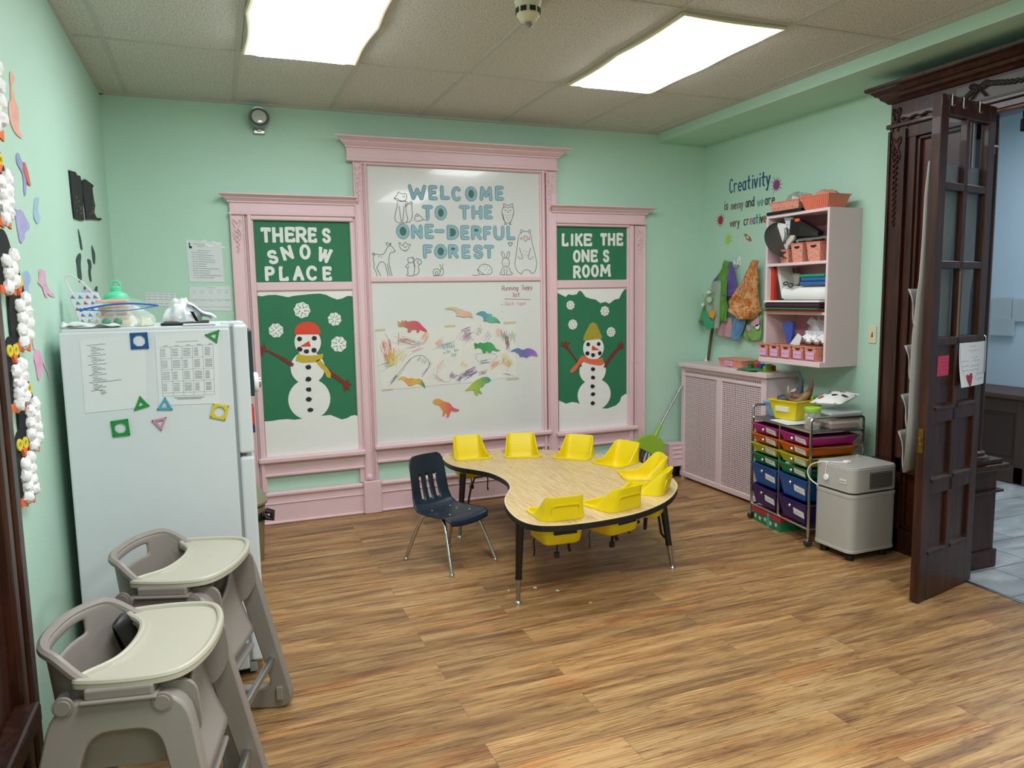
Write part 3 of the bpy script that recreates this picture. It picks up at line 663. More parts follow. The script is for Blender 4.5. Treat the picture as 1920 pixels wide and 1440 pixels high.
drawing('owl_drawing','line drawing of a standing owl right of the word THE',[
 [(2.006,2.173),(2.004,2.197),(2.023,2.18),(2.056,2.181),(2.078,2.197),(2.076,2.17),(2.087,2.14),(2.074,2.095),(2.054,2.05),(2.015,2.05),(1.995,2.093),(1.988,2.137),(2.006,2.173)],
 [(2.003,2.159),(2.023,2.173),(2.039,2.156),(2.056,2.174),(2.075,2.161)],[(1.996,2.12),(2.002,2.085),(2.015,2.05)],[(2.08,2.122),(2.069,2.082),(2.054,2.05)],
 [(2.012,2.145),(2.019,2.14),(2.027,2.145)],[(2.048,2.146),(2.056,2.141),(2.064,2.146)],[(2.033,2.134),(2.038,2.125),(2.044,2.134)],
 [(2.015,2.05),(2.006,2.039),(2.02,2.044),(2.025,2.037)],[(2.054,2.05),(2.046,2.038),(2.058,2.045),(2.065,2.04)]]+
 [[(2.017,2.111),(2.02,2.106)],[(2.036,2.11),(2.04,2.105)],[(2.053,2.112),(2.057,2.107)],[(2.026,2.094),(2.03,2.089)],[(2.045,2.093),(2.049,2.087)],[(2.035,2.077),(2.039,2.071)]])
drawing('deer_drawing','line drawing of a spotted fawn at the left of the board',[
 [(1.189,1.842),(1.175,1.862),(1.159,1.881),(1.137,1.874),(1.123,1.849),(1.11,1.824),(1.084,1.815),(1.046,1.823),(1.034,1.808),(1.03,1.781),(1.039,1.756),(1.031,1.731),(1.049,1.698),(1.054,1.668)],
 [(1.189,1.842),(1.174,1.834),(1.149,1.832),(1.143,1.798),(1.138,1.773),(1.145,1.731),(1.16,1.67)],[(1.147,1.672),(1.133,1.723),(1.129,1.756)],[(1.131,1.67),(1.123,1.714),(1.109,1.769),(1.073,1.769),(1.064,1.74),(1.051,1.731),(1.066,1.698),(1.082,1.67)],
 [(1.137,1.876),(1.122,1.895),(1.131,1.903),(1.145,1.895),(1.148,1.881),(1.16,1.904),(1.155,1.881)],[(1.046,1.823),(1.028,1.813),(1.025,1.827),(1.035,1.833),(1.043,1.823)],
 [(1.066,1.807),(1.075,1.805)],[(1.085,1.802),(1.093,1.802)],[(1.158,1.849),(1.16,1.846)]])
drawing('bird_drawing','line drawing of a small bird with open wings under the word ONE',[
 [(1.214,1.9),(1.225,1.902),(1.231,1.887),(1.241,1.879),(1.259,1.905),(1.27,1.9),(1.276,1.888),(1.294,1.892),(1.301,1.888),(1.286,1.871),(1.284,1.858),(1.262,1.845),(1.236,1.851),(1.222,1.866),(1.22,1.887),(1.214,1.9)],[(1.245,1.879),(1.254,1.868),(1.276,1.877)],[(1.253,1.847),(1.257,1.837)],[(1.266,1.848),(1.27,1.84)]])
drawing('squirrel_drawing','line drawing of a squirrel holding a nut at the board bottom',[
 [(1.273,1.786),(1.287,1.801),(1.304,1.797),(1.319,1.786),(1.316,1.769),(1.298,1.761),(1.279,1.765),(1.273,1.786)],[(1.304,1.797),(1.311,1.807),(1.319,1.789)],
 [(1.279,1.765),(1.276,1.748),(1.263,1.744),(1.255,1.731),(1.275,1.727),(1.285,1.739)],[(1.275,1.727),(1.27,1.705),(1.278,1.688),(1.261,1.68),(1.265,1.671),(1.313,1.671)],[(1.312,1.765),(1.325,1.748),(1.322,1.714),(1.313,1.675)],
 [(1.315,1.675),(1.34,1.679),(1.359,1.705),(1.346,1.739),(1.36,1.752),(1.376,1.756),(1.37,1.782),(1.348,1.792),(1.326,1.786),(1.318,1.765),(1.322,1.731)],[(1.36,1.752),(1.343,1.761),(1.341,1.773),(1.354,1.778)]])
drawing('snail_drawing','line drawing of a snail at the board bottom below FOREST',[
 [(1.479,1.683),(1.47,1.692),(1.48,1.703),(1.495,1.696),(1.491,1.678),(1.47,1.674),(1.455,1.687),(1.459,1.711),(1.485,1.723),(1.507,1.709),(1.509,1.687),(1.492,1.672)],
 [(1.454,1.67),(1.529,1.671),(1.533,1.696),(1.53,1.722),(1.514,1.722),(1.509,1.7)],[(1.516,1.722),(1.508,1.752)],[(1.525,1.722),(1.531,1.755)]])
drawing('hedgehog_drawing','line drawing of a hedgehog at the board bottom, left of the rabbit',[
 [(1.787,1.712),(1.803,1.721),(1.809,1.74),(1.837,1.755),(1.88,1.747),(1.903,1.721),(1.905,1.694),(1.888,1.676),(1.84,1.677),(1.817,1.694),(1.803,1.708),(1.787,1.712)],
 [(1.798,1.708),(1.796,1.695),(1.807,1.687),(1.798,1.677),(1.84,1.677)],[(1.749,1.673),(1.798,1.672)],[(1.842,1.739),(1.846,1.732)],[(1.865,1.734),(1.87,1.727)],[(1.851,1.716),(1.855,1.709)],[(1.879,1.712),(1.884,1.705)],[(1.869,1.694),(1.874,1.689)]])
drawing('rabbit_drawing','line drawing of a long-eared rabbit sitting left of the bear',[
 [(1.986,1.774),(1.991,1.792),(2.011,1.799),(2.035,1.792),(2.041,1.774),(2.041,1.747),(2.027,1.731),(1.998,1.731),(1.985,1.747),(1.986,1.774)],
 [(1.996,1.794),(1.98,1.823),(1.981,1.845),(1.997,1.841),(2.009,1.799)],[(2.02,1.799),(2.026,1.837),(2.043,1.848),(2.045,1.823),(2.035,1.792)],
 [(1.992,1.731),(1.978,1.707),(1.979,1.689),(1.965,1.689),(1.963,1.676),(2.008,1.674)],[(2.034,1.731),(2.05,1.707),(2.049,1.692),(2.065,1.689),(2.065,1.675),(2.013,1.674)],
 [(1.999,1.721),(2.001,1.676)],[(2.021,1.72),(2.018,1.676)],[(2.0,1.758),(2.002,1.755)],[(2.024,1.758),(2.026,1.755)],[(2.008,1.746),(2.012,1.74),(2.017,1.746)]])
drawing('bear_drawing','line drawing of a tall bear with pink cheeks at the board right',[
 [(2.136,1.677),(2.097,1.707),(2.083,1.756),(2.099,1.828),(2.11,1.909),(2.121,1.963),(2.141,1.985),(2.17,1.997),(2.2,1.991),(2.219,1.964),(2.228,1.901),(2.252,1.82),(2.264,1.756),(2.255,1.706),(2.225,1.675),(2.201,1.711),(2.156,1.711),(2.136,1.677)],
 [(2.136,1.982),(2.133,2.003),(2.149,2.008),(2.155,1.992)],[(2.198,1.992),(2.205,2.009),(2.218,2.0),(2.214,1.98)],
 [(2.164,1.927),(2.158,1.95),(2.175,1.965),(2.191,1.95),(2.187,1.928),(2.174,1.918),(2.164,1.927)],[(2.124,1.873),(2.138,1.828),(2.152,1.797),(2.132,1.788),(2.108,1.81)],[(2.213,1.874),(2.202,1.829),(2.192,1.797),(2.212,1.785),(2.237,1.811)],
 [(2.15,1.954),(2.154,1.95)],[(2.199,1.956),(2.203,1.953)],[(2.175,1.945),(2.175,1.94)],[(2.158,1.855),(2.161,1.848)],[(2.178,1.847),(2.181,1.839)],[(2.168,1.824),(2.17,1.817)],[(2.187,1.82),(2.19,1.812)],[(2.153,1.828),(2.156,1.823)]],
 extra=[('cheek',xf(arc(.5,.5,.5,.5,0,330,11),*[(2.14,1.94)][0],.018,.018),M_cheek),('cheek',xf(arc(.5,.5,.5,.5,0,330,11),*[(2.204,1.939)][0],.018,.018),M_cheek)])
drawing('heart_drawing','small outlined heart between the letter L and the bear',[[(2.051,1.885),(2.034,1.901),(2.038,1.913),(2.051,1.906),(2.065,1.914),(2.069,1.899),(2.051,1.885)]],.0045)

# ================================================================ snowmen
M_coal = mat('black_card','#1A1B20',.6); M_red = mat('red_card','#D9472B',.65); M_orange = mat('orange_card','#E06A48',.65); M_yel = mat('mustard_card','#C7A92F',.65)
M_arm = mat('brown_red_card','#80251E',.65); M_oldyel = mat('ochre_card','#A99A33',.65)
def blob(c, rx, rz, n=14, j=.0):
    return [(c[0]+rx*math.cos(2*PI*k/n)*(1+j*random.uniform(-1,1)), c[1]+rz*math.sin(2*PI*k/n)*(1+j*random.uniform(-1,1))) for k in range(n)]
def snowman(label, base, rounds, hat, hatm, scarf, scarfm, eyes, mouth, buttons, nose, arms, loc):
    t = thing('paper_snowman', label, 'snowman', loc)
    for k,(c,rim) in enumerate(rounds):
        rx = abs(rim[0]-c[0]); rz = abs(rim[1]-c[1])
        cut(('lower_body','middle_body','head')[k], blob(c,rx,rz,30), .0150+.0006*k, .0166+.0006*k, M_white, parent=t)
    cut('hat', hat, .018,.0198, hatm, parent=t)
    for pl in scarf: cut('scarf', pl, .0182,.020, scarfm, parent=t)
    for q in eyes: cut('eye', blob(q,.0165,.016,10,.1), .0179,.0195, M_coal, parent=t)
    for q in mouth: cut('mouth_piece', blob(q,.018,.017,9,.15), .0179,.0195, M_coal, parent=t)
    for q in buttons: cut('button', blob(q,.019,.016,9,.15), .0179,.0195, M_coal, parent=t)
    cut('nose', nose, .0181,.0197, M_red, parent=t)
    for pl in arms: cut('arm', pl, .0175,.0190, M_arm, parent=t)
snowman('paper snowman with red hat and yellow scarf on the left green panel', None,
 [([(0.558,0.84)][0], [(0.698,0.699)][0]), ([(0.557,1.056)][0],[(0.67,0.942)][0]), ([(0.565,1.23)][0],[(0.652,1.135)][0])],
 [(0.481,1.285),(0.483,1.321),(0.501,1.347),(0.536,1.365),(0.575,1.37),(0.613,1.359),(0.64,1.336),(0.65,1.307),(0.653,1.281)], M_red,
 [[(0.501,1.157),(0.484,1.133),(0.481,1.108),(0.523,1.094),(0.571,1.093),(0.621,1.096),(0.662,1.123),(0.661,1.149),(0.623,1.14),(0.564,1.139),(0.525,1.145)], [(0.611,1.098),(0.634,1.065),(0.663,1.033),(0.68,0.986),(0.705,0.976),(0.709,1.01),(0.688,1.047),(0.655,1.089),(0.636,1.113)]], M_yel,
 [(0.512,1.254),(0.609,1.256)], [(0.509,1.184),(0.553,1.168),(0.604,1.173)], [(0.56,1.061),(0.557,0.979),(0.556,0.909),(0.553,0.841),(0.56,0.767)],
 [(0.51,1.202),(0.573,1.239),(0.584,1.201)],
 [[(0.458,1.067),(0.467,1.09),(0.409,1.131),(0.335,1.174),(0.3,1.19),(0.289,1.209),(0.287,1.242),(0.276,1.211),(0.243,1.222),(0.266,1.204),(0.242,1.197),(0.241,1.185),(0.27,1.187),(0.257,1.171),(0.265,1.145),(0.278,1.172),(0.296,1.183),(0.371,1.133),(0.426,1.09)],
  [(0.652,1.086),(0.707,1.03),(0.766,0.981),(0.8,0.951),(0.831,0.964),(0.82,0.944),(0.85,0.923),(0.826,0.921),(0.833,0.889),(0.813,0.899),(0.796,0.871),(0.793,0.907),(0.782,0.936),(0.716,0.991),(0.668,1.051)]], (.57,D-.014,.55))
snowman('paper snowman with yellow hat and orange scarf on the right green panel', None,
 [([(2.744,0.731)][0], [(2.891,0.604)][0]), ([(2.731,0.923)][0],[(2.848,0.817)][0]), ([(2.738,1.101)][0],[(2.829,1.009)][0])],
 [(2.646,1.163),(2.654,1.199),(2.679,1.246),(2.706,1.291),(2.734,1.304),(2.764,1.289),(2.789,1.238),(2.814,1.186),(2.807,1.171),(2.745,1.17),(2.698,1.166)], M_oldyel,
 [[(2.643,1.049),(2.619,1.033),(2.588,0.986),(2.549,0.953),(2.529,0.923),(2.544,0.912),(2.58,0.933),(2.611,0.971),(2.642,1.001),(2.712,0.976),(2.791,0.962),(2.826,0.97),(2.82,1.024),(2.775,1.015),(2.728,1.014),(2.678,1.028)]], M_orange,
 [(2.69,1.132),(2.784,1.131)], [(2.685,1.062),(2.733,1.045),(2.793,1.058)], [(2.731,0.934),(2.731,0.869),(2.727,0.799),(2.732,0.737),(2.728,0.665)],
 [(2.726,1.123),(2.791,1.084),(2.721,1.085)],
 [[(2.631,0.956),(2.606,0.978),(2.558,1.043),(2.509,1.1),(2.482,1.125),(2.444,1.135),(2.479,1.142),(2.452,1.165),(2.49,1.149),(2.495,1.182),(2.506,1.146),(2.543,1.161),(2.512,1.132),(2.535,1.092),(2.581,1.028),(2.634,0.974)],
  [(2.826,0.946),(2.851,0.994),(2.903,1.056),(2.959,1.1),(2.954,1.138),(2.975,1.116),(2.986,1.164),(2.993,1.123),(3.019,1.136),(2.999,1.107),(3.009,1.087),(2.975,1.085),(2.927,1.045),(2.874,0.982),(2.845,0.941)]], (2.73,D-.014,.55))
def snowflake(q, r, label, seed):
    rnd = random.Random(seed); n = 8*5
    poly = [(q[0]+r*(1+.06*math.cos(8*2*PI*k/n+seed))*math.cos(2*PI*k/n), q[1]+r*(1+.06*math.cos(8*2*PI*k/n+seed))*math.sin(2*PI*k/n)) for k in range(n)]
    o = cut('paper_snowflake', poly, .0145,.0165, M_white, label, 'snowflake', 'paper snowflakes on green panels')
    b = MB()
    for ringr,cnt,sz in ((.38,4+seed%3,.075),(.62,8,.06),(.84,8,.055)):
        for k in range(cnt):
            a = 2*PI*(k+.5*(cnt==8))/cnt+seed; c = (q[0]+r*ringr*math.cos(a), q[1]+r*ringr*math.sin(a)); s_ = r*sz*2
            d = V((math.cos(a+seed%2),math.sin(a+seed%2)))*s_; e = V((-d.y,d.x))*.6
            b.prism([tuple(V(c)+d),tuple(V(c)+e),tuple(V(c)-d),tuple(V(c)-e)], FB, .0160,.0168)
    b.done('cut_hole', M_green, o)
for q,r,l,s_ in (([(0.538,1.447)][0],.052,'white paper snowflake above the red hat, topmost of the left panel',1),([(0.751,1.381)][0],.044,'folded white paper snowflake right of the red hat, upper one',2),([(0.364,1.316)][0],.046,'round lacy paper snowflake left of the red hat',3),([(0.771,1.209)][0],.052,'white paper snowflake right of the red-hatted head, lower one',4),
  ([(2.541,1.44)][0],.034,'paper snowflake at the upper left of the right panel',5),([(2.56,1.291)][0],.038,'paper snowflake left of the yellow hat, lower left one',6),([(2.84,1.388)][0],.038,'paper snowflake above and right of the yellow hat',7),([(2.895,1.222)][0],.038,'paper snowflake right of the yellow-hatted head, lower right one',8)):
    snowflake(q, r, l, s_)

# ================================================================ lower whiteboard: banner, tape, dinosaurs, handwriting
bp = [(1.026,1.292),(1.081,1.294),(1.207,1.299),(1.372,1.298),(1.579,1.315),(1.772,1.32),(1.98,1.322),(2.087,1.326),(2.082,1.091),(2.082,0.91),(1.962,0.907),(1.821,0.891),(1.693,0.886),(1.567,0.887),(1.434,0.883),(1.303,0.878),(1.174,0.873),(1.055,0.877),(1.043,0.994),(1.032,1.137)]
o = cut('scribble_banner', bp, .0142,.0165, mat('banner_paper','#DEDCD6',.75,var=.03,vs=8), 'long white paper banner covered in crayon scribbles', 'banner')
CR = {k:mat('crayon_'+k,c,.8) for k,c in dict(red='#D2553C',orange='#DE8A3C',yellow='#D9C23C',green='#4F8557',blue='#5876A8',purple='#7E5590',brown='#8C5B45',grey='#60666A',pink='#CF8FA0',teal='#4E9A94').items()}
rnd = random.Random(5)
def scrib(colr, c, rx, rz, n, a=30, wd=.0013, jit=.35):
    # back-and-forth crayon strokes about a centre
    b = MB(); (cx,cz) = c; rx *= 1.5; rz *= 1.3; ca, sa = math.cos(R(a)), math.sin(R(a)); pl = []
    for k in range(int(n*1.5)):
        u = (1 if k%2 else -1)*rx*(.5+.5*rnd.random()); v = rz*(2*k/(n*1.5)-1)+rnd.uniform(-1,1)*rz*jit
        pl.append((cx+u*ca-v*sa, cz+u*sa+v*ca))
    b.line(smoothpl(pl,1), wd, FB, .0168+.0001*rnd.random()); b.done('scribble', CR[colr], o)
P2 = lambda *q: q
for colr,c,rx,rz,n,a in (('red',[(1.099,1.187)][0],.05,.03,22,100),('orange',[(1.119,1.115)][0],.06,.03,26,95),('yellow',[(1.145,1.087)][0],.07,.03,22,80),('brown',[(1.109,1.098)][0],.05,.02,14,110),('green',[(1.108,1.053)][0],.05,.02,10,20),('yellow',[(1.191,1.112)][0],.06,.04,16,50),
  ('brown',[(1.258,1.208)][0],.09,.02,9,-15),('red',[(1.232,1.227)][0],.05,.02,7,-20),('orange',[(1.379,1.235)][0],.05,.02,14,55),('orange',[(1.481,1.19)][0],.05,.015,12,40),('pink',[(1.312,1.161)][0],.07,.03,9,20),('grey',[(1.322,1.188)][0],.06,.015,6,10),
  ('green',[(1.364,1.068)][0],.03,.04,12,60),('grey',[(1.149,0.952)][0],.06,.01,6,45),('blue',[(1.518,1.171)][0],.07,.015,7,5),('purple',[(1.702,1.247)][0],.05,.035,26,20),('pink',[(1.673,1.229)][0],.06,.03,14,50),('purple',[(1.859,1.223)][0],.05,.02,6,50),('grey',[(1.795,1.267)][0],.03,.03,9,-50),
  ('brown',[(2.008,1.189)][0],.05,.012,16,95),('grey',[(1.989,1.227)][0],.05,.02,14,100),('purple',[(2.017,1.151)][0],.05,.01,12,85),('green',[(2.049,1.216)][0],.05,.02,10,80),('orange',[(1.944,1.248)][0],.05,.02,10,85),('yellow',[(2.005,1.038)][0],.04,.045,34,40),('orange',[(1.914,1.014)][0],.06,.015,14,30),('brown',[(1.995,1.019)][0],.035,.03,12,60),
  ('purple',[(1.602,0.936)][0],.03,.035,28,60),('purple',[(1.725,0.967)][0],.06,.02,26,25),('grey',[(1.695,0.95)][0],.05,.02,14,30),('purple',[(1.656,0.943)][0],.05,.015,10,20),('blue',[(1.825,1.037)][0],.05,.012,8,5),('yellow',[(1.667,1.021)][0],.025,.02,18,60),('orange',[(1.495,1.034)][0],.05,.02,6,45),('brown',[(1.823,0.962)][0],.05,.012,9,15),('purple',[(2.013,0.933)][0],.04,.006,4,-20),('pink',[(1.473,0.934)][0],.06,.012,5,-30)):
    scrib(colr,c,rx,rz,n,a)
def ln(colr, pl, wd=.0028):
    b = MB(); b.line(smoothpl(pl,2), wd, FB, .0168); b.done('scribble', CR[colr], o)
ln('grey',[(1.121,0.913),(1.197,1.004),(1.254,1.073),(1.31,1.107),(1.366,1.106),(1.402,1.066),(1.415,1.038),(1.381,0.985),(1.351,0.95)],.0035)
ln('teal',[(1.149,0.952),(1.196,0.977),(1.234,1.038),(1.272,1.081)],.003); ln('blue',[(1.352,0.968),(1.4,1.012),(1.415,1.047)],.004)
ln('purple',[(1.762,1.096),(1.766,1.049),(1.824,1.018),(1.914,1.042),(1.935,1.088),(1.846,1.102),(1.762,1.096)],.0022); ln('brown',[(1.476,1.026),(1.455,0.954),(1.491,0.906),(1.568,0.901),(1.559,0.948)],.0018)
ln('brown',[(1.093,1.272),(1.11,1.24),(1.127,1.213)]); ln('brown',[(1.192,1.273),(1.188,1.22),(1.185,1.184)])
b = MB()
for txt,q,hh in (('Connect',[(1.51,1.166)][0],.022),('TOGETHER',[(1.509,1.139)][0],.019),('a Dino Sun',[(1.516,1.109)][0],.020),('FUN',[(1.577,1.084)][0],.022)): write(b, txt, q[0], q[1], hh, .0024, FB, .0170, .62, .15, 9)
b.done('handwriting', CR['teal'], o)
M_tape = mat('masking_tape','#C8BE96',.6)
for q,l in (([(1.025,1.286),(1.097,1.304)],'masking tape strip at the banner top left corner'),([(1.526,1.298),(1.611,1.317)],'masking tape strip at the middle of the banner top'),([(1.982,1.308),(2.087,1.328)],'masking tape strip at the banner top right corner'),([(1.056,0.866),(1.136,0.881)],'masking tape strip at the banner bottom left corner'),([(2.002,0.89),(2.101,0.905)],'masking tape strip at the banner bottom right corner')):
    (x0,z0),(x1,z1) = q; cut('tape_strip', [(x0,z0+.001),(x1,z0+.004),(x1,z1),(x0+.003,z1-.003)], .0167,.0175, M_tape, l, 'tape', 'tape holding the banner')
def grad_mat(name, stops, ang=0, size=.2):
    m = mat(name,'#808080',.7); nt,bb = nodes_of(m); tc = nt.nodes.new('ShaderNodeTexCoord'); mp = nt.nodes.new('ShaderNodeMapping')
    mp.inputs['Rotation'].default_value=(0,R(ang),0); nt.links.new(tc.outputs['Object'], mp.inputs[0])
    n = nt.nodes.new('ShaderNodeTexNoise'); n.inputs['Scale'].default_value=22; n.inputs['Detail'].default_value=4; nt.links.new(tc.outputs['Object'], n.inputs['Vector'])
    sx = nt.nodes.new('ShaderNodeSeparateXYZ'); nt.links.new(mp.outputs[0], sx.inputs[0])
    f = math_node(nt,'ADD', math_node(nt,'MULTIPLY', sx.outputs[0], 1/size), math_node(nt,'MULTIPLY', n.outputs['Fac'], .5)) 
    f2 = math_node(nt,'ADD', f, .25)
    r = ramp(nt, f2, stops); nt.links.new(r.outputs[0], bb.inputs['Base Color']); return m
DG = 'watercolour dinosaur cutouts on the lower whiteboard'
def dino(name, poly, m, label, w0=.0175):
    p2 = smoothpl(poly,1,True)
    return cut(name, p2, w0, w0+.003, m, label, 'dinosaur cutout', DG)
dino('paper_triceratops', [(1.186,1.362),(1.204,1.344),(1.217,1.345),(1.213,1.361),(1.231,1.352),(1.25,1.362),(1.254,1.347),(1.3,1.356),(1.336,1.349),(1.363,1.317),(1.404,1.277),(1.38,1.274),(1.344,1.293),(1.338,1.268),(1.32,1.269),(1.325,1.291),(1.284,1.292),(1.277,1.272),(1.253,1.273),(1.261,1.302),(1.235,1.316),(1.217,1.321),(1.194,1.313),(1.19,1.331)], grad_mat('watercolour_red',[(0,'#C99A74'),(.35,'#C06A68'),(1,'#D0505A')],0,.22), 'red watercolour triceratops cutout above the banner left end')
dino('paper_pterosaur', [(1.535,1.43),(1.552,1.446),(1.625,1.445),(1.644,1.427),(1.659,1.436),(1.677,1.415),(1.726,1.412),(1.754,1.36),(1.715,1.375),(1.676,1.369),(1.648,1.379),(1.614,1.378),(1.629,1.4),(1.596,1.431)], grad_mat('watercolour_peach',[(0,'#C9BE92'),(.6,'#DDB8A0'),(1,'#CFA48C')],0,.25), 'pale peach flying dinosaur cutout above the banner middle')
dino('paper_pterosaur', [(1.764,1.39),(1.804,1.41),(1.838,1.411),(1.857,1.39),(1.9,1.389),(1.891,1.371),(1.931,1.362),(1.968,1.313),(1.93,1.325),(1.88,1.32),(1.861,1.339),(1.826,1.333),(1.834,1.363),(1.803,1.384)], grad_mat('watercolour_teal',[(0,'#4DA08E'),(.35,'#5C96B4'),(.6,'#6FB494'),(1,'#3E9E6C')],0,.22), 'blue-green flying dinosaur cutout above the banner right part')
dino('paper_triceratops', [(1.747,1.166),(1.759,1.184),(1.774,1.17),(1.803,1.183),(1.818,1.173),(1.868,1.185),(1.902,1.165),(1.921,1.128),(1.961,1.115),(1.926,1.108),(1.891,1.123),(1.886,1.105),(1.866,1.101),(1.851,1.12),(1.831,1.095),(1.816,1.105),(1.812,1.131),(1.778,1.146),(1.753,1.132),(1.758,1.152)], grad_mat('watercolour_green',[(0,'#2F8E58'),(.5,'#46A05C'),(1,'#58A862')],0,.22), 'green watercolour triceratops cutout on the banner right part')
dino('paper_pterosaur', [(2.032,1.103),(2.063,1.121),(2.104,1.13),(2.124,1.113),(2.16,1.115),(2.17,1.124),(2.201,1.12),(2.243,1.099),(2.263,1.053),(2.232,1.066),(2.196,1.069),(2.164,1.049),(2.144,1.065),(2.113,1.059),(2.103,1.086),(2.067,1.103)], grad_mat('watercolour_violet',[(0,'#5F83B4'),(.5,'#6B6CB0'),(1,'#9C6EBE')],0,.2), 'blue and violet flying dinosaur cutout right of the banner')
dino('paper_pterosaur', [(1.162,0.938),(1.195,0.963),(1.227,0.959),(1.251,0.942),(1.277,0.95),(1.295,0.937),(1.337,0.942),(1.36,0.913),(1.377,0.862),(1.35,0.891),(1.313,0.909),(1.285,0.895),(1.252,0.888),(1.235,0.911),(1.208,0.942)], grad_mat('watercolour_fire',[(0,'#D8C658'),(.4,'#DE9A5C'),(.7,'#D8B44A'),(1,'#3E8E50')],0,.2), 'yellow and orange flying dinosaur cutout at the banner lower left')
dino('paper_tyrannosaur', [(1.663,0.83),(1.702,0.854),(1.752,0.9),(1.792,0.916),(1.822,0.926),(1.862,0.92),(1.879,0.893),(1.851,0.88),(1.826,0.879),(1.816,0.849),(1.791,0.855),(1.785,0.827),(1.809,0.802),(1.79,0.799),(1.765,0.824),(1.779,0.79),(1.75,0.792),(1.741,0.835),(1.711,0.832)], grad_mat('watercolour_lime',[(0,'#C2BE50'),(.5,'#96B450'),(1,'#3E9A78')],0,.2), 'yellow-green tyrannosaur cutout below the banner, upright one')
dino('paper_tyrannosaur', [(1.421,0.767),(1.445,0.786),(1.483,0.781),(1.506,0.761),(1.554,0.748),(1.577,0.709),(1.635,0.689),(1.595,0.68),(1.562,0.692),(1.552,0.669),(1.546,0.646),(1.522,0.641),(1.532,0.67),(1.514,0.681),(1.511,0.658),(1.492,0.653),(1.504,0.691),(1.486,0.716),(1.472,0.74),(1.444,0.744)], grad_mat('watercolour_sunset',[(0,'#D8A850'),(.4,'#DE8450'),(.7,'#D9606A'),(1,'#CF5A78')],0,.2), 'orange and red tyrannosaur cutout at the bottom of the board')
M_rmark = mat('red_marker','#A23A44',.6); M_pmark = mat('faint_red_marker','#C08A90',.6)
b = MB(); q = [(1.98,1.56)][0]; write(b,'Running',q[0],q[1],.034,.0042,FB,.0146,.60,.1); o1 = tag(b.done('handwriting',M_rmark),'red handwritten word Running at the board top right','handwriting','supply list on the whiteboard')
b = MB(); q = [(2.138,1.566)][0]; write(b,'Suppy',q[0],q[1],.032,.0038,FB,.0146,.56,.1); tag(b.done('handwriting',M_rmark),'red handwritten word Suppy at the board top right corner','handwriting','supply list on the whiteboard')
b = MB(); q = [(2.064,1.511)][0]; write(b,'list',q[0],q[1],.034,.0042,FB,.0146,.58,.1); z = [(1.996,1.497),(2.207,1.489)]; b.line(z,.0035,FB,.0146); tag(b.done('handwriting',M_rmark),'red underlined word list below the word Running','handwriting','supply list on the whiteboard')
b = MB(); q = [(2.003,1.45)][0]; write(b,'Duck tape',q[0],q[1],.026,.0032,FB,.0146,.72,.1); b.line([(1.971,1.457),(1.985,1.457)],.005,FB,.0146); b.line([(1.972,1.4),(1.982,1.4)],.004,FB,.0146); b.line([(1.973,1.355),(1.981,1.355)],.004,FB,.0146); tag(b.done('handwriting',M_pmark),'faint red handwritten line Duck tape with list dashes','handwriting','supply list on the whiteboard')

# ================================================================ papers on the green wall left of the frames
def doc(name, quad, fr, w, label, rows=(), m=M_paper, cols=0, group=None, wd=.0022):
    b = MB(); b.prism(quad, fr, w, w+.0015); o = b.done(name, m); tag(o, label, 'paper', group)
    return o
o = doc('notice_sheet', [(-0.152,1.907),(0.059,1.889),(0.06,1.638),(-0.148,1.642)], FB, .001, 'white printed schedule sheet on the green wall, topmost of the three')
def lines(o, fr, w, quad, spec, m=M_greyink, wd=.0025, seed=1):
    # spec rows in (u0,u1,v) of the sheet; quad = TL,TR,BR,BL
    b = MB(); rn = random.Random(seed); TL,TR,BR,BL = [V(q) for q in quad]
    P = lambda u,v: (TL*(1-u)+TR*u)*(1-v)+(BL*(1-u)+BR*u)*v
    for u0,u1,v in spec:
        n = max(3,int((u1-u0)*45)); pl = [tuple(P(u0+(u1-u0)*k/n, v+(rn.uniform(-1,1)*.0035))) for k in range(n+1)]
        b.line(pl, wd, fr, w)
    b.done('print', m, o)
q4 = [(-0.152,1.907),(0.059,1.889),(0.06,1.638),(-0.148,1.642)]; rr = random.Random(3)
lines(o, FB, .0029, q4, [(.2,.62,.08),(.3,.5,.13),(.3,.66,.23)]+[(.12+.02*(k%2),.2,.29+.055*k) for k in range(12)]+[(.22,.28,.29+.055*k) for k in range(12)]+[(.3,.5+.45*rr.random(),.285+.055*k) for k in range(12)], M_greyink,.0024)
lines(o, FB, .0029, q4, [(.07,.1,.08),(.07,.1,.11),(.07,.1,.14),(.07,.15,.16),(.07,.15,.18)], M_ink,.009)
b = MB()
for k in range(6):
    q0 = [(-0.048,1.895)][0]; q = (q0[0]+k*.0215, q0[1]-(k%3)*.015); b.stroke([(q[0]-.012,q[1]),(q[0]+.014,q[1]+.008*(-1)**k)],.009,FB,.003,.004)
b.done('foil_tape', mat('white_gloss','#F2F4F4',.15), o)
q4 = [(-0.152,1.611),(0.095,1.613),(0.097,1.452),(-0.155,1.461)]
o = doc('calendar_sheet', q4, FB, .001, 'white calendar sheet on the green wall, below the schedule'); lines(o, FB,.0029,q4,[(.4,.62,.06)]+[(.06+.2*c,.16+.2*c,.17) for c in range(5)]+[(.06+.2*c,.15+.2*c,.26) for c in range(5)]+[(.08+.2*c,.14+.2*c,.6) for c in range(5)]+[(.03,.97,.85),(.03,.97,.55)],M_greyink,.0016)
q4 = [(-0.407,1.578),(-0.232,1.57),(-0.232,1.489),(-0.41,1.493)]
o = doc('calendar_sheet', q4, FB, .001, 'small grid sheet on the green wall above the fridge bag, lowest left one'); lines(o, FB,.0029,q4,[(.05+.19*c,.19+.19*c,v) for c in range(5) for v in (.1,.3,.5,.8)],M_greyink,.002)
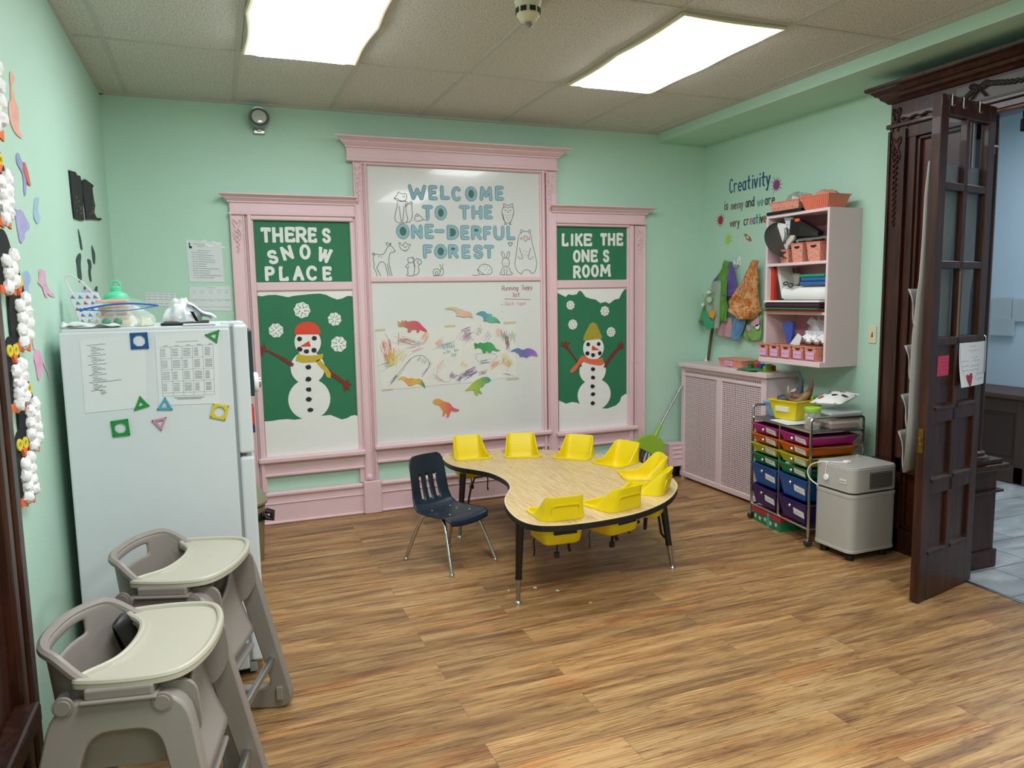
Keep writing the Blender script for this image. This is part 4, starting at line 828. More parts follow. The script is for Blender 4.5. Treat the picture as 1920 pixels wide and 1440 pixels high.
o = cut('ruler_strip', [(-0.599,1.905),(-0.575,1.894),(-0.584,1.691),(-0.605,1.685)], .001,.003, mat('pale_yellow_card','#B9B878',.6), 'pale yellow ruler strip hanging in the back left corner','ruler')
b = MB()
for k in range(16):
    z = o.location.z+.015+k*.0148; x = o.location.x; b.line([(x-.012,z),(x+.004,z)],.0016,FB,.0036)
b.done('tick_marks', M_greyink, o)

# ================================================================ refrigerator against the left wall
from mathutils import noise
M_fridge = mat('white_enamel', '#D6DBDF', .32, bump=.03, bs=400)
M_gasket = mat('grey_gasket', '#8E9497', .6)
FX0, FX1, FXD, FY0, FY1, FZT = -.530, .044, .108, 3.08, 3.70, 1.427
t = thing('refrigerator', 'white top-freezer refrigerator against the left wall behind the high chairs', 'refrigerator', (-.24,3.39,0))
MB().box(FX0,FX1,FY0,FY1,.03,FZT-.012,.006).box(FX0+.01,FX1,FY0+.004,FY1-.004,FZT-.014,FZT,.004).done('cabinet', M_fridge, t)
MB().box(FX1,FX1+.012,FY0+.01,FY1-.01,.06,FZT-.01).done('gasket', M_gasket, t)
d = MB().box(FX1+.010,FXD,FY0,FY1,.915+.005,FZT,.010,seg=3).done('freezer_door', M_fridge, t)
d = MB().box(FX1+.010,FXD,FY0,FY1,.06,.905,.010,seg=3).done('fridge_door', M_fridge, t)
MB().box(FX1-.03,FXD-.012,FY0+.02,FY0+.07,FZT-.002,FZT+.012,.004).done('hinge_cover', M_fridge, t)
for x in (FX0+.05,FX1-.05):
    for y in (FY0+.05,FY1-.05): MB().cyl((x,y,0),(x,y,.035),.02,n=10).done('foot', M_black, t)
MB().box(FX1,FX1+.03,FY0+.01,FY1-.01,.012,.055,.003).done('kick_grille', M_gasket, t)
FF = lambda u,v,w: (u, FY0-w, v)
q1 = [(-0.464,1.386),(-0.251,1.401),(-0.261,1.129),(-0.466,1.12)]; q2 = [(-0.218,1.393),(-0.0,1.398),(-0.008,1.125),(-0.221,1.132)]
o = doc('list_sheet', q1, FF, .0005, 'white printed list held on the fridge side by the blue square magnet')
spec = []
v = .08
for blk in (5,4,5,3,4):
    spec.append((.10,.38,v)); v += .03
    for k in range(blk): spec.append((.15+.02*(k%2),.24+.12*((k*7)%3)/2,v)); v += .022
    v += .004
spec += [(.12,.30,.70),(.26,.34,.715),(.26,.36,.74),(.27,.33,.76),(.24,.60,.59)]
lines(o, FF, .0022, q1, spec, M_greyink, .0022)
o = doc('menu_calendar_sheet', q2, FF, .0005, 'white printed menu calendar on the fridge side held by the green triangle magnet')
spec = [(.32,.68,.10)]
for c in range(5):
    spec.append((.12+.18*c,.19+.18*c,.15))
    for r_ in range(4):
        for k in range(5): spec.append((.08+.175*c,.15+.175*c+.05*((k*3+c+r_)%3)/2,.20+.165*r_+.024*k))
spec += [(.25,.75,.895),(.3,.7,.915)]
lines(o, FF, .0022, q2, spec, M_greyink, .0019)
b = MB(); TL,TR,BR,BL = [V(q) for q in q2]; P = lambda u,v: tuple((TL*(1-u)+TR*u)*(1-v)+(BL*(1-u)+BR*u)*v)
for r_ in range(6): b.line([P(.07,.165+.165*r_ if r_<5 else .87),P(.92,.165+.165*r_ if r_<5 else .87)],.0012,FF,.0021)
for c in range(6): b.line([P(.07+.17*c,.165),P(.07+.17*c,.87)],.0012,FF,.0021)
b.done('grid_lines', M_greyink, o)
MG = 'plastic magnetic tiles on the fridge side'
def magnet(poly, hexc, label, hole=.5, nh=8):
    c = V((sum(p[0] for p in poly)/len(poly), sum(p[1] for p in poly)/len(poly))); N = 48
    # resample the outline so that outline and hole have equal counts
    per = []; L = len(poly)
    for i in range(L):
        a, e = V(poly[i]), V(poly[(i+1)%L])
        for k in range(N//L): per.append(tuple(a+(e-a)*k/(N//L)))
    r = min((V(p)-c).length for p in per)*hole
    a0 = math.atan2(per[0][1]-c.y, per[0][0]-c.x); sgn = 1 if sum(per[i][0]*per[(i+1)%N][1]-per[(i+1)%N][0]*per[i][1] for i in range(N))>0 else -1
    inner = []
    for k in range(N):
        a = a0+sgn*2*PI*k/N
        if nh==3:
            b_ = V(per[k])-c; inner.append(tuple(c+b_*hole))
        else:
            m_ = math.cos(PI/nh)/math.cos(((a-a0+PI/8) % (2*PI/nh))-PI/nh); inner.append((c.x+r*m_*math.cos(a), c.y+r*m_*math.sin(a)))
    b = MB(); b.ring(per, inner, FF, .0024, .0085)
    o = b.done('magnetic_tile', mat('magnet_'+hexc[1:],hexc,.3), bev=.0008); tag(o, label, 'magnet', MG)
    e = MB()
    for p in poly:
        q = c+(V(p)-c)*.88; e.prism(blob(tuple(q),.0022,.0022,8), FF, .0085, .0090)
    e.done('rivet', M_black, o); return o
magnet([(-0.3,1.407),(-0.242,1.408),(-0.24,1.348),(-0.3,1.347)], '#15508F', 'blue square magnetic tile on top of the printed list', .74)
magnet([(-0.046,1.392),(0.008,1.41),(-0.004,1.358)], '#2C8A45', 'green triangle magnetic tile at the top of the menu calendar', .42,3)
magnet([(-0.283,1.173),(-0.252,1.133),(-0.306,1.119)], '#1F8E3C', 'green triangle magnetic tile at the bottom corner of the printed list', .36,3)
magnet([(-0.198,1.164),(-0.174,1.113),(-0.229,1.117)], '#49A6BA', 'teal triangle magnetic tile between the two sheets', .5,3)
magnet([(-0.25,1.078),(-0.197,1.087),(-0.218,1.035)], '#C88AA6', 'pink triangle magnetic tile, lowest of the triangles', .48,3)
magnet([(-0.386,1.085),(-0.328,1.09),(-0.324,1.028),(-0.382,1.026)], '#1E8B3E', 'green square magnetic tile low on the fridge side', .7)
magnet([(-0.032,1.128),(0.027,1.115),(0.009,1.058),(-0.047,1.074)], '#D3C240', 'yellow square magnetic tile at the bottom corner of the menu calendar', .7)
# things on the freezer door front, seen edge-on
t = tag(MB().box(FXD,FXD+.016,3.12,3.36,1.14,1.402,.004).done('magnetic_board', mat('dark_teal_board','#16343A',.4)), 'dark teal board stuck on the freezer door front, seen edge-on','board')
t = thing('kitchen_timer', 'white and chrome round timer stuck on the dark board of the freezer door', 'timer', (FXD+.017,3.17,1.15))
Mx = Matrix.Rotation(R(90),3,'Y')
MB().lathe([(.04,0),(.042,.006),(.04,.014),(.034,.018)], (FXD+.017,3.17,1.19), 20, M=Mx).done('body', mat('white_gloss','#F2F4F4',.15), t, smooth=True)
MB().lathe([(.022,.016),(.022,.026),(.018,.028)], (FXD+.017,3.17,1.19), 16, M=Mx).done('dial', M_chrome, t, smooth=True)
tag(MB().box(FXD,FXD+.010,3.11,3.20,1.03,1.10,.002).done('red_magnet', mat('red_plastic','#C13A2A',.4)), 'red magnet on the freezer door front below the timer','magnet')
tag(MB().box(FXD,FXD+.010,3.11,3.20,.995,1.028,.002).done('blue_magnet', mat('navy_plastic','#26305E',.4)), 'dark blue magnet on the freezer door front under the red one','magnet')

# ---------------------------------------------------------------- on top of the refrigerator
def lump(bm, c, rx, ry, rz, seed=0, amp=.25, fr_=3, n=22, m=14, flat=True):
    def f(u,v):
        a = 2*PI*u; th = PI*v
        d = V((math.sin(th)*math.cos(a), math.sin(th)*math.sin(a), math.cos(th)))
        k = 1+amp*noise.noise(d*fr_+V((seed*3.1,seed,0)))+amp*.5*noise.noise(d*fr_*2.7+V((seed,7,seed)))
        z = d.z*k
        if flat: z = max(z,-.02)
        return (c[0]+rx*d.x*k, c[1]+ry*d.y*k, c[2]+rz*z)
    bm.grid(f,n,m); return bm
ZT = FZT+.001
M_clear = mat('clear_plastic_film', '#EEF2F0', .12, alpha=.3, spec=.6)
M_cloth = mat('white_cotton_cloth', '#E6E8EA', .85, bump=.1, bs=300)
t = thing('gift_bag', 'paper gift bag with triangle print leaning on the wall atop the fridge', 'gift bag', (-.50,3.45,ZT))
M_bag = mat('white_bag_paper','#CFD6DA',.6)
bl = frame((-.512,3.45,ZT+.006), (.995,.1,0), (-.27,.0,.963), (.1,-.995,.03))
b = MB(); b.box(0,.105,0,.130,-.03,.03,.003,fr=bl)
for i in range(4):
    for j in range(5):
        x, y, s_ = .012+i*.026+(j%2)*.010, .012+j*.025, .009
        if x<.095: b.mi = 1+(i+j*2)%3; b.prism([(x-s_,y-s_*.6),(x+s_,y-s_*.6),(x,y+s_)], bl, .0302,.0308)
b.done('bag_body', [M_bag]+[mat('bag_print_%d'%k,hx,.6) for k,hx in enumerate(('#5E7A86','#A8506A','#7F6C9A'))], t)
MB().prism([(.045,.11),(.098,.10),(.104,.135),(.055,.145)], bl, -.02,.02).done('tissue', mat('lilac_paper','#B4B2D8',.7), t)
h = MB()
for w_ in (-.022,.028):
    h.tube([bl(u,v,w_) for u,v in smoothpl([(.018,.12),(.010,.16),(.012,.195),(.028,.208),(.055,.19),(.08,.15),(.088,.12)],2)], .0028, 6)
h.done('cord_handle', mat('cord_white','#DCD6D2',.8), t, smooth=True)
t = thing('water_jug', 'mint green lidded jug behind the bread bag on the fridge', 'jug', (-.395,3.62,ZT))
M_mint = mat('mint_plastic','#5CCB9C',.4)
jx, jy = -.395, 3.62
MB().lathe([(.040,ZT),(.046,ZT+.006),(.046,ZT+.10),(.044,ZT+.105)], (jx,jy,0), 28).done('jug_body', mat('smoke_mint','#8ADDB8',.2,alpha=.7), t, smooth=True)
MB().lathe([(.046,ZT+.100),(.049,ZT+.104),(.049,ZT+.116),(.042,ZT+.128),(.026,ZT+.136),(.021,ZT+.138),(.021,ZT+.156),(.018,ZT+.159),(.004,ZT+.16)], (jx,jy,0), 28).done('lid', M_mint, t, smooth=True)
MB().tube([(jx+x,jy,ZT+.152+z) for x,z in smoothpl([(-.018,0),(-.018,.018),(-.011,.030),(.011,.030),(.018,.018),(.018,0)],2)], .0045, 8).done('carry_loop', M_mint, t, smooth=True)
# zip bag of bread
t = thing('zip_bag', 'clear zip bag with blue closure holding bread and green balls on the fridge', 'zip bag', (-.33,3.22,ZT))
lump(MB(), (-.335,3.22,ZT+.002), .115,.065,.085, 2, .12, 2).done('bag_film', M_clear, t, smooth=True)
zl = [(-.466,3.17,ZT+.066),(-.40,3.17,ZT+.080),(-.33,3.165,ZT+.087),(-.26,3.17,ZT+.085),(-.205,3.175,ZT+.077)]
M_zip = mat('blue_zip','#1F62B8',.4)
MB().tube(smoothpl(zl,2), .0040, 6).tube(smoothpl([zl[0],(-.40,3.15,ZT+.062),(-.33,3.145,ZT+.059),(-.26,3.15,ZT+.066),zl[-1]],2), .0020, 6).ball(zl[0],.007).done('zip_strip', M_zip, t, smooth=True)
MB().grid(lambda u,v: (-.45+.235*u, 3.175+.02*math.sin(u*3), ZT+.066+.045*v*math.sin(PI*u)**.7+.018*math.sin(PI*u)*(1-v)),16,6).done('bag_mouth', M_clear, t, smooth=True)
M_bread = mat('bread_crumb','#E2C9A0',.9,var=.06,vs=40,bump=.4,bs=120)
for k in range(3): MB().box(-.418+.003*k,-.305,3.185,3.265,ZT+.004+k*.027,ZT+.028+k*.027,.009).done('bread_slice', M_bread, t, smooth=True)
MB().box(-.42,-.31,3.19,3.265,ZT+.088,ZT+.102,.006).done('pink_wrapper', mat('salmon_wrap','#E0A894',.6), t)
MB().box(-.40,-.36,3.175,3.185,ZT+.042,ZT+.064,.004).box(-.35,-.315,3.175,3.185,ZT+.046,ZT+.068,.004).done('brown_piece', mat('tan_food','#A88A72',.8), t)
for x in (-.384,-.346): MB().ball((x,3.168,ZT+.0175),.0168).done('green_ball', mat('dull_green_ball','#4E8A6A',.5), t, smooth=True)
lump(MB(), (-.262,3.22,ZT+.001), .035,.035,.028, 5,.4,4).done('lettuce', mat('pale_green_food','#CFD2A8',.8), t, smooth=True)
# hat of white cloth on a black folder
t = tag(MB().box(-.20,-.03,3.14,3.48,ZT,ZT+.010,.003).done('black_folder', M_black), 'flat black folder on the fridge under the white cloth','folder')
t = tag(MB().box(-.12,-.005,3.083,3.136,ZT,ZT+.006,.001).done('white_card', M_paper), 'white card at the front edge of the fridge top','card')
t = thing('white_hat', 'crumpled white cloth hat with black band on the black folder', 'hat', (-.11,3.36,ZT+.010))
lump(MB(), (-.135,3.36,ZT+.0115), .068,.085,.085, 9, .30, 2.0, 34, 20).done('crown', M_cloth, t, smooth=True)
MB().grid(lambda u,v: (-.105+.105*u-.015*v, 3.30+.10*v, ZT+.080-.062*u+.008*math.sin(v*5)+.005*math.sin(u*9)),10,8).done('brim', M_cloth, t, smooth=True, solid=.004)
bf = frame((-.080,3.272,ZT+.012),(.4,-.2,-.0),(-.40,0,.92),(0,-1,0))
MB().box(0,.030,0,.042,-.002,.004,.001,fr=bf).done('black_band', M_black, t)
t = thing('plastic_bag', 'flat crumpled white plastic bag hanging over the fridge top near the wall', 'plastic bag', (-.45,3.2,ZT))
MB().grid(lambda u,v: (-.525+.19*u, 3.085+.16*v, ZT+.004+.03*max(0,noise.noise(V((u*5,v*4,2)))+.25)*(1-.6*u)),24,16).done('film', mat('white_film','#DDE4E0',.3,alpha=.85), t, smooth=True, solid=.002)

# ---------------------------------------------------------------- bin beyond the refrigerator
t = thing('trash_bin', 'tan bin with black liner and olive lid behind the fridge', 'trash bin', (.075,4.52,0))
M_olive = mat('olive_plastic','#8E8A70',.45); M_tan = mat('tan_plastic','#8C7D60',.5)
MB().lathe([(.10,0),(.105,.01),(.125,.30),(.128,.33)], (.075,4.52,0), 24).done('bin_body', M_tan, t, smooth=True)
lump(MB(), (.075,4.52,.255), .142,.142,.09, 4,.10,5).done('liner', mat('black_bag_film','#101012',.3), t, smooth=True)
MB().tube([(.2,4.44,.31),(.235,4.43,.30),(.232,4.43,.262),(.2,4.44,.27)],.018,8).done('liner_knot', mat('black_bag_film','#101012',.3), t, smooth=True)
MB().lathe([(.140,.345),(.144,.36),(.125,.40),(.085,.455),(.05,.475),(.01,.48)], (.075,4.52,0), 24).done('lid', M_olive, t, smooth=True)

# ================================================================ crafts on the left wall
M_cotton = mat('cotton_ball','#F0F0EE',.95,bump=.5,bs=60,sheen=.3); M_beak = mat('orange_craft_paper','#E4703F',.7); M_eye = mat('yellow_craft_paper','#E0CE3C',.6); M_pblack = mat('black_craft_paper','#17171A',.75)
PG = 'cotton-ball paper penguins on the left wall'
def penguin(q, z0, z1, label, w=.056, lean=0, eyes=True, clumps=8, seed=0):
    y = q; rn = random.Random(seed); h = z1-z0
    t = thing('paper_penguin', label, 'penguin craft', (XL, y, z0), group=PG)
    X = lambda u,v,w_: (XL+w_+.25*(u+w+.004), y+u+lean*v, z0+v)
    body = smoothpl([(-w*.9,0.03*h),(-w*1.05,h*.35),(-w*.8,h*.7),(-w*.35,h*.97),(w*.1,h),(w*.45,h*.9),(w*.75,h*.65),(w,h*.3),(w*.75,.02*h)],2,True)
    MB().prism(body, X, .001,.006).done('body', M_pblack, t)
    c = MB()
    for k in range(clumps):
        vv = h*(.08+.50*k/(clumps-1)); uu = (w*.30)*(1 if k%2 else -1)+.016+rn.uniform(-.006,.006)
        lump(c, X(uu,vv,.010), .016,.021,.021+rn.uniform(0,.004), seed*10+k, .28, 3, 14, 9, False)
    c.done('cotton_belly', M_cotton, t, smooth=True)
    if eyes:
        e = MB()
        for s_ in (-1,1): e.ring([X2 for X2 in blob((s_*w*.28,h*.80),.013,.018,16)],[X2 for X2 in blob((s_*w*.28,h*.80),.006,.009,16)], X,.006,.010)
        e.done('eye', M_eye, t)
        MB().prism([(-.014,h*.74),(.014,h*.74),(0,h*.63)], X,.006,.014).done('beak', M_beak, t)
    f = MB()
    for s_ in (-1,1): f.prism([(s_*w*.35-.016,-.005),(s_*w*.35-.02,.02),(s_*w*.35+.02,.02),(s_*w*.35+.018,-.012),(s_*w*.35,-.004)], X,.004,.010)
    f.done('foot', M_beak, t)
penguin(2.57, 1.998, 2.33, 'topmost cotton-ball penguin on the left wall, beside the peach giraffe', seed=1, eyes=False)
penguin(2.56, 1.748, 1.975, 'cotton-ball penguin with one yellow eye below the topmost one', seed=2)
penguin(2.545, 1.555, 1.735, 'cotton-ball penguin at the photo edge above the tall long-bodied one', seed=3, eyes=False, clumps=6)
penguin(2.66, 1.385, 1.64, 'tall cotton-ball penguin with yellow eye, left of the blue paper animal', seed=4)
penguin(2.53, 1.215, 1.43, 'cotton-ball penguin close to the dark door casing, middle of the left column', seed=5)
penguin(2.655, 1.07, 1.308, 'cotton-ball penguin nearest the fridge, leaning black body', seed=6, lean=-.05)
penguin(2.54, .935, 1.155, 'lowest cotton-ball penguin beside the door casing', seed=7)
AG = 'painted paper animals on the left wall'
def leftcut(name, poly, hexc, label, cat, group, w0=.001, w1=.003, curl=0, smoothit=1, m=None):
    return cut(name, smoothpl(poly,smoothit,True) if smoothit else poly, w0, w1, m or mat('paint_'+hexc[1:],hexc,.75,var=.12,vs=25), label, cat, group, fr=FL)
leftcut('paper_giraffe', [(2.921,2.266),(2.954,2.268),(2.984,2.258),(2.962,2.244),(2.927,2.217),(2.957,2.209),(2.95,2.181),(2.986,2.174),(2.997,2.148),(2.97,2.102),(3.02,2.072),(2.962,2.068),(2.905,2.072),(2.863,2.091),(2.857,2.117),(2.863,2.153),(2.897,2.169),(2.903,2.197),(2.912,2.219),(2.911,2.238)], '#E3AE9C', 'peach painted long-necked animal, highest on the left wall', 'paper animal', AG)
o = leftcut('paper_dinosaur', [(2.903,2.003),(2.941,2.014),(2.968,1.994),(3.002,1.989),(3.011,1.966),(3.021,1.947),(2.996,1.883),(2.963,1.879),(2.975,1.944),(2.946,1.96),(2.899,1.972)], '#9C9CC8', 'lavender and red painted animal below the peach one', 'paper animal', AG)
cut('red_half', [(2.986,1.991),(3.016,1.994),(3.048,1.968),(3.073,1.925),(3.033,1.925),(3.002,1.944),(2.982,1.961)], .003,.0045, mat('paint_red','#C76A60',.75,var=.1,vs=25), parent=o, fr=FL)
o = leftcut('paper_dinosaur', [(2.81,1.818),(2.839,1.816),(2.902,1.827),(2.948,1.809),(3.023,1.779),(2.912,1.751),(2.921,1.733),(2.889,1.726),(2.876,1.715),(2.842,1.717),(2.828,1.746),(2.818,1.784)], '#AAA8D2', 'lavender long-necked painted animal beside the second penguin', 'paper animal', AG)
cut('neck', [(2.8,1.933),(2.837,1.931),(2.85,1.906),(2.829,1.868),(2.832,1.815),(2.811,1.813),(2.812,1.865),(2.82,1.901),(2.796,1.913)], .001,.003, mat('paint_pale','#BFC9DA',.75), parent=o, fr=FL)
leftcut('paper_dinosaur', [(3.135,1.894),(3.205,1.903),(3.18,1.877),(3.156,1.861),(3.168,1.841),(3.201,1.833),(3.148,1.801),(3.108,1.804),(3.08,1.823),(3.099,1.855),(3.117,1.874)], '#9FBFD2', 'pale blue painted animal in the middle of the left wall', 'paper animal', AG)
leftcut('paper_dinosaur', [(2.891,1.631),(2.941,1.618),(2.948,1.595),(2.896,1.578),(2.901,1.547),(2.869,1.55),(2.818,1.53),(2.818,1.557),(2.79,1.576),(2.818,1.611)], '#9DB6DA', 'blue painted animal right of the tall penguin', 'paper animal', AG)
leftcut('paper_dinosaur', [(3.087,1.639),(3.149,1.643),(3.202,1.629),(3.176,1.6),(3.245,1.567),(3.363,1.544),(3.258,1.544),(3.186,1.561),(3.199,1.539),(3.147,1.546),(3.121,1.577),(3.081,1.587),(3.047,1.591),(3.083,1.603)], '#D2A9BC', 'pink painted animal with a long tail right of the blue one', 'paper animal', AG)
o = leftcut('paper_giraffe', [(2.921,1.368),(2.972,1.363),(3.015,1.328),(3.008,1.301),(2.948,1.26),(2.92,1.263),(2.908,1.309),(2.886,1.342)], '#E0A4C4', 'pink painted long-necked animal beside the fridge corner', 'paper animal', AG)
cut('neck', [(2.865,1.469),(2.902,1.472),(2.899,1.44),(2.906,1.414),(2.921,1.368),(2.898,1.37),(2.883,1.412),(2.868,1.438)], .001,.003, mat('paint_palepink','#DCC6CE',.75), parent=o, fr=FL)
cut('tail', [(3.009,1.32),(3.027,1.315),(3.122,1.255),(3.101,1.25),(3.078,1.273)], .001,.003, mat('paint_palepink','#DCC6CE',.75), parent=o, fr=FL)
BG = 'black paper boots on the left wall'
for poly,l,s_ in (([(3.88,2.105),(4.051,2.123),(4.07,2.114),(4.174,2.124),(4.197,2.063),(4.173,1.964),(4.185,1.916),(4.063,1.906),(3.907,1.899),(3.892,1.967)],'black paper boot with gold specks, left one of the pair',1),([(4.234,2.112),(4.328,2.132),(4.603,2.14),(4.546,2.116),(4.568,2.06),(4.601,2.038),(4.544,1.992),(4.624,1.973),(4.838,1.992),(4.768,1.974),(4.455,1.948),(4.261,1.928),(4.248,1.979),(4.227,2.049)],'black paper boot with pointed toe, right one of the pair',2)):
    o = cut('paper_boot', poly, .001,.008, M_pblack, l, 'paper boot', BG, fr=FL)
    b = MB(); rn = random.Random(s_); c = V((sum(p[0] for p in poly)/len(poly), min(p[1] for p in poly)+.07))
    for k in range(12): b.prism(blob((c.x+rn.uniform(-.09,.06), c.y+rn.uniform(-.03,.04)),.006,.003,6), FL,.008,.0086)
    b.done('gold_speck', mat('gold_glitter','#B59A4A',.4,.6), o)
SG = 'dark green paper strips in the back left corner'
for poly,l in (([(4.008,1.864),(4.036,1.851),(4.073,1.819),(4.084,1.791),(4.096,1.771),(4.057,1.767),(4.032,1.787),(4.021,1.821)],'dark green painted strip under the boots'),
  ([(3.994,1.752),(4.043,1.744),(3.989,1.691),(4.009,1.634),(3.944,1.61),(3.895,1.631),(3.897,1.694),(3.88,1.717)],'dark green painted strip left of the others, above the gift bag'),
  ([(4.386,1.819),(4.458,1.795),(4.498,1.769),(4.457,1.715),(4.397,1.724)],'upper dark green painted strip nearest the ruler'),
  ([(4.205,1.734),(4.315,1.736),(4.34,1.706),(4.281,1.673),(4.301,1.625),(4.245,1.624),(4.215,1.67),(4.251,1.702)],'middle dark green painted strip between two others'),
  ([(4.045,1.6),(4.096,1.591),(4.079,1.576),(4.039,1.579)],'tiny dark green painted scrap above the gift bag'),
  ([(4.397,1.597),(4.493,1.609),(4.456,1.574),(4.482,1.54),(4.397,1.548),(4.342,1.565)],'dark green painted strip beside the mint jug')):
    leftcut('painted_strip', poly, '#2E4A44', l, 'paper strip', SG)

# ================================================================ dark wood entry surround, right
root = setting('trim_5', (3.69, 2.8, 0))
b = MB(); b.box(3.60,XR,3.15,3.265,0,2.42,.004); b.box(3.588,3.61,3.25,3.265,.15,2.40,.003); b.box(3.588,3.61,3.15,3.163,.15,2.40,.003); b.box(3.575,XR,3.145,3.275,0,.16,.006); b.box(3.575,XR,3.14,3.285,.50,.535,.008); b.done('pilaster', M_dwood, root)
b = MB(); b.box(3.61,XR,2.765,3.15,0,.14,.004); b.box(3.61,XR,2.765,3.15,.47,.56,.004); b.box(3.605,XR,2.765,3.158,2.35,2.425,.002); b.box(3.61,XR,3.10,3.15,0,2.42,.004); b.box(3.61,XR,2.765,2.80,0,2.42,.004); b.done('panel_frame', M_dwood, root)
M_dwood2 = mat('mahogany_panel','#4A2012',.35,coat=.3)
MB().box(3.645,XR,2.79,3.11,.1,2.38).done('panel', M_dwood2, root)
b = MB()
for z0,z1 in ((.14,.47),(.56,2.35)):
    b.box(3.622,3.66,2.80,3.10,z0,z0+.02,.006).box(3.622,3.66,2.80,3.10,z1-.02,z1,.006).box(3.622,3.66,2.80,2.82,z0,z1,.006).box(3.622,3.66,3.08,3.10,z0,z1,.006)
b.done('panel_moulding', M_dwood, root)
MB().box(3.605,XR,.9,3.265,2.42,2.555,.004).box(3.585,XR,.9,3.28,2.415,2.44,.006).done('frieze', M_dwood, root)
b = MB()
prof = [(3.605,2.55),(3.59,2.552),(3.575,2.565),(3.555,2.575),(3.545,2.59),(3.53,2.595),(3.505,2.615),(3.485,2.62),(3.478,2.625),(3.478,2.64),(XR,2.64),(XR,2.55)]
b.loops([[(x,.9,z) for x,z in prof],[(x,3.265+max(0,(3.605-x))*.6 if x<3.7 else 3.265,z) for x,z in prof]]); b.done('cornice', M_dwood, root)
MB().box(3.60,3.80,2.765,2.785,0,2.40,.002).box(3.60,3.80,.9,2.785,2.385,2.42,.002).done('jamb', M_dwood, root)
MB().box(3.61,3.66,.9,2.70,2.372,2.388,.002).done('head_stop', mat('worn_oak_strip','#6B4630',.5), root)
MB().box(3.600,3.61,1.0,2.86,2.448,2.535).done('inlay', mat('grey_washed_wood','#5F5A55',.5,var=.15,vs=14,stretch=(8,1,8)), root)
c = MB(); FS = lambda u,v,w: (3.60-w,u,v); carving(c,3.215,2.385,1.85,.075,.004,FS); c.done('carving', M_dwood, root, smooth=True)
c = MB(); carving(c,3.225,2.545,2.43,.06,.004,FS); c.tube([FS(3.19-.02*k,2.455+.006*math.sin(k*1.7),.006) for k in range(18)],.006,6); c.done('carving', M_dwood, root, smooth=True)
c = MB()
gl = smoothpl([(2.83,2.455),(2.79,2.49),(2.72,2.52),(2.66,2.515),(2.58,2.495),(2.45,2.485),(2.30,2.495),(2.15,2.52)],3)
for k,(y,z) in enumerate(gl): c.ball(FS(y,z+.004*(-1)**k,.006),1,(.008,.012,.010),7,5)
for s_ in (-1,1): c.tube([FS(y,z,.01) for y,z in smoothpl([(2.73,2.505),(2.73+s_*.03,2.535),(2.73+s_*.055,2.525),(2.73+s_*.03,2.50),(2.73,2.505),(2.73+s_*.04,2.46)],2)],.006,6)
c.done('garland', mat('carved_walnut','#1D0E0A',.5), root, smooth=True)
p = MB(); p.box(3.69,3.905,2.715,2.785,0,.10,.006).box(3.70,3.885,2.725,2.785,.10,.545,.003).box(3.68,3.92,2.705,2.785,.42,.435,.004).box(3.67,3.94,2.69,2.785,.545,.58,.01).box(3.69,3.905,2.71,2.785,.58,.605,.004); p.done('pedestal', M_dwood, root)
p = MB(); p.lathe([(.075,.605),(.082,.615),(.075,.63),(.06,.635),(.06,.65),(.045,.66),(.042,2.36)],(3.735,2.765,0),24); p.done('column', M_dwood, root, smooth=True)

# ---------------------------------------------------------------- the door leaf
root = setting('door_2', (3.585, 2.62, 0))
DP = frame((3.078,2.514,0),(.978,.209,0),(0,0,1),(.209,-.978,0))
DW_ = .515; B_ = lambda bm,u0,u1,z0,z1,w0,w1,bev=.003: bm.box(u0,u1,z0,z1,w0,w1,bev,fr=DP,seg=1)
b = MB(); B_(b,0,.07,.008,2.39,-.042,0); B_(b,.45,DW_,.008,2.39,-.042,0); B_(b,.068,.452,2.305,2.39,-.042,0); B_(b,.068,.452,.008,.235,-.042,0)
for z0,z1 in ((1.27,1.29),(.90,.945),(.55,.595)): B_(b,.068,.452,z0-.02,z1+.0,-.042,0)
B_(b,.238,.278,.23,1.28,-.042,0); b.done('frame', M_dwood, root)
b = MB(); B_(b,.243,.273,1.28,2.31,-.036,-.002)
for z in (1.99,1.63): B_(b,.068,.452,z-.018,z+.018,-.036,-.002)
b.done('glazing_bar', M_dwood, root)
M_glass = mat('door_glass','#E8EEF0',.04,trans=1,spec=.5)
M_glass.node_tree.nodes['Principled BSDF'].inputs['IOR'].default_value = 1.25
for u0,u1 in ((.07,.243),(.273,.45)):
    for z0,z1 in ((2.008,2.306),(1.648,1.972),(1.29,1.612)): B_(MB(),u0-.004,u1+.004,z0-.004,z1+.004,-.022,-.018,0).done('pane', M_glass, root)
b = MB()
for u0,u1 in ((.07,.238),(.278,.45)):
    for z0,z1 in ((.945,1.25),(.595,.88),(.235,.53)): B_(b,u0-.003,u1+.003,z0-.003,z1+.003,-.03,-.016,0)
b.done('panel', M_dwood, root)
b = MB()
for u0,u1 in ((.07,.238),(.278,.45)):
    for z in (.945,.595,.235): b.hexa([DP(u0,z,-.02),DP(u1,z,-.02),DP(u1,z,.006),DP(u0,z,.006),DP(u0,z+.03,-.02),DP(u1,z+.03,-.02),DP(u1,z+.012,.004),DP(u0,z+.012,.004)])
b.done('panel_moulding', M_dwood, root)
M_brass = mat('old_brass','#8C7238',.35,1)
b = MB(); b.box(-.004,.001,.745,.86,-.032,-.010,.001,fr=DP); b.box(-.012,-.002,.80,.82,-.026,-.016,.002,fr=DP); b.box(-.008,-.002,.77,.79,-.026,-.016,.002,fr=DP); b.done('lock_plate', M_brass, root)
b = MB(); b.cyl(DP(.517,2.17,-.01),DP(.517,2.21,-.01),.009); b.box(.505,.54,2.20,2.208,-.02,.004,.001,fr=DP); b.done('hinge', M_steel, root)
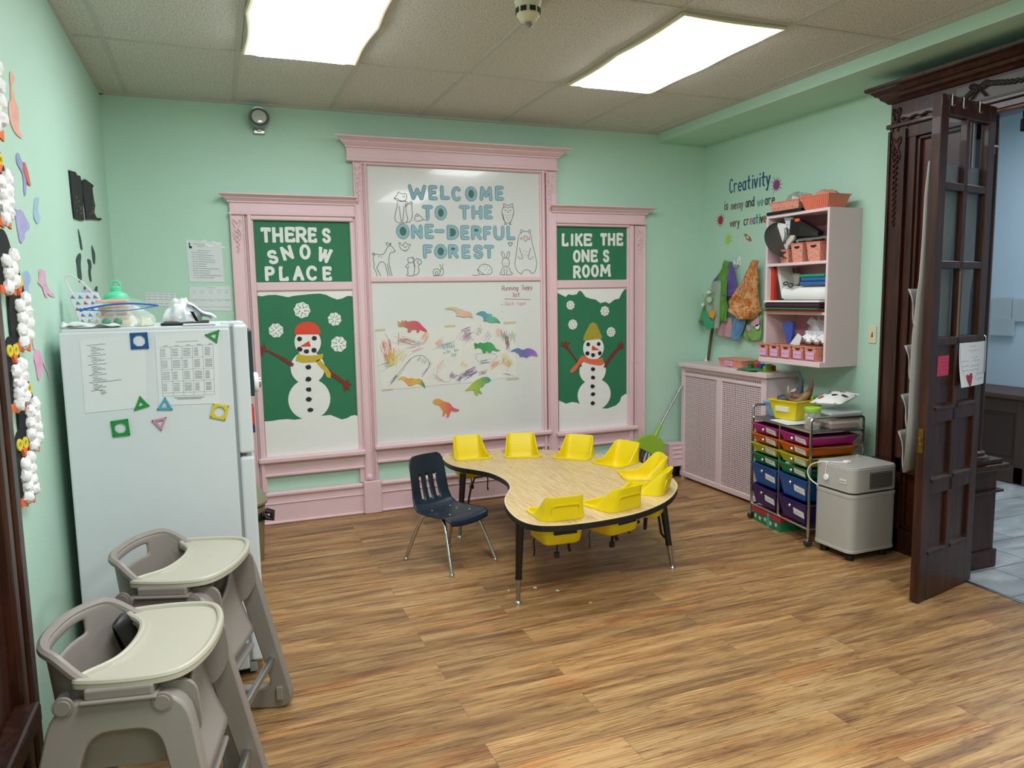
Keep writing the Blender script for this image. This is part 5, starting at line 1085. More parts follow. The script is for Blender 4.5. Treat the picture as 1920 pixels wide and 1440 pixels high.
for k,(u,l,z1) in enumerate(((.078,'left',2.343),(.18,'middle',2.343),(.331,'right',2.341))):
    b = MB(); b.tube([DP(u,2.365,-.046),DP(u,2.394,-.046),DP(u,2.394,.004),DP(u,2.39,.006),DP(u,z1,.006)],.0035,6); b.tube([DP(u-.006,z1+.03,.006),DP(u-.006,z1,.006),DP(u,z1-.004,.010),DP(u+.002,z1+.002,.018)],.0025,6)
    tag(b.done('door_hook', M_steel),'%s of the three metal hooks hanging over the door top'%l,'hook','metal hooks over the door top')
b = MB(); b.tube([DP(u,v,w) for u,v,w in smoothpl([(.505,1.285,.004),(.505,1.275,.014),(.507,1.19,.014),(.506,1.10,.014)],1)],.004,8); tag(b.done('paper_hook', M_steel),'thin metal rod holding the white note on the door','hook')
b = MB(); b.prism([(.232,1.29),(.241,1.29),(.241,1.60),(.232,1.60)], DP, .001,.006); tag(b.done('wooden_ruler', mat('tan_wood','#7A6040',.5)),'thin tan strip on the glazing bar above the notes','ruler')
o = tag(MB().box(.103,.205,1.104,1.2,-.0150,-.0130,fr=DP).done('pink_note', mat('hot_pink_paper','#C9406A',.7)),'hot pink handwritten note on the door panel','note')
b = MB(); rn = random.Random(8)
for k in range(5): scribble_text(b,.11,.198,1.186-.018*k,.011,.0016,DP,-.0126,4,rn)
b.done('handwriting', mat('dark_red_ink','#7A1F35',.7), o)
b = MB(); b.grid(lambda u,v: DP(.266+.264*u-.006*v, 1.255-.215*v, .003+.022*(1-u)*v*v+.006*math.sin(u*3)),8,8)
o = tag(b.done('white_note', mat('white_paper_cool','#E4E3EA',.7), solid=.001),'white handwritten note with red heart on the door','note')
b = MB(); DN = lambda u,v,w: DP(u,v,.0045+.022*(1-(u-.266)/.264)*((1.255-v)/.215)**2+.006*math.sin((u-.266)/.264*3)+w)
for x0,x1,z in ((.36,.42,1.235),(.35,.45,1.215),(.38,.44,1.18),(.39,.46,1.165),(.285,.345,1.165)): scribble_text(b,x0,x1,z,.012,.0014,DN,0,2,rn)
b.done('handwriting', mat('purple_red_ink','#A04870',.7), o)
b = MB()
for x0,x1,z in ((.285,.345,1.14),(.28,.345,1.118),(.365,.44,1.138),(.36,.44,1.118),(.43,.52,1.095),(.42,.51,1.07)): b.line([(x0,z),(x1,z+.003)],.0012,DN,.0002)
b.line(smoothpl([(.268,1.235),(.275,1.15),(.30,1.09)],2),.0012,DN,.0002); b.line(smoothpl([(.46,1.15),(.43,1.10),(.40,1.07)],2),.0012,DN,.0002)
b.done('ruled_line', mat('maroon_ink','#6A2038',.7), o)
b = MB(); b.prism([(.345,1.035),(.318,1.075),(.315,1.095),(.33,1.10),(.343,1.09),(.355,1.105),(.372,1.103),(.375,1.085),(.362,1.06)], DN,.0005,.002); b.done('heart', mat('crimson_paper','#A82848',.7), o)
# hanging pocket organiser on the far face of the door
M_felt = mat('grey_felt','#98958F',.95,bump=.3,bs=200,var=.05)
t = thing('pocket_organizer', 'grey felt pocket organizer hanging on the back of the dark door', 'organizer', DP(.2,.62,-.05))
z_ = [(2.10,0.0),(1.95,.005),(1.75,.012),(1.56,.024),(1.50,.030),(1.30,.034),(1.1,.038),(.9,.045),(.64,.05)]
rows = [[DP(u,z,-.046-w*(1.0 if u>.02 else 1.0)+ (.006*math.sin(z*9) if u<.1 else 0)) for u in (.0,.12,.26,.40,.50)] for z,w in z_]
b = MB(); vv = [[b.bm.verts.new(q) for q in r_] for r_ in rows]
for i in range(len(vv)-1):
    for j in range(4): b.face((vv[i][j],vv[i][j+1],vv[i+1][j+1],vv[i+1][j]))
b.done('backing', M_felt, t, solid=.006, smooth=True)
for z0,z1,o_ in ((1.34,1.52,.030),(1.08,1.25,.036),(.85,1.01,.042),(.635,.83,.048)):
    for u0 in (.0,.17,.335):
        p = MB(); p.grid(lambda a,c: DP(u0+.155*a, z0+(z1-z0)*c, -.05-o_-.055*c**1.3*(1-.55*abs(2*a-1)**3)-.004*math.sin(c*7)), 8,8); p.done('pocket', M_felt, t, solid=.004, smooth=True)
b = MB(); b.box(.08,.10,2.08,2.385,-.0525,-.0465,fr=DP).box(.40,.42,2.08,2.385,-.0525,-.0465,fr=DP).done('strap', M_felt, t)
t = tag(MB().box(3.70,3.80,2.53,2.58,2.325,2.372,.006).box(3.68,3.73,2.535,2.575,2.27,2.33,.006).done('door_closer', mat('dark_blue_metal','#16181F',.35,.6)),'dark metal bracket under the door head','bracket')

# ================================================================ next room: cabinet and wall pocket
t = thing('panelled_cabinet', 'low dark wooden panelled cabinet in the blue room beyond the door', 'cabinet', (5.92,4.2,0))
M_cab = mat('worn_dark_oak','#4A342E',.5,var=.12,vs=6,stretch=(1,1,.2))
MB().box(5.72,6.14,2.6,5.4,.0,.66).done('body', M_cab, t)
MB().box(5.66,6.15,2.6,5.42,.66,.70,.008).done('top', M_cab, t)
MB().box(5.69,5.73,2.6,5.4,0,.14,.008).done('plinth', M_cab, t)
b = MB()
for y0,y1 in ((3.90,4.5),(4.55,5.2),(3.1,3.78),(2.65,3.05)): b.box(5.712,5.722,y0,y1,.2,.52,.004)
b.done('panel', mat('panel_oak','#3C2A26',.5), t)
MB().box(5.69,5.72,3.79,3.87,0,.66,.006).done('post', M_cab, t)
MB().box(5.70,5.72,2.6,5.4,.55,.655,.004).done('rail', M_cab, t)
t = thing('wall_pocket', 'clear plastic sheet pockets hanging on the blue wall', 'wall pocket', (6.14,4.15,1.25))
MB().box(6.12,6.145,4.26,4.43,1.24,1.44,.002).done('sheet', mat('hazy_plastic','#B8C4CC',.25,alpha=.55), t)
MB().box(6.12,6.145,4.07,4.25,1.24,1.43,.002).done('sheet', mat('hazy_plastic','#B8C4CC',.25,alpha=.55), t)
MB().box(6.10,6.12,4.22,4.42,1.12,1.26,.002).done('pouch', mat('hazy_plastic','#B8C4CC',.25,alpha=.55), t)

# ================================================================ radiator cover
t = thing('radiator_cover', 'pale pink radiator cover with woven lattice doors on the right wall', 'radiator cover', (3.64,4.63,0))
RX = 3.505; FRc = lambda u,v,w: (RX-w, u, v)
for y0,y1 in ((4.129,4.148),(5.115,5.138)): MB().box(RX+.019,XR-.004,y0,y1,.03,.924).done('side_panel', M_pink2, t)
b = MB()
for y0,y1,z0,z1 in ((4.127,4.18,.03,.925),(5.095,5.14,.03,.925),(4.18,5.095,.03,.06),(4.18,5.095,.855,.872),(4.18,5.095,.905,.925),(4.615,4.68,.05,.86)): b.box(y0,y1,z0,z1,-.018,0,.003,fr=FRc,seg=1)
b.box(4.127,5.14,.02,.058,-.018,.006,.004,fr=FRc); b.done('front_frame', M_pink2, t)
def slotted(bm, y0,y1,z0,z1,ny,nz,fy,fz,w0):
    dy=(y1-y0)/ny; dz=(z1-z0)/nz
    for i in range(ny+1): 
        y=y0+i*dy; bm.box(y-dy*fy/2,y+dy*fy/2,z0,z1,w0-.002,w0,fr=FRc)
    for j in range(nz+1):
        z=z0+j*dz; bm.box(y0,y1,z-dz*fz/2,z+dz*fz/2,w0-.0022,w0-.0002,fr=FRc)
b = MB(); slotted(b,4.18,5.095,.872,.905,48,1,.5,.5,-.008); b.done('vent_strip', M_pink2, t)
for y0,y1 in ((4.18,4.615),(4.68,5.095)):
    b = MB(); slotted(b,y0,y1,.06,.855,24,52,.42,.42,-.008); b.done('lattice_panel', M_pink2, t)
MB().box(3.478,XR-.002,4.10,5.15,.925,.960,.006).done('top_board', M_pink2, t)
for y in (4.13,5.10): MB().box(RX+.002,RX+.05,y,y+.03,0,.03).done('foot', M_pink2, t)
r_ = MB()
for k in range(14): r_.box(3.60,3.74,4.22+k*.062,4.262+k*.062,.1,.82,.015)
tag(r_.done('radiator', mat('dark_iron','#3A3431',.6)),'dark ribbed radiator behind the pink lattice','radiator')
ZR = .9605
M_coral = None
def coral_mat():
    m = mat('coral_mesh_plastic','#E08E78',.4); nt,bb = nodes_of(m); tc = nt.nodes.new('ShaderNodeTexCoord')
    v = nt.nodes.new('ShaderNodeTexVoronoi'); v.inputs['Scale'].default_value=95; nt.links.new(tc.outputs['Object'], v.inputs['Vector'])
    r = ramp(nt, v.outputs['Distance'], [(.22,'#A85B4C'),(.4,'#E39A86')]); nt.links.new(r.outputs[0], bb.inputs['Base Color']); return m
M_coral = coral_mat(); M_coral2 = mat('coral_plastic','#E28D74',.4); M_lab = mat('lilac_label','#DFA9CC',.6); M_violet = mat('violet_ink','#7A5AA0',.7)
def basket(name, fr, w, d, h, label, cat, group=None, taper=.012, slot=True, tag_=False, m=None, wall=.004, lip=.004):
    # open tapered basket: front at v=0 side (w0), width along u, height along v, depth along -w
    def o_(z, e, off):
        k = taper*(1-z/h)+e-off
        return [fr(k,z,-k), fr(w-k,z,-k), fr(w-k,z,-(d-k)), fr(k,z,-(d-k))]
    b = MB(); b.loops([o_(wall,wall,0),o_(0,0,0),o_(h,0,0),o_(h,wall,0),o_(wall,wall,0)][1:], cap=False)
    f0 = o_(0,0,0); f1 = o_(wall,wall,0); b.face(b.vs(f0)); b.face(b.vs(f1))
    o = b.done(name, m or M_coral); tag(o, label, cat, group)
    r = MB(); r.loops([o_(h,0,lip),o_(h-.006,0,lip),o_(h-.006,wall,0),o_(h+.001,wall,0)], closed=True); r.done('rim', M_coral2 if m is None else m, o)
    if slot: MB().prism([(w*.5+x*w*.22,h*.80+y*h*.10) for x,y in arc(0,0,1,1,0,340,14)], fr, -.004-taper*.2,.0005-taper*.2).done('handle_slot', mat('dark_hole','#2A1614',.8), o)
    if tag_:
        MB().box(w*.16,w*.86,h*.12,h*.62,-.004,.0015,fr=fr).done('label_card', M_lab, o)
        g = MB(); scribble_text(g,w*.22,w*.8,h*.40,.010,.0022,fr,.0022,1,random.Random(int(w*1e4))); g.done('label_writing', M_violet, o)
    return o
bf = frame((3.575,4.755,ZR),(-.09,-.996,0),(0,0,1),(-.996,.09,0))
o = basket('shallow_basket', bf, .31, .17, .058, 'shallow coral mesh basket with pink label on the radiator cover', 'basket', slot=False)
MB().box(.10,.19,.008,.048,-.006,.002,fr=bf).done('label_card', M_lab, o)
g = MB(); scribble_text(g,.11,.18,.034,.009,.0018,bf,.003,1); scribble_text(g,.115,.175,.02,.009,.0018,bf,.003,1); g.done('label_writing', M_violet, o)
o2 = tag(MB().box(.02,.29,.05,.056,-.16,-.012,.002,fr=bf).done('pink_folder', mat('salmon_card','#DE9C88',.6)),'salmon card lying in the shallow basket','card')
BGp = 'toy blocks on the radiator cover'
for k,(y,x,hx,l) in enumerate(((4.40,3.58,'#2E7A45','green'),(4.355,3.60,'#C23A2E','red'),(4.31,3.60,'#2A4A9A','blue'),(4.265,3.62,'#222838','black'),(4.215,3.60,'#B0402E','dark red'),(4.20,3.55,'#7DA83C','lime green'))):
    b = MB(); b.box(x,x+.05,y-.018,y+.018,ZR,ZR+.04,.002); o = b.done('toy_block', mat('block_'+hx[1:],hx,.4)); tag(o, l+' toy block under the wall shelf on the radiator cover','block',BGp)
    s_ = MB()
    for i in (0,1): s_.cyl((x+.014+i*.022,y,ZR+.04),(x+.014+i*.022,y,ZR+.045),.008,n=10)
    s_.done('studs', mat('block_'+hx[1:],hx,.4), o)
b = MB(); b.grid(lambda u,v: (3.47+.13*u, 4.40-.20*v+.02*math.sin(u*4), ZR+.004+.008*abs(math.sin(u*3+v*5))-.0*u),8,10); tag(b.done('green_leaf_paper', mat('leaf_green_felt','#2F8A55',.9), solid=.003),'green felt piece at the front edge of the radiator cover','felt')
b = MB(); b.box(3.49,3.62,4.13,4.20,ZR,ZR+.004); tag(b.done('wooden_tray', mat('pale_wood_card','#C8B48A',.6)),'pale card at the right end of the radiator cover','card')
# stick leaning on the wall
t = thing('broom_stick', 'brown wooden stick standing on the radiator cover against the wall', 'stick', (3.73,5.10,ZR))
MB().cyl((3.735,5.10,ZR+.006),(3.757,4.995,1.665),.0125,n=12).done('shaft', mat('brown_wood','#5F4630',.6,var=.1), t, smooth=True)
MB().tube([(3.735,5.115,ZR),(3.737,5.105,ZR+.05)],[.02,.011],10).done('white_cap', M_white, t, smooth=True)
# lime green broom on the floor in the corner, handle behind the cover
t = thing('lime_broom', 'lime green fan-shaped broom with grey handle in the back right corner', 'broom', (3.16,5.12,.19))
M_lime = mat('lime_plastic','#96C23A',.4,var=.05)
BF = frame((0,5.10,0),(1,0,0),(0,0,1),(0,-1,0))
fan = [(3.245,.365),(3.21,.39),(3.16,.397),(3.09,.375),(3.03,.345),(3.02,.335),(3.07,.30),(3.16,.255),(3.24,.21),(3.30,.195),(3.318,.25),(3.31,.31),(3.285,.35)]
MB().prism(smoothpl(fan,2,True), BF, -.02,.02).done('head', M_lime, t, bev=.006)
MB().cyl(BF(3.235,.375,0),BF(3.285,.465,0),.017,.013,12).done('socket', M_lime, t, smooth=True)
MB().cyl(BF(3.282,.46,0),BF(3.485,.775,0),.009,n=12).done('handle', M_steel, t, smooth=True)
b = MB()
for k in range(16):
    u = k/15; b.cyl(BF(3.045+.22*u,.315-.11*u,.008*(-1)**k),BF(2.99+.24*u,.17-.10*u,.012*(-1)**k),.007,.010,6)
b.done('bristles', mat('grey_bristle','#3A3B3D',.8), t)
MB().box(-.03,.03,0,.15,-.012,.012,.003,fr=frame((3.135,5.10,.17),(.87,0,-.5),(.5,0,.87),(0,-1,0))).done('squeegee', mat('pale_grey_plastic','#C9CBC6',.5), t)

# ================================================================ aprons on wall hooks
M_hook = M_white
tag(MB().tube([(XR-.003,4.775,1.765),(XR-.02,4.775,1.765),(XR-.022,4.775,1.73),(XR-.05,4.775,1.735),(XR-.055,4.775,1.755)],.008,8).box(XR-.008,XR,4.765,4.787,1.72,1.79,.002).done('wall_hook', M_hook, smooth=True),'white wall hook holding the purple and green smocks','hook')
tag(MB().box(XR-.008,XR,4.19,4.212,1.70,1.77,.002).tube([(XR-.004,4.20,1.72),(XR-.05,4.20,1.715),(XR-.055,4.20,1.74)],.007,8).done('wall_hook', M_hook, smooth=True),'wall hook half hidden behind the shelf holding the orange smock','hook')
def hang(name, rows, m, label, w0=.03, amp=.012, nf=3, group='smocks hanging on the right wall', dep=.012, seed=0, parent=None, n=16):
    rows = [(a,c) for a,c in rows]; b = MB(); vv = []
    fine = []
    for (a0,c0),(a1,c1) in zip(rows, rows[1:]):
        for k in range(4):
            f = k/4; fine.append((tuple(V(a0)*(1-f)+V(a1)*f), tuple(V(c0)*(1-f)+V(c1)*f)))
    fine.append(rows[-1]); L = len(fine)
    for i,(a,c) in enumerate(fine):
        r_ = []
        for j in range(n+1):
            u = j/n; y = a[0]+(c[0]-a[0])*u; z = a[1]+(c[1]-a[1])*u
            w = w0+amp*math.sin(u*nf*2*PI+seed+i*.12)*min(1,.3+i/L)+.02*math.sin(PI*u)+amp*.8*noise.noise(V((u*3,i*.25,seed)))
            r_.append(b.bm.verts.new((XR-max(w,.006),y,z)))
        vv.append(r_)
    for i in range(L-1):
        for j in range(n): b.face((vv[i][j],vv[i][j+1],vv[i+1][j+1],vv[i+1][j]))
    o = b.done(name, m, parent, smooth=True, solid=.003)
    return tag(o, label, 'smock', group) if not parent else o
pairs = lambda L: [(L[i],L[i+1]) for i in range(0,len(L),2)]
M_purp = mat('purple_cloth','#67509A',.85); M_gcl = mat('green_cloth','#5E9440',.8,var=.15,vs=12); M_tie = None
def tiedye(name, cols, sc):
    m = mat(name,'#808080',.85,bump=.1,bs=90); nt,bb = nodes_of(m); tc = nt.nodes.new('ShaderNodeTexCoord')
    n = nt.nodes.new('ShaderNodeTexNoise'); n.inputs['Scale'].default_value=sc; n.inputs['Detail'].default_value=6; n.inputs['Distortion'].default_value=1.5; nt.links.new(tc.outputs['Object'], n.inputs['Vector'])
    nt.links.new(ramp(nt, n.outputs['Fac'], cols).outputs[0], bb.inputs['Base Color']); return m
M_tie = tiedye('orange_tie_dye',[(.3,'#B0622A'),(.45,'#C9803A'),(.56,'#E0B488'),(.7,'#B4582E')],26)
hang('purple_smock', pairs([(4.837,1.754),(4.808,1.752),(4.942,1.678),(4.773,1.652),(5.043,1.611),(4.738,1.556),(5.07,1.526),(4.73,1.522),(5.052,1.501),(4.758,1.499),(4.849,1.492),(4.784,1.487)]), M_purp, 'purple cloth smock on the white hook, behind the green one', .045,.010,2,seed=1)
hang('green_smock', pairs([(4.866,1.769),(4.813,1.756),(4.888,1.718),(4.823,1.715),(4.963,1.609),(4.836,1.606),(5.11,1.498),(4.836,1.496),(5.144,1.44),(4.824,1.441),(5.176,1.367),(4.815,1.371),(5.223,1.278),(4.811,1.288)]), M_gcl, 'green smock with hanging sleeves on the white hook', .070,.018,2.5,seed=2)
t = hang('clear_smock', pairs([(4.963,1.609),(4.863,1.607),(5.104,1.494),(4.871,1.51),(5.073,1.411),(4.88,1.44),(5.05,1.325),(4.889,1.342),(5.016,1.233),(4.897,1.237)]), mat('clear_vinyl','#C8D6C8',.12,alpha=.32), 'clear vinyl smock with printed toys hanging over the green one', .105,.010,2,seed=3)
for poly,hx in (([(5.048,1.368),(5.02,1.383),(4.956,1.327),(4.905,1.307),(4.908,1.226),(5.022,1.233)],'#3E9C74'),([(4.957,1.384),(4.879,1.378),(4.894,1.328),(4.921,1.3),(4.961,1.327)],'#D99A3C'),([(5.012,1.525),(4.961,1.539),(4.933,1.517),(4.983,1.504)],'#D8DCD8'),([(5.073,1.426),(5.038,1.44),(5.015,1.422),(5.055,1.408)],'#E4E6E0'),([(5.005,1.476),(4.937,1.489),(4.925,1.454),(4.97,1.433)],'#C2C8B0')):
    cut('printed_toy', smoothpl(poly,1,True), .142,.145, mat('toy_'+hx[1:],hx,.5), parent=t, fr=FR)
hang('pink_bib', pairs([(4.898,1.286),(4.796,1.33),(4.987,1.227),(4.793,1.24),(4.992,1.194),(4.789,1.192),(4.952,1.178),(4.791,1.167)]), mat('dusty_pink_cloth','#B98A92',.85,var=.12,vs=18), 'dusty pink bib under the clear smock', .05,.008,2,seed=4)
hang('orange_smock', pairs([(4.535,1.752),(4.483,1.746),(4.604,1.673),(4.48,1.662),(4.652,1.588),(4.479,1.565),(4.722,1.522),(4.478,1.493),(4.799,1.441),(4.476,1.441),(4.797,1.382),(4.477,1.402),(4.738,1.355),(4.48,1.376),(4.685,1.322),(4.504,1.343),(4.643,1.313),(4.543,1.317)]), M_tie, 'orange tie-dye smock bunched beside the shelf', .065,.032,3.5,seed=5)
hang('blue_smock', pairs([(4.783,1.375),(4.707,1.359),(4.787,1.296),(4.632,1.3),(4.789,1.22),(4.651,1.245),(4.791,1.161),(4.686,1.189),(4.774,1.15),(4.695,1.145)]), mat('faded_blue_cloth','#5F8FB8',.85,var=.15,vs=14), 'faded blue smock hanging below the orange one', .045,.014,2,seed=6)
t = hang('flower_bib', pairs([(4.612,1.3),(4.485,1.349),(4.693,1.244),(4.481,1.284),(4.7,1.196),(4.479,1.225),(4.669,1.163),(4.479,1.178),(4.607,1.152),(4.498,1.163)]), mat('green_print_cloth','#7FA860',.85,var=.2,vs=20), 'bib with green hill and pink animal print beside the shelf', .022,.006,2,seed=7)
for poly,hx in (([(4.576,1.288),(4.532,1.309),(4.484,1.336),(4.478,1.271),(4.531,1.259),(4.561,1.268)],'#D29CC0'),([(4.531,1.269),(4.478,1.284),(4.479,1.244),(4.515,1.24)],'#ECE8EA'),([(4.627,1.273),(4.581,1.268),(4.575,1.228),(4.615,1.223)],'#C79AC8')):
    cut('printed_shape', smoothpl(poly,1,True), .048,.050, mat('print_'+hx[1:],hx,.7), parent=t, fr=FR)

# ================================================================ wall decals
SX = 3.515   # shelf front plane, for reference below
def decal(text, y0, z0, h, hexes, label, wd=.008, adv=.55, rot=0):
    b = MB(); x = 0; k = 0; c, s_ = math.cos(R(rot)), math.sin(R(rot))
    mats_ = [mat('decal_'+hx[1:],hx,.6) for hx in hexes]
    for ch in text:
        a = h*adv*(.55 if ch in 'il' else (1.35 if ch in 'mw' else 1)); b.mi = k%len(mats_)
        for pl in GL[ch]:
            q = [(x+u*a*.72, v*h) for u,v in pl]; b.stroke([(y0-(px_*c-pz*s_), z0+px_*s_+pz*c) for px_,pz in q], wd, FR, .0003,.0012,4)
        x += a; k += 1
    return tag(b.done('wall_decal', mats_), label, 'wall decal', 'creativity lettering on the right wall')
q = [(4.915,2.288),(4.493,2.251)]
decal('Creativity', q[0][0], q[0][1], .100, ['#1B4A78'], 'large blue decal word Creativity on the right wall', .0105,.52, 0)
for w_,q,h,hx,l in (('is',[(4.98,2.164)][0],.068,['#3A4048'],'dark decal word is, first of the second line'),('messy',[(4.891,2.159)][0],.058,['#8A7A78','#6E6A70'],'grey-brown decal word messy after the word is'),('and',[(4.721,2.157)][0],.066,['#343A44'],'dark decal word and in the second line'),('we',[(4.59,2.149)][0],.064,['#6EA894','#5C9A8A'],'pale teal decal word we in the second line'),('are',[(4.505,2.15)][0],.066,['#343A44'],'dark decal word are at the end of the second line'),
  ('very',[(4.902,2.026)][0],.058,['#7A4A58','#6A5A3A','#8A5A3A','#5A6A4A'],'brownish decal word very in the third line'),('creative',[(4.737,2.024)][0],.068,['#1F3A58','#9A4A3A','#B07A8A','#7A6A98','#3A8A7A','#5A8A5A'],'many-coloured decal word creative beside the shelf')):
    decal(w_, q[0], q[1], h, hx, l, .0085 if w_!='creative' else .009, {'messy':.47,'we':.50,'very':.52,'and':.54,'creative':.50}.get(w_,.56))
def splat(q, r, hexc, label, n=11, seed=1):
    rn = random.Random(seed); pl = []
    for k in range(n*4):
        a = 2*PI*k/(n*4); rr = r*(.52 if k%4 else 1*(.75+.45*rn.random())); pl.append((q[0]+rr*math.cos(a), q[1]+rr*math.sin(a)*1.05))
    tag(MB().prism(pl, FR,.0003,.0012).done('splat_decal', mat('splat_'+hexc[1:],hexc,.6)), label,'wall decal','paint splat decals on the right wall')
splat([(4.388,2.275)][0],.062,'#8E3F7C','magenta paint splat decal right of the word Creativity',12,1)
splat([(5.024,2.09)][0],.058,'#A82A3A','red paint splat decal left of the word very',13,2)
splat([(4.92,1.931)][0],.055,'#A8CF5A','lime paint splat decal below the word very',9,5)
o = cut('glue_bottle_decal', [(4.74,1.958),(4.706,1.957),(4.694,1.947),(4.659,1.929),(4.643,1.901),(4.661,1.894),(4.705,1.916),(4.721,1.94)], .0003,.0012, mat('decal_tan','#9A6A48',.6), 'tan glue bottle decal below the word creative','wall decal', fr=FR)
cut('bottle_label', [(4.7,1.941),(4.676,1.931),(4.682,1.918),(4.703,1.928)], .0012,.0018, M_white, parent=o, fr=FR)
# light switch
t = thing('light_switch', 'ivory light switch on the green wall between shelf and doorway', 'light switch', (XR,3.50,1.19))
MB().box(3.462,3.522,1.19,1.298,0,.006,.002,fr=FR).done('plate', mat('ivory_plastic','#DCD2B4',.4), t)
MB().box(3.486,3.498,1.228,1.258,.005,.008,fr=FR).done('slot', mat('brown_slot','#6E5A3A',.5), t)
MB().box(3.488,3.496,1.240,1.256,.006,.018,.002,fr=FR).done('toggle', mat('ivory_plastic','#DCD2B4',.4), t)

# ================================================================ wall shelf unit
SY0, SY1, SZ0, SZ1 = 3.605, 4.170, 1.040, 2.026
t = thing('wall_shelf', 'pale pink open wall shelf crammed with craft supplies', 'shelf', (3.65,3.887,SZ0))
for y in (SY0,SY1-.018): MB().box(SX,XR,y,y+.018,SZ0,SZ1,.001).done('side_panel', M_pink2, t)
MB().box(SX,XR,SY0+.018,SY1-.018,SZ1-.018,SZ1).done('top_board', M_pink2, t)
MB().box(SX,XR,SY0+.018,SY1-.018,1.045,1.063).box(SX,SX+.015,SY0+.018,SY1-.018,1.042,1.075).done('bottom_board', M_pink2, t)
for z in (1.705,1.385): MB().box(SX+.002,XR,SY0+.018,SY1-.018,z-.018,z).done('shelf_board', M_pink2, t)
MB().box(XR-.008,XR-.001,SY0+.018,SY1-.018,SZ0+.02,SZ1-.018).done('back_panel', mat('inner_pink','#D39AA8',.6), t)
FS2 = lambda y0,z0,x=SX: frame((x,y0,z0),(0,-1,0),(0,0,1),(-1,0,0))
# bottom row: five labelled bins standing out over the edge
for k in range(5):
    f_ = FS2(4.178-.110*k, 1.0765, 3.468)
    basket('label_bin', f_, .102, .26, .092, ['coral bin with lilac label, leftmost on the bottom shelf','second coral label bin from the left on the bottom shelf','middle coral label bin on the bottom shelf','fourth coral label bin from the left on the bottom shelf','coral label bin at the right end of the bottom shelf'][k], 'bin', 'labelled coral bins on the bottom shelf', tag_=True)
MB().box(SX-.044,SX+.02,SY0+.001,SY1-.001,1.041,1.0755,.003).done('front_lip', M_pink2, t)
o = cut('blue_folder', [(p,q) for p,q in [(4.029,1.296),(4.01,1.318),(3.954,1.32),(3.931,1.307),(3.935,1.232),(3.954,1.165),(3.975,1.163)]], -.012,.012, mat('cobalt_plastic','#3E53A4',.5), 'cobalt blue plastic folder in the middle bottom bin','folder', fr=lambda u,v,w:(3.56+w,u,v))
t = thing('cotton_bag', 'clear plastic bag of small white bottles and paper on the bottom shelf', 'plastic bag', (3.62,3.76,1.17))
lump(MB(), (3.645,3.775,1.19), .080,.105,.165, 12,.22,2.5,26,16).done('bag_film', mat('cloudy_film','#E8E4EA',.25,alpha=.5), t, smooth=True)
b = MB(); rn = random.Random(9)
for k in range(9):
    y = 3.665+.022*k; b.tube([(3.555+.01*(k%2),y,1.185+.012*(k%3)),(3.60,y+.02*rn.uniform(-1,1),1.235+.02*rn.random())],[.017,.014],8)
b.done('white_bottle', mat('glossy_white','#EDEDEA',.25), t, smooth=True)
b = MB()
for k in range(6): b.box(3.575,3.60,3.66+.032*k,3.688+.032*k,1.235,1.262,.004)
b.done('printed_wrapper', mat('blue_print','#D5D9E2',.5,var=.3,vs=70), t)
o = tag(MB().prism([(3.846,1.313),(3.807,1.353),(3.689,1.296),(3.69,1.258),(3.78,1.276)], lambda u,v,w:(3.585+w,u,v),-.002,.002).done('grey_card', mat('grey_card','#A9A6AC',.6)),'grey card propped over the plastic bag','card')
o = tag(MB().prism([(3.952,1.168),(3.878,1.244),(3.841,1.223),(3.863,1.164)], lambda u,v,w:(3.545+w,u,v),-.001,.001).done('paper_cone', M_white),'white paper scrap leaning before the plastic bag','paper')
# middle compartment: stack of coloured paper, roll, albums
stk = [('#C0402C',.012,'red construction paper, bottom of the stack'),('#B09A30',.004,'mustard paper above the red in the stack'),('#2E7A4C',.008,'green construction paper in the stack'),('#2A3350',.014,'navy construction paper in the stack'),('#5C2A3A',.018,'maroon construction paper in the stack'),('#3A2A30',.008,'dark brown paper near the stack top')]
z = 1.386
for k,(hx,th,l) in enumerate(stk):
    b = MB(); y0, y1 = (3.64,4.15); out = (.03,-.0,.045,.02,.025,.015)[k]
    for j in range(max(1,int(th/.004))): b.box(SX-out+.003*(j%2),3.74,y0+.004*((j*3)%4),y1-.003*((j*5)%3)+(.045 if k==2 else 0)*0,z,z+.0036); z += .004
    tag(b.done('construction_paper', mat('sheet_'+hx[1:],hx,.8)), l,'paper stack','construction paper on the middle shelf')
tag(MB().box(SX-.025,3.72,3.645,4.148,z+.001,z+.013,.001).done('drawing_pad', M_white),'white drawing pad on top of the coloured paper stack','pad'); z += .014
t = thing('paper_roll', 'thick white paper roll lying on the middle shelf', 'paper roll', (3.60,3.85,z))
MB().cyl((3.585,3.63,z+.046),(3.585,4.04,z+.046),.045,n=28).done('roll', M_white, t, smooth=True)
MB().tube([(3.585,4.04,z+.046),(3.585,4.043,z+.046)],.02,16).done('core', M_greyink, t)
tag(MB().box(3.545,3.72,4.120,4.148,z+.001,1.675,.002).done('red_book', mat('red_cover','#C0321F',.5)),'upright red book at the left end of the middle shelf','book')
Bk = frame((3.60,4.105,z+.001),(0,-.96,.26),(0,.26,.96),(-1,0,0))
t = thing('photo_album', 'white framed album leaning beside the red book', 'album', (3.6,4.05,z))
MB().box(0,.03,0,.235,-.09,.03,.002,fr=Bk).done('dark_cover', mat('dark_umber','#3E2E28',.5), t)
MB().box(.032,.055,0,.225,-.09,.025,.002,fr=Bk).done('white_frame', mat('off_white_board','#D9D8D0',.5), t)
tag(MB().prism([(4.213,1.644),(4.038,1.638),(4.036,1.576),(4.148,1.496),(4.248,1.497)], lambda u,v,w:(3.69+w,u,v),-.004,.004).done('cream_sheet', mat('cream_board','#DAD8CE',.7)),'cream sheet standing behind the paper roll','sheet')
zz = z+.094
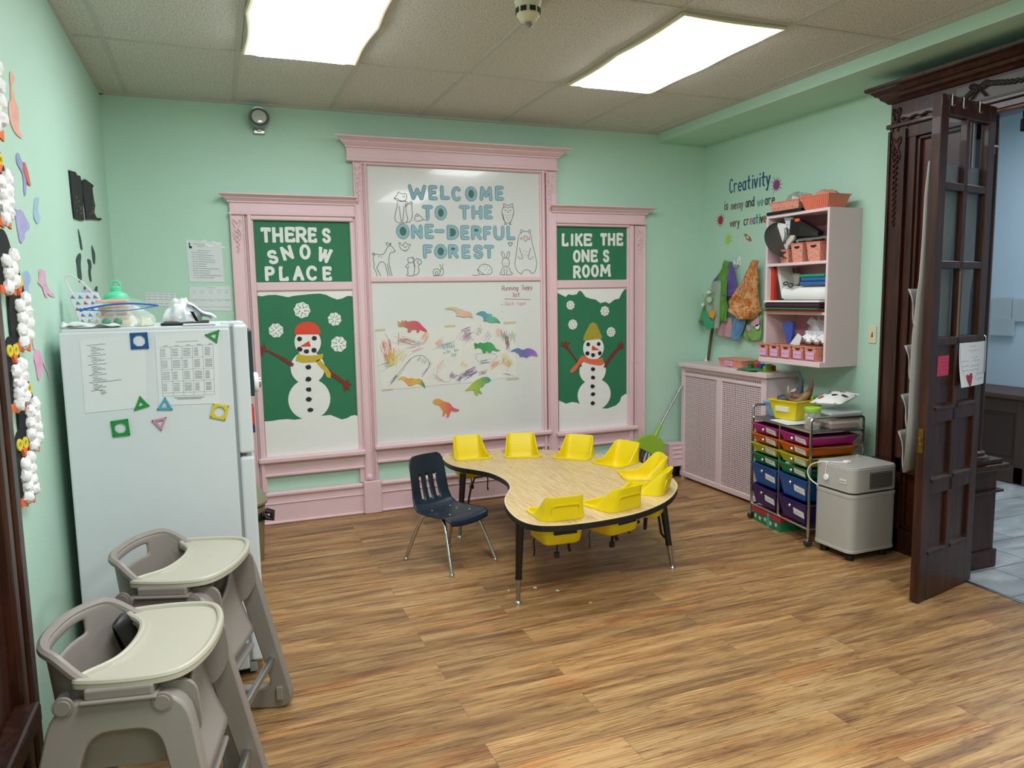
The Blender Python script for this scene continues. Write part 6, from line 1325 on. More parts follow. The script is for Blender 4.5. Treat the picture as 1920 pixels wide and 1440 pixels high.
b = MB(); b.box(3.54,3.70,3.636,3.875,zz,zz+.026,.008); o = tag(b.done('blue_case', mat('blue_plastic_case','#2B62A0',.4)),'blue plastic case on the paper roll, lower one','case')
b = MB(); b.box(3.535,3.70,3.638,3.86,zz+.027,zz+.050,.008); tag(b.done('blue_case', mat('blue_plastic_case','#2B62A0',.4)),'blue plastic case on the paper roll, upper one','case')
b = MB(); b.box(3.545,3.70,3.665,3.89,zz+.051,zz+.072,.009); tag(b.done('green_case', mat('green_plastic_case','#1F9468',.4)),'green plastic case on top of the blue ones','case')
t = thing('scissors', 'black-handled scissors lying on the paper roll', 'scissors', (3.54,3.93,zz))
MB().tube([(3.53,3.985,zz+.012),(3.53,3.94,zz+.010),(3.54,3.88,zz+.006)],[.004,.006,.003],6).done('blade', M_steel, t)
MB().tube([(3.53,3.94+.022*math.cos(a),zz+.004+.012*math.sin(a)) for a in [2*PI*k/12 for k in range(12)]],.004,6,closed=True).tube([(3.53,3.985+.022*math.cos(a),zz+.016+.010*math.sin(a)) for a in [2*PI*k/12 for k in range(12)]],.004,6,closed=True).done('grip', M_black, t)
# top compartment
for k,(y0,w_,h_,l) in enumerate(((4.068,.092,.088,'small coral lattice basket, leftmost on the upper shelf'),(3.945,.108,.122,'tall coral lattice basket in the middle of the upper shelf'),(3.805,.118,.120,'tall coral lattice basket at the right of the upper shelf'))):
    basket('lattice_basket', FS2(y0,1.706,3.535-.01*(k>0)), w_, .20, h_, l, 'basket', 'lattice baskets on the upper shelf')
t = tag(MB().lathe([(.002,0),(.125,.004),(.138,.018),(.140,.022),(.136,.022),(.12,.009),(.002,.006)], (3.575,4.075,1.85), 36, M=Matrix.Rotation(R(62),3,'X')@Matrix.Rotation(R(-12),3,'Y')).done('round_tray', mat('dark_pewter','#4A443E',.35,.4), smooth=True),'large round dark tray standing at the left of the upper shelf','tray')
o = cut('white_envelope', [(4.179,1.993),(4.097,1.976),(4.058,1.968),(3.995,1.938),(3.987,1.89),(4.008,1.804),(4.087,1.805),(4.099,1.863),(4.128,1.923)], -.002,.002, M_white, 'white envelope leaning against the round tray','envelope', fr=lambda u,v,w:(3.57+w,u,v))
t = thing('clip_bag', 'clear bag with silver clips beside the white envelope', 'bag', (3.54,3.96,1.82))
MB().prism([(4.049,2.007),(3.967,2.0),(3.96,1.974),(3.989,1.925),(4.021,1.936)], lambda u,v,w:(3.56+w,u,v),-.004,.004).done('header_card', mat('white_blue_print','#CBD3DE',.4,var=.3,vs=40), t)
MB().tube([tuple((3.545,)+q) for q in [(4.015,1.935),(4.001,1.891),(4.024,1.84),(4.036,1.832)]],[.012,.016,.012,.005],8).done('clips', M_chrome, t, smooth=True)
tag(MB().prism([(3.962,1.884),(3.925,1.881),(3.942,1.852),(3.984,1.82),(3.995,1.795),(4.011,1.8),(4.004,1.848)], lambda u,v,w:(3.55+w,u,v),-.01,.01).done('bent_card', mat('pale_grey_card','#C6C3B8',.5)),'curved pale card between envelope and black case','card')
t = thing('black_keyboard_case', 'black ribbed case with orange tab lying across the upper baskets', 'case', (3.58,3.8,1.9))
KB = [(3.976,1.988),(3.905,1.981),(3.728,1.89),(3.735,1.86),(3.925,1.872),(3.987,1.89)]
MB().prism(KB, lambda u,v,w:(3.57+w,u,v),-.025,.025).done('case_body', M_black, t, bev=.003)
b = MB()
for k in range(7):
    a, c = [(3.889,1.941),(3.887,1.882)][0], [(3.734,1.882),(3.887,1.882)][0]; f = k/6
    b.line([(a[0],a[1]-.060*f),(c[0]-.005*f,c[1]-.02*f)],.003,lambda u,v,w:(3.5445-w,u,v),0)
b.done('rib', mat('dark_grey_rib','#2E2E30',.4), t)
MB().prism([(3.931,1.986),(3.893,1.987),(3.886,1.968),(3.924,1.967)], lambda u,v,w:(3.542+w,u,v),-.004,.004).done('orange_tab', mat('bright_orange','#E2672F',.5), t)
MB().prism([(3.993,1.99),(3.96,1.991),(3.963,1.922),(3.999,1.891),(4.016,1.831),(4.028,1.832),(4.006,1.918)], lambda u,v,w:(3.58+w,u,v),-.008,.008).done('strap', M_black, t)
t = thing('foil_roll', 'silver roll in clear wrap lying on the upper baskets', 'roll', (3.56,3.75,1.83))
MB().cyl((3.56,3.90,1.846),(3.57,3.64,1.850),.017,n=14).done('roll', M_steel, t, smooth=True)
MB().cyl((3.56,3.93,1.843),(3.56,3.90,1.846),.008,.017,12).done('twisted_end', M_clear, t, smooth=True)
lump_m = mat('toy_pastel','#B9C2A8',.4,var=.35,vs=25,alpha=.8)
tag(lump(MB(), (3.665,3.69,1.905), .06,.055,.07, 21,.3,3).done('clear_toy_bag', lump_m, smooth=True),'clear bag of pastel plastic toys at the right of the upper shelf','bag')
# on top of the unit
ZS = SZ1+.0005
tag(MB().box(3.505,3.74,3.845,4.165,ZS,ZS+.022,.006).done('black_tray', M_black),'flat black tray on top of the wall shelf','tray')
f_ = frame((3.515,4.145,ZS+.023),(.03,-.999,0),(0,0,1),(-.999,-.03,0))
basket('shallow_basket', f_, .265, .17, .062, 'coral mesh basket on the black tray atop the wall shelf','basket', slot=False)
t = thing('grey_bag', 'crumpled clear grey plastic bag in the coral mesh basket', 'plastic bag', (3.60,4.0,ZS+.05))
lump(MB(), (3.61,3.985,ZS+.062), .068,.098,.075, 31,.35,2.6,28,16).done('bag_film', mat('smoky_film','#A9AEA4',.25,alpha=.7), t, smooth=True)
f_ = frame((3.500,3.845,ZS),(.06,-.998,0),(0,0,1),(-.998,-.06,0))
o = basket('coral_basket', f_, .228, .19, .085, 'ribbed coral basket at the right end atop the wall shelf','basket', slot=False, taper=.025, m=mat('coral_ribbed','#E07F66',.45))
b = MB()
for k in range(13):
    u = .028+.0143*k; b.tube([f_(u+(u-.114)*-.0,.006,-.021),f_(u+(u-.114)*.16,.074,-.001)],.0035,6)
b.done('rib', mat('coral_ribbed','#E07F66',.45), o)
b = MB(); b.tube([f_(.03+.045*math.cos(a)-.01, .078+.022*math.sin(a), -.03-.0*a) for a in [2*PI*k/16 for k in range(16)]],.005,6,closed=True); b.done('side_handle', mat('coral_ribbed','#E07F66',.45), o)
tag(lump(MB(), (3.61,3.735,ZS+.075), .065,.085,.047, 41,.2,2,26,14).done('pink_cloth', mat('dusty_rose_cloth','#C98F7C',.9,bump=.3,bs=60), smooth=True),'folded dusty rose cloth filling the ribbed coral basket','cloth')

# ================================================================ rolling cart of twelve drawers
CO = V((3.285,3.985,0)); FC = frame(CO,(-.123,-.992,0),(.992,-.123,0),(0,0,1))     # along, into the wall, up
FCz = frame(CO,(-.123,-.992,0),(0,0,1),(-.992,.123,0))                             # along, up, towards the room
CW, CDp = .608, .36
cart = thing('rolling_cart', 'chrome rolling cart with twelve rainbow drawers beside the radiator cover', 'cart', FC(CW/2,CDp/2,0))
for u in (0,CW):
    b = MB(); b.tube([FC(u,w,z) for w,z in smoothpl([(0,.07),(0,.72),(0,.772),(.05,.772),(CDp-.05,.772),(CDp,.772),(CDp,.72),(CDp,.07)],2)],.0085,8)
    b.done('side_loop', M_chrome, cart, smooth=True)
b = MB(); b.tube([FC(CW/2,0,.1),FC(CW/2,0,.69)],.0075,8); b.done('middle_post', M_chrome, cart, smooth=True)
for z in (.105,.69):
    b = MB()
    for w in (0,CDp): b.tube([FC(0,w,z),FC(CW,w,z)],.008,8)
    for u in (0,CW): b.tube([FC(u,0,z),FC(u,CDp,z)],.007,8)
    b.done('shelf_frame', M_chrome, cart, smooth=True)
for z in (.66,.595,.53,.463,.395,.25):
    for u in (0.004,CW/2-.004,CW/2+.004,CW-.004): MB().tube([FC(u,.0,z-.006),FC(u,CDp,z-.006)],.003,6).done('runner', M_chrome, cart)
MB().box(.006,CW-.006,.004,CDp-.004,.688,.698,.002,fr=FC).done('top_tray', mat('dark_grey_tray','#4A4C52',.4), cart)
cm = [('magenta','#B0277A'),('orange','#D4621C'),('yellow','#B9B524'),('green','#157A44'),('blue','#14539B'),('purple','#331C60')]
zr = [(.660,.603),(.595,.540),(.530,.474),(.463,.402),(.395,.262),(.250,.124)]
for (nm,hx),(z1,z0) in zip(cm,zr):
    dm = mat('drawer_'+nm,hx,.25,alpha=.9)
    for s_ in (0,1):
        u0 = .012+s_*(CW/2); u1 = u0+CW/2-.024; h = z1-z0; tp = .020+.10*h
        rg = lambda z,e,k: [FC(u0+k+e,-.012+k*.6+e,z),FC(u1-k-e,-.012+k*.6+e,z),FC(u1-k-e,CDp-.02-k-e,z),FC(u0+k+e,CDp-.02-k-e,z)]
        b = MB(); b.loops([rg(z0+.003,.003,tp),rg(z0,0,tp),rg(z1-.008,0,0),rg(z1-.008,-.005,0),rg(z1,-.005,0),rg(z1,.003,0),rg(z0+.003,.003,tp)], cap=False)
        b.face(b.vs(rg(z0,0,tp))); b.face(b.vs(rg(z0+.003,.003,tp)))
        d = b.done('drawer', dm, cart)
        zk = z1-.024-.1*h; fw = .012-tp*.6*(z1-zk)/h
        k_ = MB(); k_.lathe([(.004,0),(.004,.008),(.010,.012),(.0115,.018),(.008,.023),(.001,.024)], FCz((u0+u1)/2-.005,zk,fw-.002), 12, M=Matrix(((-.123,0,-.992),(-.992,0,.123),(0,1,0)))); k_.done('knob', M_chrome, d, smooth=True)
        l0, l1 = (u0+u1)/2+.012, (u0+u1)/2+.112; lz1 = zk+.016-(.03 if h>.1 else 0); lz0 = lz1-(.038 if h>.1 else .032)
        fwl = lambda z: .0135-tp*.6*(z1-z)/h
        FLb = lambda u,v,w: FCz(u,v,fwl(v)+w)
        k_ = MB(); k_.prism([(l0,lz0+.004),(l1,lz0-.004),(l1,lz1-.004),(l0,lz1+.004)], FLb, 0,.002); k_.done('label_card', mat('label_white','#E4E4E0',.6), d)
        k_ = MB(); scribble_text(k_,l0+.02,l1-.012,(lz0+lz1)/2,.011,.0022,FLb,.0026,1,random.Random(int(z1*999)+s_)); k_.done('label_writing', M_ink, d)
for u in (0,CW):
    for w in (0,CDp):
        c = MB(); c.cyl(FC(u,w,.045),FC(u,w,.075),.007,n=8); c.box(u-.014,u+.014,w-.016,w+.016,.028,.048,.003,fr=FC); cc_ = c.done('caster', M_chrome, cart)
        c = MB(); c.cyl(FC(u-.013,w,.0215),FC(u+.013,w,.0215),.0215,n=16); c.done('wheel', mat('dark_rubber','#2A2A2C',.5), cc_, smooth=True)
# drawer contents peeking out
o = tag(lump(MB(), FC(.375,.03,.447), .03,.032,.026, 51,.3,3).done('blue_tissue', mat('pale_teal_tissue','#9CC9CC',.8), smooth=True),'pale teal tissue poking out of the right green drawer','tissue')
o = tag(MB().box(.35,.54,.02,.22,.258,.262,fr=FC).done('pink_wrap', mat('pink_film','#A8508C',.4)),'pink plastic packet lying in the right purple drawer','packet')
# green and red gift box under the cart
t = thing('gift_box', 'green snowflake gift box with red lid under the rolling cart', 'box', FC(.16,.09,0))
M_gbox = mat('green_gift_paper','#157448',.5)
MB().box(.03,.33,-.0,.15,.0,.062,fr=FC).done('box_body', M_gbox, t)
MB().box(.026,.334,-.004,.154,.060,.092,.002,fr=FC).done('lid', mat('red_gift_paper','#A82A35',.5), t)
b = MB()
for (u,z) in ((.055,.035),(.105,.03),(.165,.038),(.225,.03),(.285,.036)):
    for k in range(3):
        a = PI*k/3; b.line([(u-.016*math.cos(a),z-.016*math.sin(a)),(u+.016*math.cos(a),z+.016*math.sin(a))],.004,FCz,.0006)
b.done('snowflake_print', M_white, t)
MB().box(.19,.215,-.005,.0,.0,.09,fr=FC).done('ribbon', mat('teal_ribbon','#3A9C86',.5), t)
# things on top of the cart
ZC1 = .6985
def tote(name, fr, w, d, h, m, label, taper=.03):
    def o_(z,e,off):
        k = taper*(1-z/h)+e-off; return [fr(k,k,z),fr(w-k,k,z),fr(w-k,d-k,z),fr(k,d-k,z)]
    b = MB(); b.loops([o_(.004,.004,0),o_(0,0,0),o_(h-.012,0,0),o_(h-.012,0,.008),o_(h,0,.008),o_(h,.004,0),o_(.004,.004,0)], cap=False)
    b.face(b.vs(o_(0,0,0))); b.face(b.vs(o_(.004,.004,0)))
    return tag(b.done(name, m, bev=.003), label, 'bin')
f1 = frame(FC(.004,.075,ZC1),(-.15,-.989,0),(.989,-.15,0),(0,0,1))
tote('blue_tote', f1, .13,.25,.102, mat('sky_plastic','#8FBCE0',.4), 'sky blue plastic tote at the left end of the cart top')
for k,(u0,w0,a,z,l) in enumerate(((.17,.02,.06,0,'white sheet under the yellow tote, lower'),(.19,.0,-.05,.0022,'white folder sheet under the yellow tote, middle'),(.21,.015,.12,.0044,'white paper sheet under the yellow tote, topmost'))):
    fp = frame(FC(u0,w0,ZC1+z),(-.123*math.cos(a)+.992*math.sin(a),-.992*math.cos(a)-.123*math.sin(a),0),(.992*math.cos(a)+.123*math.sin(a),-.123*math.cos(a)+.992*math.sin(a),0),(0,0,1))
    tag(MB().box(0,.20,0,.27,0,.002,fr=fp).done('loose_sheet', M_paper), l,'paper','sheets under the yellow tote')
f2 = frame(FC(.140,.022,ZC1+.0068),(-.123+.30,-.975,0),(.95,.18,0),(0,0,1))
o = tote('yellow_tote', f2, .215,.285,.128, mat('yellow_plastic','#E2CB1C',.35), 'bright yellow tote full of toy dinosaurs on the cart top')
MB().box(.05,.15,-.003,.02,.055,.085,fr=lambda u,v,w:f2(u,v+.012*(1-(w-.03)/.07),w)).done('label_card', mat('label_white','#E4E4E0',.6), o)
TG = 'toy dinosaurs in the yellow tote'
def toydino(loc, s, hexc, label, rz=0, pitch=0, seed=0):
    m = mat('dino_'+hexc[1:],hexc,.5,var=.15,vs=60)
    M_ = Matrix.Translation(loc) @ Matrix.Rotation(rz,4,'Z') @ Matrix.Rotation(pitch,4,'Y')
    T = lambda p: tuple(M_ @ V((p[0]*s,p[1]*s,p[2]*s)))
    b = MB()
    sp = smoothpl([(-.10,0,.085),(-.085,0,.045),(-.05,0,.015),(-.01,0,.0),(.035,0,.012),(.06,0,.04),(.085,0,.05),(.10,0,.043)],2)
    n = len(sp); rad = [s*((.002+.02*(i/n)/.4) if i<.4*n else (.022+.010*math.sin(PI*(i/n-.4)/.45) if i<.85*n else .018-.04*(i/n-.85))) for i in range(n)]
    b.tube([T(p) for p in sp], rad, 10)
    for (x,y) in ((-.018,.016),(-.018,-.016),(.03,.012),(.03,-.012)): b.tube([T((x,y,.0)),T((x+.012,y*1.4,-.025)),T((x,y*1.5,-.05))],[.012*s,.009*s,.006*s],7)
    tag(b.done('toy_dinosaur', m, smooth=True), label,'toy dinosaur',TG)
toydino(f2(.085,.17,.132),1.2,'#3A4046','dark grey toy dinosaur with raised tail in the yellow tote',R(140),R(48))
toydino(f2(.150,.17,.138),1.05,'#6E4334','brown toy dinosaur with upright horn tail in the yellow tote',R(110),R(35))
toydino(f2(.055,.16,.130),.8,'#B4B0A4','pale grey toy dinosaur lying at the left of the yellow tote',R(30),R(10))
toydino(f2(.15,.11,.115),.75,'#8A6A3C','tan toy dinosaur low in the yellow tote at the right',R(-30),R(-10))
toydino(f2(.11,.22,.115),.9,'#5A4A30','dark tan toy dinosaur at the back of the yellow tote',R(80),R(5))
tag(MB().ball(f2(.18,.25,.125),.020).done('green_ball_toy', mat('bright_green_toy','#4E9A3A',.4), smooth=True),'round green toy at the right back of the yellow tote','toy')
# jar, plastic box, pouch
jc = FC(.535,.060,ZC1)
t = thing('craft_jar', 'clear jar of mixed craft bits with lime lid on the cart top', 'jar', jc)
MB().lathe([(.044,0),(.046,.006),(.046,.095),(.040,.104)], jc, 28).done('jar_body', mat('clear_jar','#E6E8E4',.1,alpha=.3), t, smooth=True)
MB().lathe([(.045,.102),(.047,.105),(.047,.128),(.044,.131),(.002,.131)], jc, 28).done('lid', mat('lime_lid','#9CCF45',.4), t, smooth=True)
rn = random.Random(6)
for hx in ('#D24A3A','#E8E4DA','#3E8E4A','#D98A3A','#6A4A8A','#2A2A30'):
    b = MB()
    for k in range(7):
        a, r_ = rn.uniform(0,2*PI), .034*rn.random()**.5; b.ball((jc[0]+r_*math.cos(a),jc[1]+r_*math.sin(a),jc[2]+.012+.08*rn.random()),.010,(1,.7,.8),7,5)
    b.done('craft_bit', mat('bit_'+hx[1:],hx,.5), t, smooth=True)
t = thing('plastic_food_box', 'clear lidded plastic box with red printed cards at the cart top right end', 'box', FC(.50,.25,ZC1))
MB().box(.415,.605,.135,.355,ZC1,ZC1+.088,.010,fr=FC).done('box_shell', mat('box_clear','#D4D8D6',.15,alpha=.35), t)
MB().box(.41,.608,.13,.357,ZC1+.082,ZC1+.100,.006,fr=FC).done('lid', mat('box_lid','#C8CCCC',.2,alpha=.75), t)
for k,(hx,z0) in enumerate((('#A83A3A',.006),('#D8CFA8',.03),('#8C2E34',.05))): MB().box(.425,.595,.15,.345,ZC1+z0,ZC1+z0+.018,.002,fr=FC).done('printed_card', mat('card_'+hx[1:],hx,.6,var=.4,vs=45), t)
t = thing('patterned_pouch', 'white zip pouch with black and red face prints lying on the plastic box', 'pouch', FC(.5,.22,ZC1+.1))
PF = frame(FC(.40,.10,ZC1+.128),(-.10,-.86,.10),(.86,-.45,.16),(-.1,.0,1))
PF = frame(FC(.405,.13,ZC1+.138),(.30,-.95,.05),(.95,.30,.16),(-.15,-.03,.99))
def pch(sg): return lambda u,v: PF(.20*u, .235*v, sg*.034*max(0,4*u*(1-u))**.6*max(0,4*v*(1-v))**.6+.004*noise.noise(V((u*5,v*5,sg))))
b = MB(); b.grid(pch(1),16,16); b.grid(pch(-1),16,16); b.done('pouch_cloth', mat('pouch_white','#E3E1DA',.7), t, smooth=True, doubles=.0004)
rn = random.Random(3)
for k,(u,v,hx) in enumerate(((.25,.2,'#A8483E'),(.30,.50,'#2A2426'),(.15,.72,'#A84A44'),(.60,.35,'#2A2426'),(.65,.70,'#A8483E'),(.85,.45,'#2A2426'),(.42,.85,'#2A2426'),(.08,.42,'#2A2426'))):
    b = MB()
    for q in (0,1):
        f = pch(1); cu, cv = u+.045*q, v+.02*q; c0 = f(cu,cv)
        b.bm.faces.new([b.bm.verts.new(V(f(cu+(.085-.03*q)*math.cos(a),cv+(.07-.025*q)*math.sin(a)))+V((-.0012,0,.0016))) for a in [2*PI*j/10 for j in range(10)]])
    b.done('face_print', mat('print_'+hx[1:],hx,.7), t)
MB().prism([(.0,.235),(-.012,.255),(.03,.265),(.05,.235)], PF,-.006,.006).done('corner_tab', M_black, t)

# ================================================================ air purifier
ax0, ax1, ay0, ay1 = 3.212, 3.555, 3.062, 3.352
t = thing('air_purifier', 'grey metal air purifier on casters between cart and doorway', 'air purifier', ((ax0+ax1)/2,(ay0+ay1)/2,0))
M_pur = mat('sandstone_metal','#B4B0A9',.42,bump=.06,bs=500); M_pur2 = mat('perforated_metal','#AEAAA3',.5,bump=.12,bs=700)
rr = rrect(ax0,ax1,ay0,ay1,.045)
b = MB(); b.prism(rr,FZ,.055,.375); b.done('cabinet', M_pur2, t, smooth=True, bev=.003)
for z0,z1 in ((.050,.068),(.365,.385)): MB().prism(rrect(ax0-.002,ax1+.002,ay0-.002,ay1+.002,.046),FZ,z0,z1).done('band', M_pur, t, smooth=True, bev=.002)
b = MB(); b.prism(rrect(ax0+.012,ax1-.012,ay0+.012,ay1-.012,.04),FZ,.38,.398); b.done('gap_ring', mat('dark_gap','#3A3835',.6), t)
b = MB(); b.prism(rr,FZ,.396,.530); b.prism(rrect(ax0+.004,ax1-.004,ay0+.004,ay1-.004,.042),FZ,.53,.537); b.done('head', M_pur, t, smooth=True, bev=.003)
b = MB(); b.box(3.335,3.50,ay0-.003,ay0+.004,.415,.505,.001); g = b.done('outlet_grille', mat('grille_dark','#4A4642',.5), t)
b = MB()
for k in range(10): b.box(3.338,3.497,ay0-.008,ay0-.002,.4185+.0088*k,.4225+.0088*k)
b.done('louvre', mat('grille_grey','#77736C',.45), g)
fp = frame((ax0,3.20,.445),(0,-1,0),(0,0,1),(-1,0,0))
MB().box(.045,.095,-.002,.022,0,.003,.001,fr=fp).done('name_plate', mat('plate_white','#D8D8D4',.4), t)
b = MB(); scribble_text(b,.050,.090,.010,.010,.003,fp,.0036,1,random.Random(2)); b.done('plate_lettering', M_ink, t)
b = MB()
for x in (ax0+.05,ax1-.05):
    for y in (ay0+.05,ay1-.05): b2 = MB(); b2.cyl((x,y,0),(x,y,.032),.024,n=14).cyl((x,y,.03),(x,y,.055),.014,n=10); b2.done('caster', M_black, t, smooth=True)
b.bm.free()
MB().cyl((ax1-.06,ay1-.05,.537),(ax1-.06,ay1-.05,.549),.012,n=12).done('knob', M_pur, t)
t = thing('charging_cord', 'white cord with round white tag hanging over the air purifier', 'cord', (3.2,3.28,.5))
MB().tube(smoothpl([(3.30,3.20,.541),(3.24,3.25,.541),(3.205,3.30,.535),(3.195,3.36,.51),(3.193,3.385,.47),(3.193,3.375,.43),(3.203,3.345,.405),(3.206,3.31,.395)],2),.0035,6).done('cable', M_white, t, smooth=True)
MB().tube(smoothpl([(3.24,3.25,.543),(3.212,3.255,.541),(3.206,3.255,.50),(3.206,3.255,.47)],1),.0018,6).done('string', M_white, t)
MB().lathe([(.001,0),(.018,0),(.019,.004),(.016,.007),(.001,.007)], (3.2095,3.252,.455), 20, M=Matrix.Rotation(R(-90),3,'Y')).done('round_tag', mat('white_gloss','#F2F4F4',.15), t, smooth=True)
MB().box(3.29,3.325,3.185,3.215,.5375,.552,.004).done('plug', M_white, t)

# ================================================================ kidney table with eight toddler seats
TZ = .440
outl = [(1.386,4.851),(1.484,4.916),(1.62,4.915),(1.80,4.87),(2.063,4.75),(2.29,4.55),(2.43,4.32),(2.495,4.05),(2.489,3.842),(2.417,3.577),(2.324,3.429),(2.145,3.251),(1.923,3.135),(1.726,3.096),(1.556,3.092),(1.42,3.112),(1.335,3.165),(1.301,3.28),(1.318,3.46),(1.365,3.63),(1.43,3.745),(1.49,3.85),(1.520,3.95),(1.533,4.07),(1.515,4.25),(1.45,4.37),(1.385,4.46),(1.350,4.57),(1.350,4.74)]
outl = smoothpl(outl,2,True)
def inset(pl, d):
    n = len(pl); area_ = sum(pl[i][0]*pl[(i+1)%n][1]-pl[(i+1)%n][0]*pl[i][1] for i in range(n)); s_ = 1 if area_>0 else -1; o = []
    for i in range(n):
        dx, dy = pl[(i+1)%n][0]-pl[i-1][0], pl[(i+1)%n][1]-pl[i-1][1]; L = math.hypot(dx,dy); o.append((pl[i][0]-s_*dy/L*d, pl[i][1]+s_*dx/L*d))
    return o
SEATS = [((1.544,4.625),(-.077,-.997)),((1.853,4.544),(-.32,-.95)),((2.107,4.36),(-.70,-.715)),((2.228,4.107),(-.94,-.34)),((2.19,3.81),(-.96,.29)),((2.07,3.575),(-.70,.715)),((1.81,3.42),(-.25,.97)),((1.52,3.40),(.06,.998))]
def seat_outline(w0, w1, dep, r=.045, n=6):       # local: x lateral, y forward (front edge at y=0, back at -dep)
    P = [(w1/2,0),(-w1/2,0),(-w0/2,-dep),(w0/2,-dep)]; o = []
    for i in range(4):
        p = V(P[i]); a = (V(P[i-1])-p).normalized(); b_ = (V(P[(i+1)%4])-p).normalized()
        for k in range(n+1):
            t_ = k/n; q = p+a*r*(1-t_)**2+b_*r*t_**2; o.append((q.x,q.y))
    # extra points on the straight runs
    res = []
    L = len(o)
    for i in range(L):
        a, b_ = V(o[i]), V(o[(i+1)%L]); m = max(1,int((b_-a).length/.03)); res += [tuple(a+(b_-a)*k/m) for k in range(m)]
    return res
table = thing('kidney_table', 'oak-topped kidney-shaped toddler table with eight yellow seats set in it', 'table', (1.9,4.0,0))
b = MB(); b.prism(inset(outl,.004),FZ,TZ-.030,TZ+.0002); top = b.done('table_top', [M_oak], table)
b = MB(); b.ring(outl,inset(outl,.0045),FZ,TZ-.032,TZ-.003); band = b.done('edge_band', mat('black_edge_band','#141315',.45), table)
b = MB(); b.ring(inset(outl,.0005),inset(outl,.006),FZ,TZ-.003,TZ+.0006); b.done('top_edge_line', mat('cream_edge','#E4D3AE',.4), table)
cu = MB()
for (cx,cy),(fx,fy) in SEATS:
    fr = lambda u,v,w: (cx+fy*u+fx*v, cy-fx*u+fy*v, w)
    cu.prism(inset(seat_outline(.215,.24,.225),.004), fr, TZ-.1, TZ+.1)
cutr = cu.done('cutter', M_oak, origin=table.location)
md = top.modifiers.new('cut','BOOLEAN'); md.operation='DIFFERENCE'; md.object = cutr; md.solver='EXACT'
bpy.context.view_layer.update()
me = bpy.data.meshes.new_from_object(top.evaluated_get(bpy.context.evaluated_depsgraph_get()))
top.modifiers.clear(); top.data = me; bpy.data.objects.remove(cutr)
M_tblk = mat('black_table_enamel','#0E0E10',.35)
for (tp,ft,br) in (((1.318,3.285),(1.311,3.309),(.55,.83)),((2.235,3.455),(2.277,3.408),(-.4,.9)),((1.388,4.41),(1.351,4.396),(.75,-.65)),((2.20,4.38),(2.25,4.42),(-.7,-.7))):
    P = lambda z: (ft[0]+(tp[0]-ft[0])*z/.41, ft[1]+(tp[1]-ft[1])*z/.41, z)
    b = MB(); b.cyl(P(.135),P(.41),.0165,.0215,14); b.cyl(P(.13),P(.14),.0185,n=14); b.tube([P(.17)]+[tuple(V(P(.17))+V((br[0],br[1],0)).normalized()*d+V((0,0,h))) for d,h in ((.025,.0),(.045,.02),(.055,.08),(.075,.17),(.10,.225),(.15,.236))],.007,8)
    l = b.done('leg', M_tblk, table, smooth=True)
    c = MB(); c.cyl(P(.018),P(.136),.0095,.0145,12); c.done('leg_insert', M_steel, l, smooth=True)
    c = MB(); c.lathe([(.004,.02),(.010,.016),(.017,.008),(.018,.002),(.016,0)], (ft[0],ft[1],0), 14); c.done('glide', M_chrome, l, smooth=True)
M_ysc = mat('yellow_moulded_plastic','#E9D009',.38)
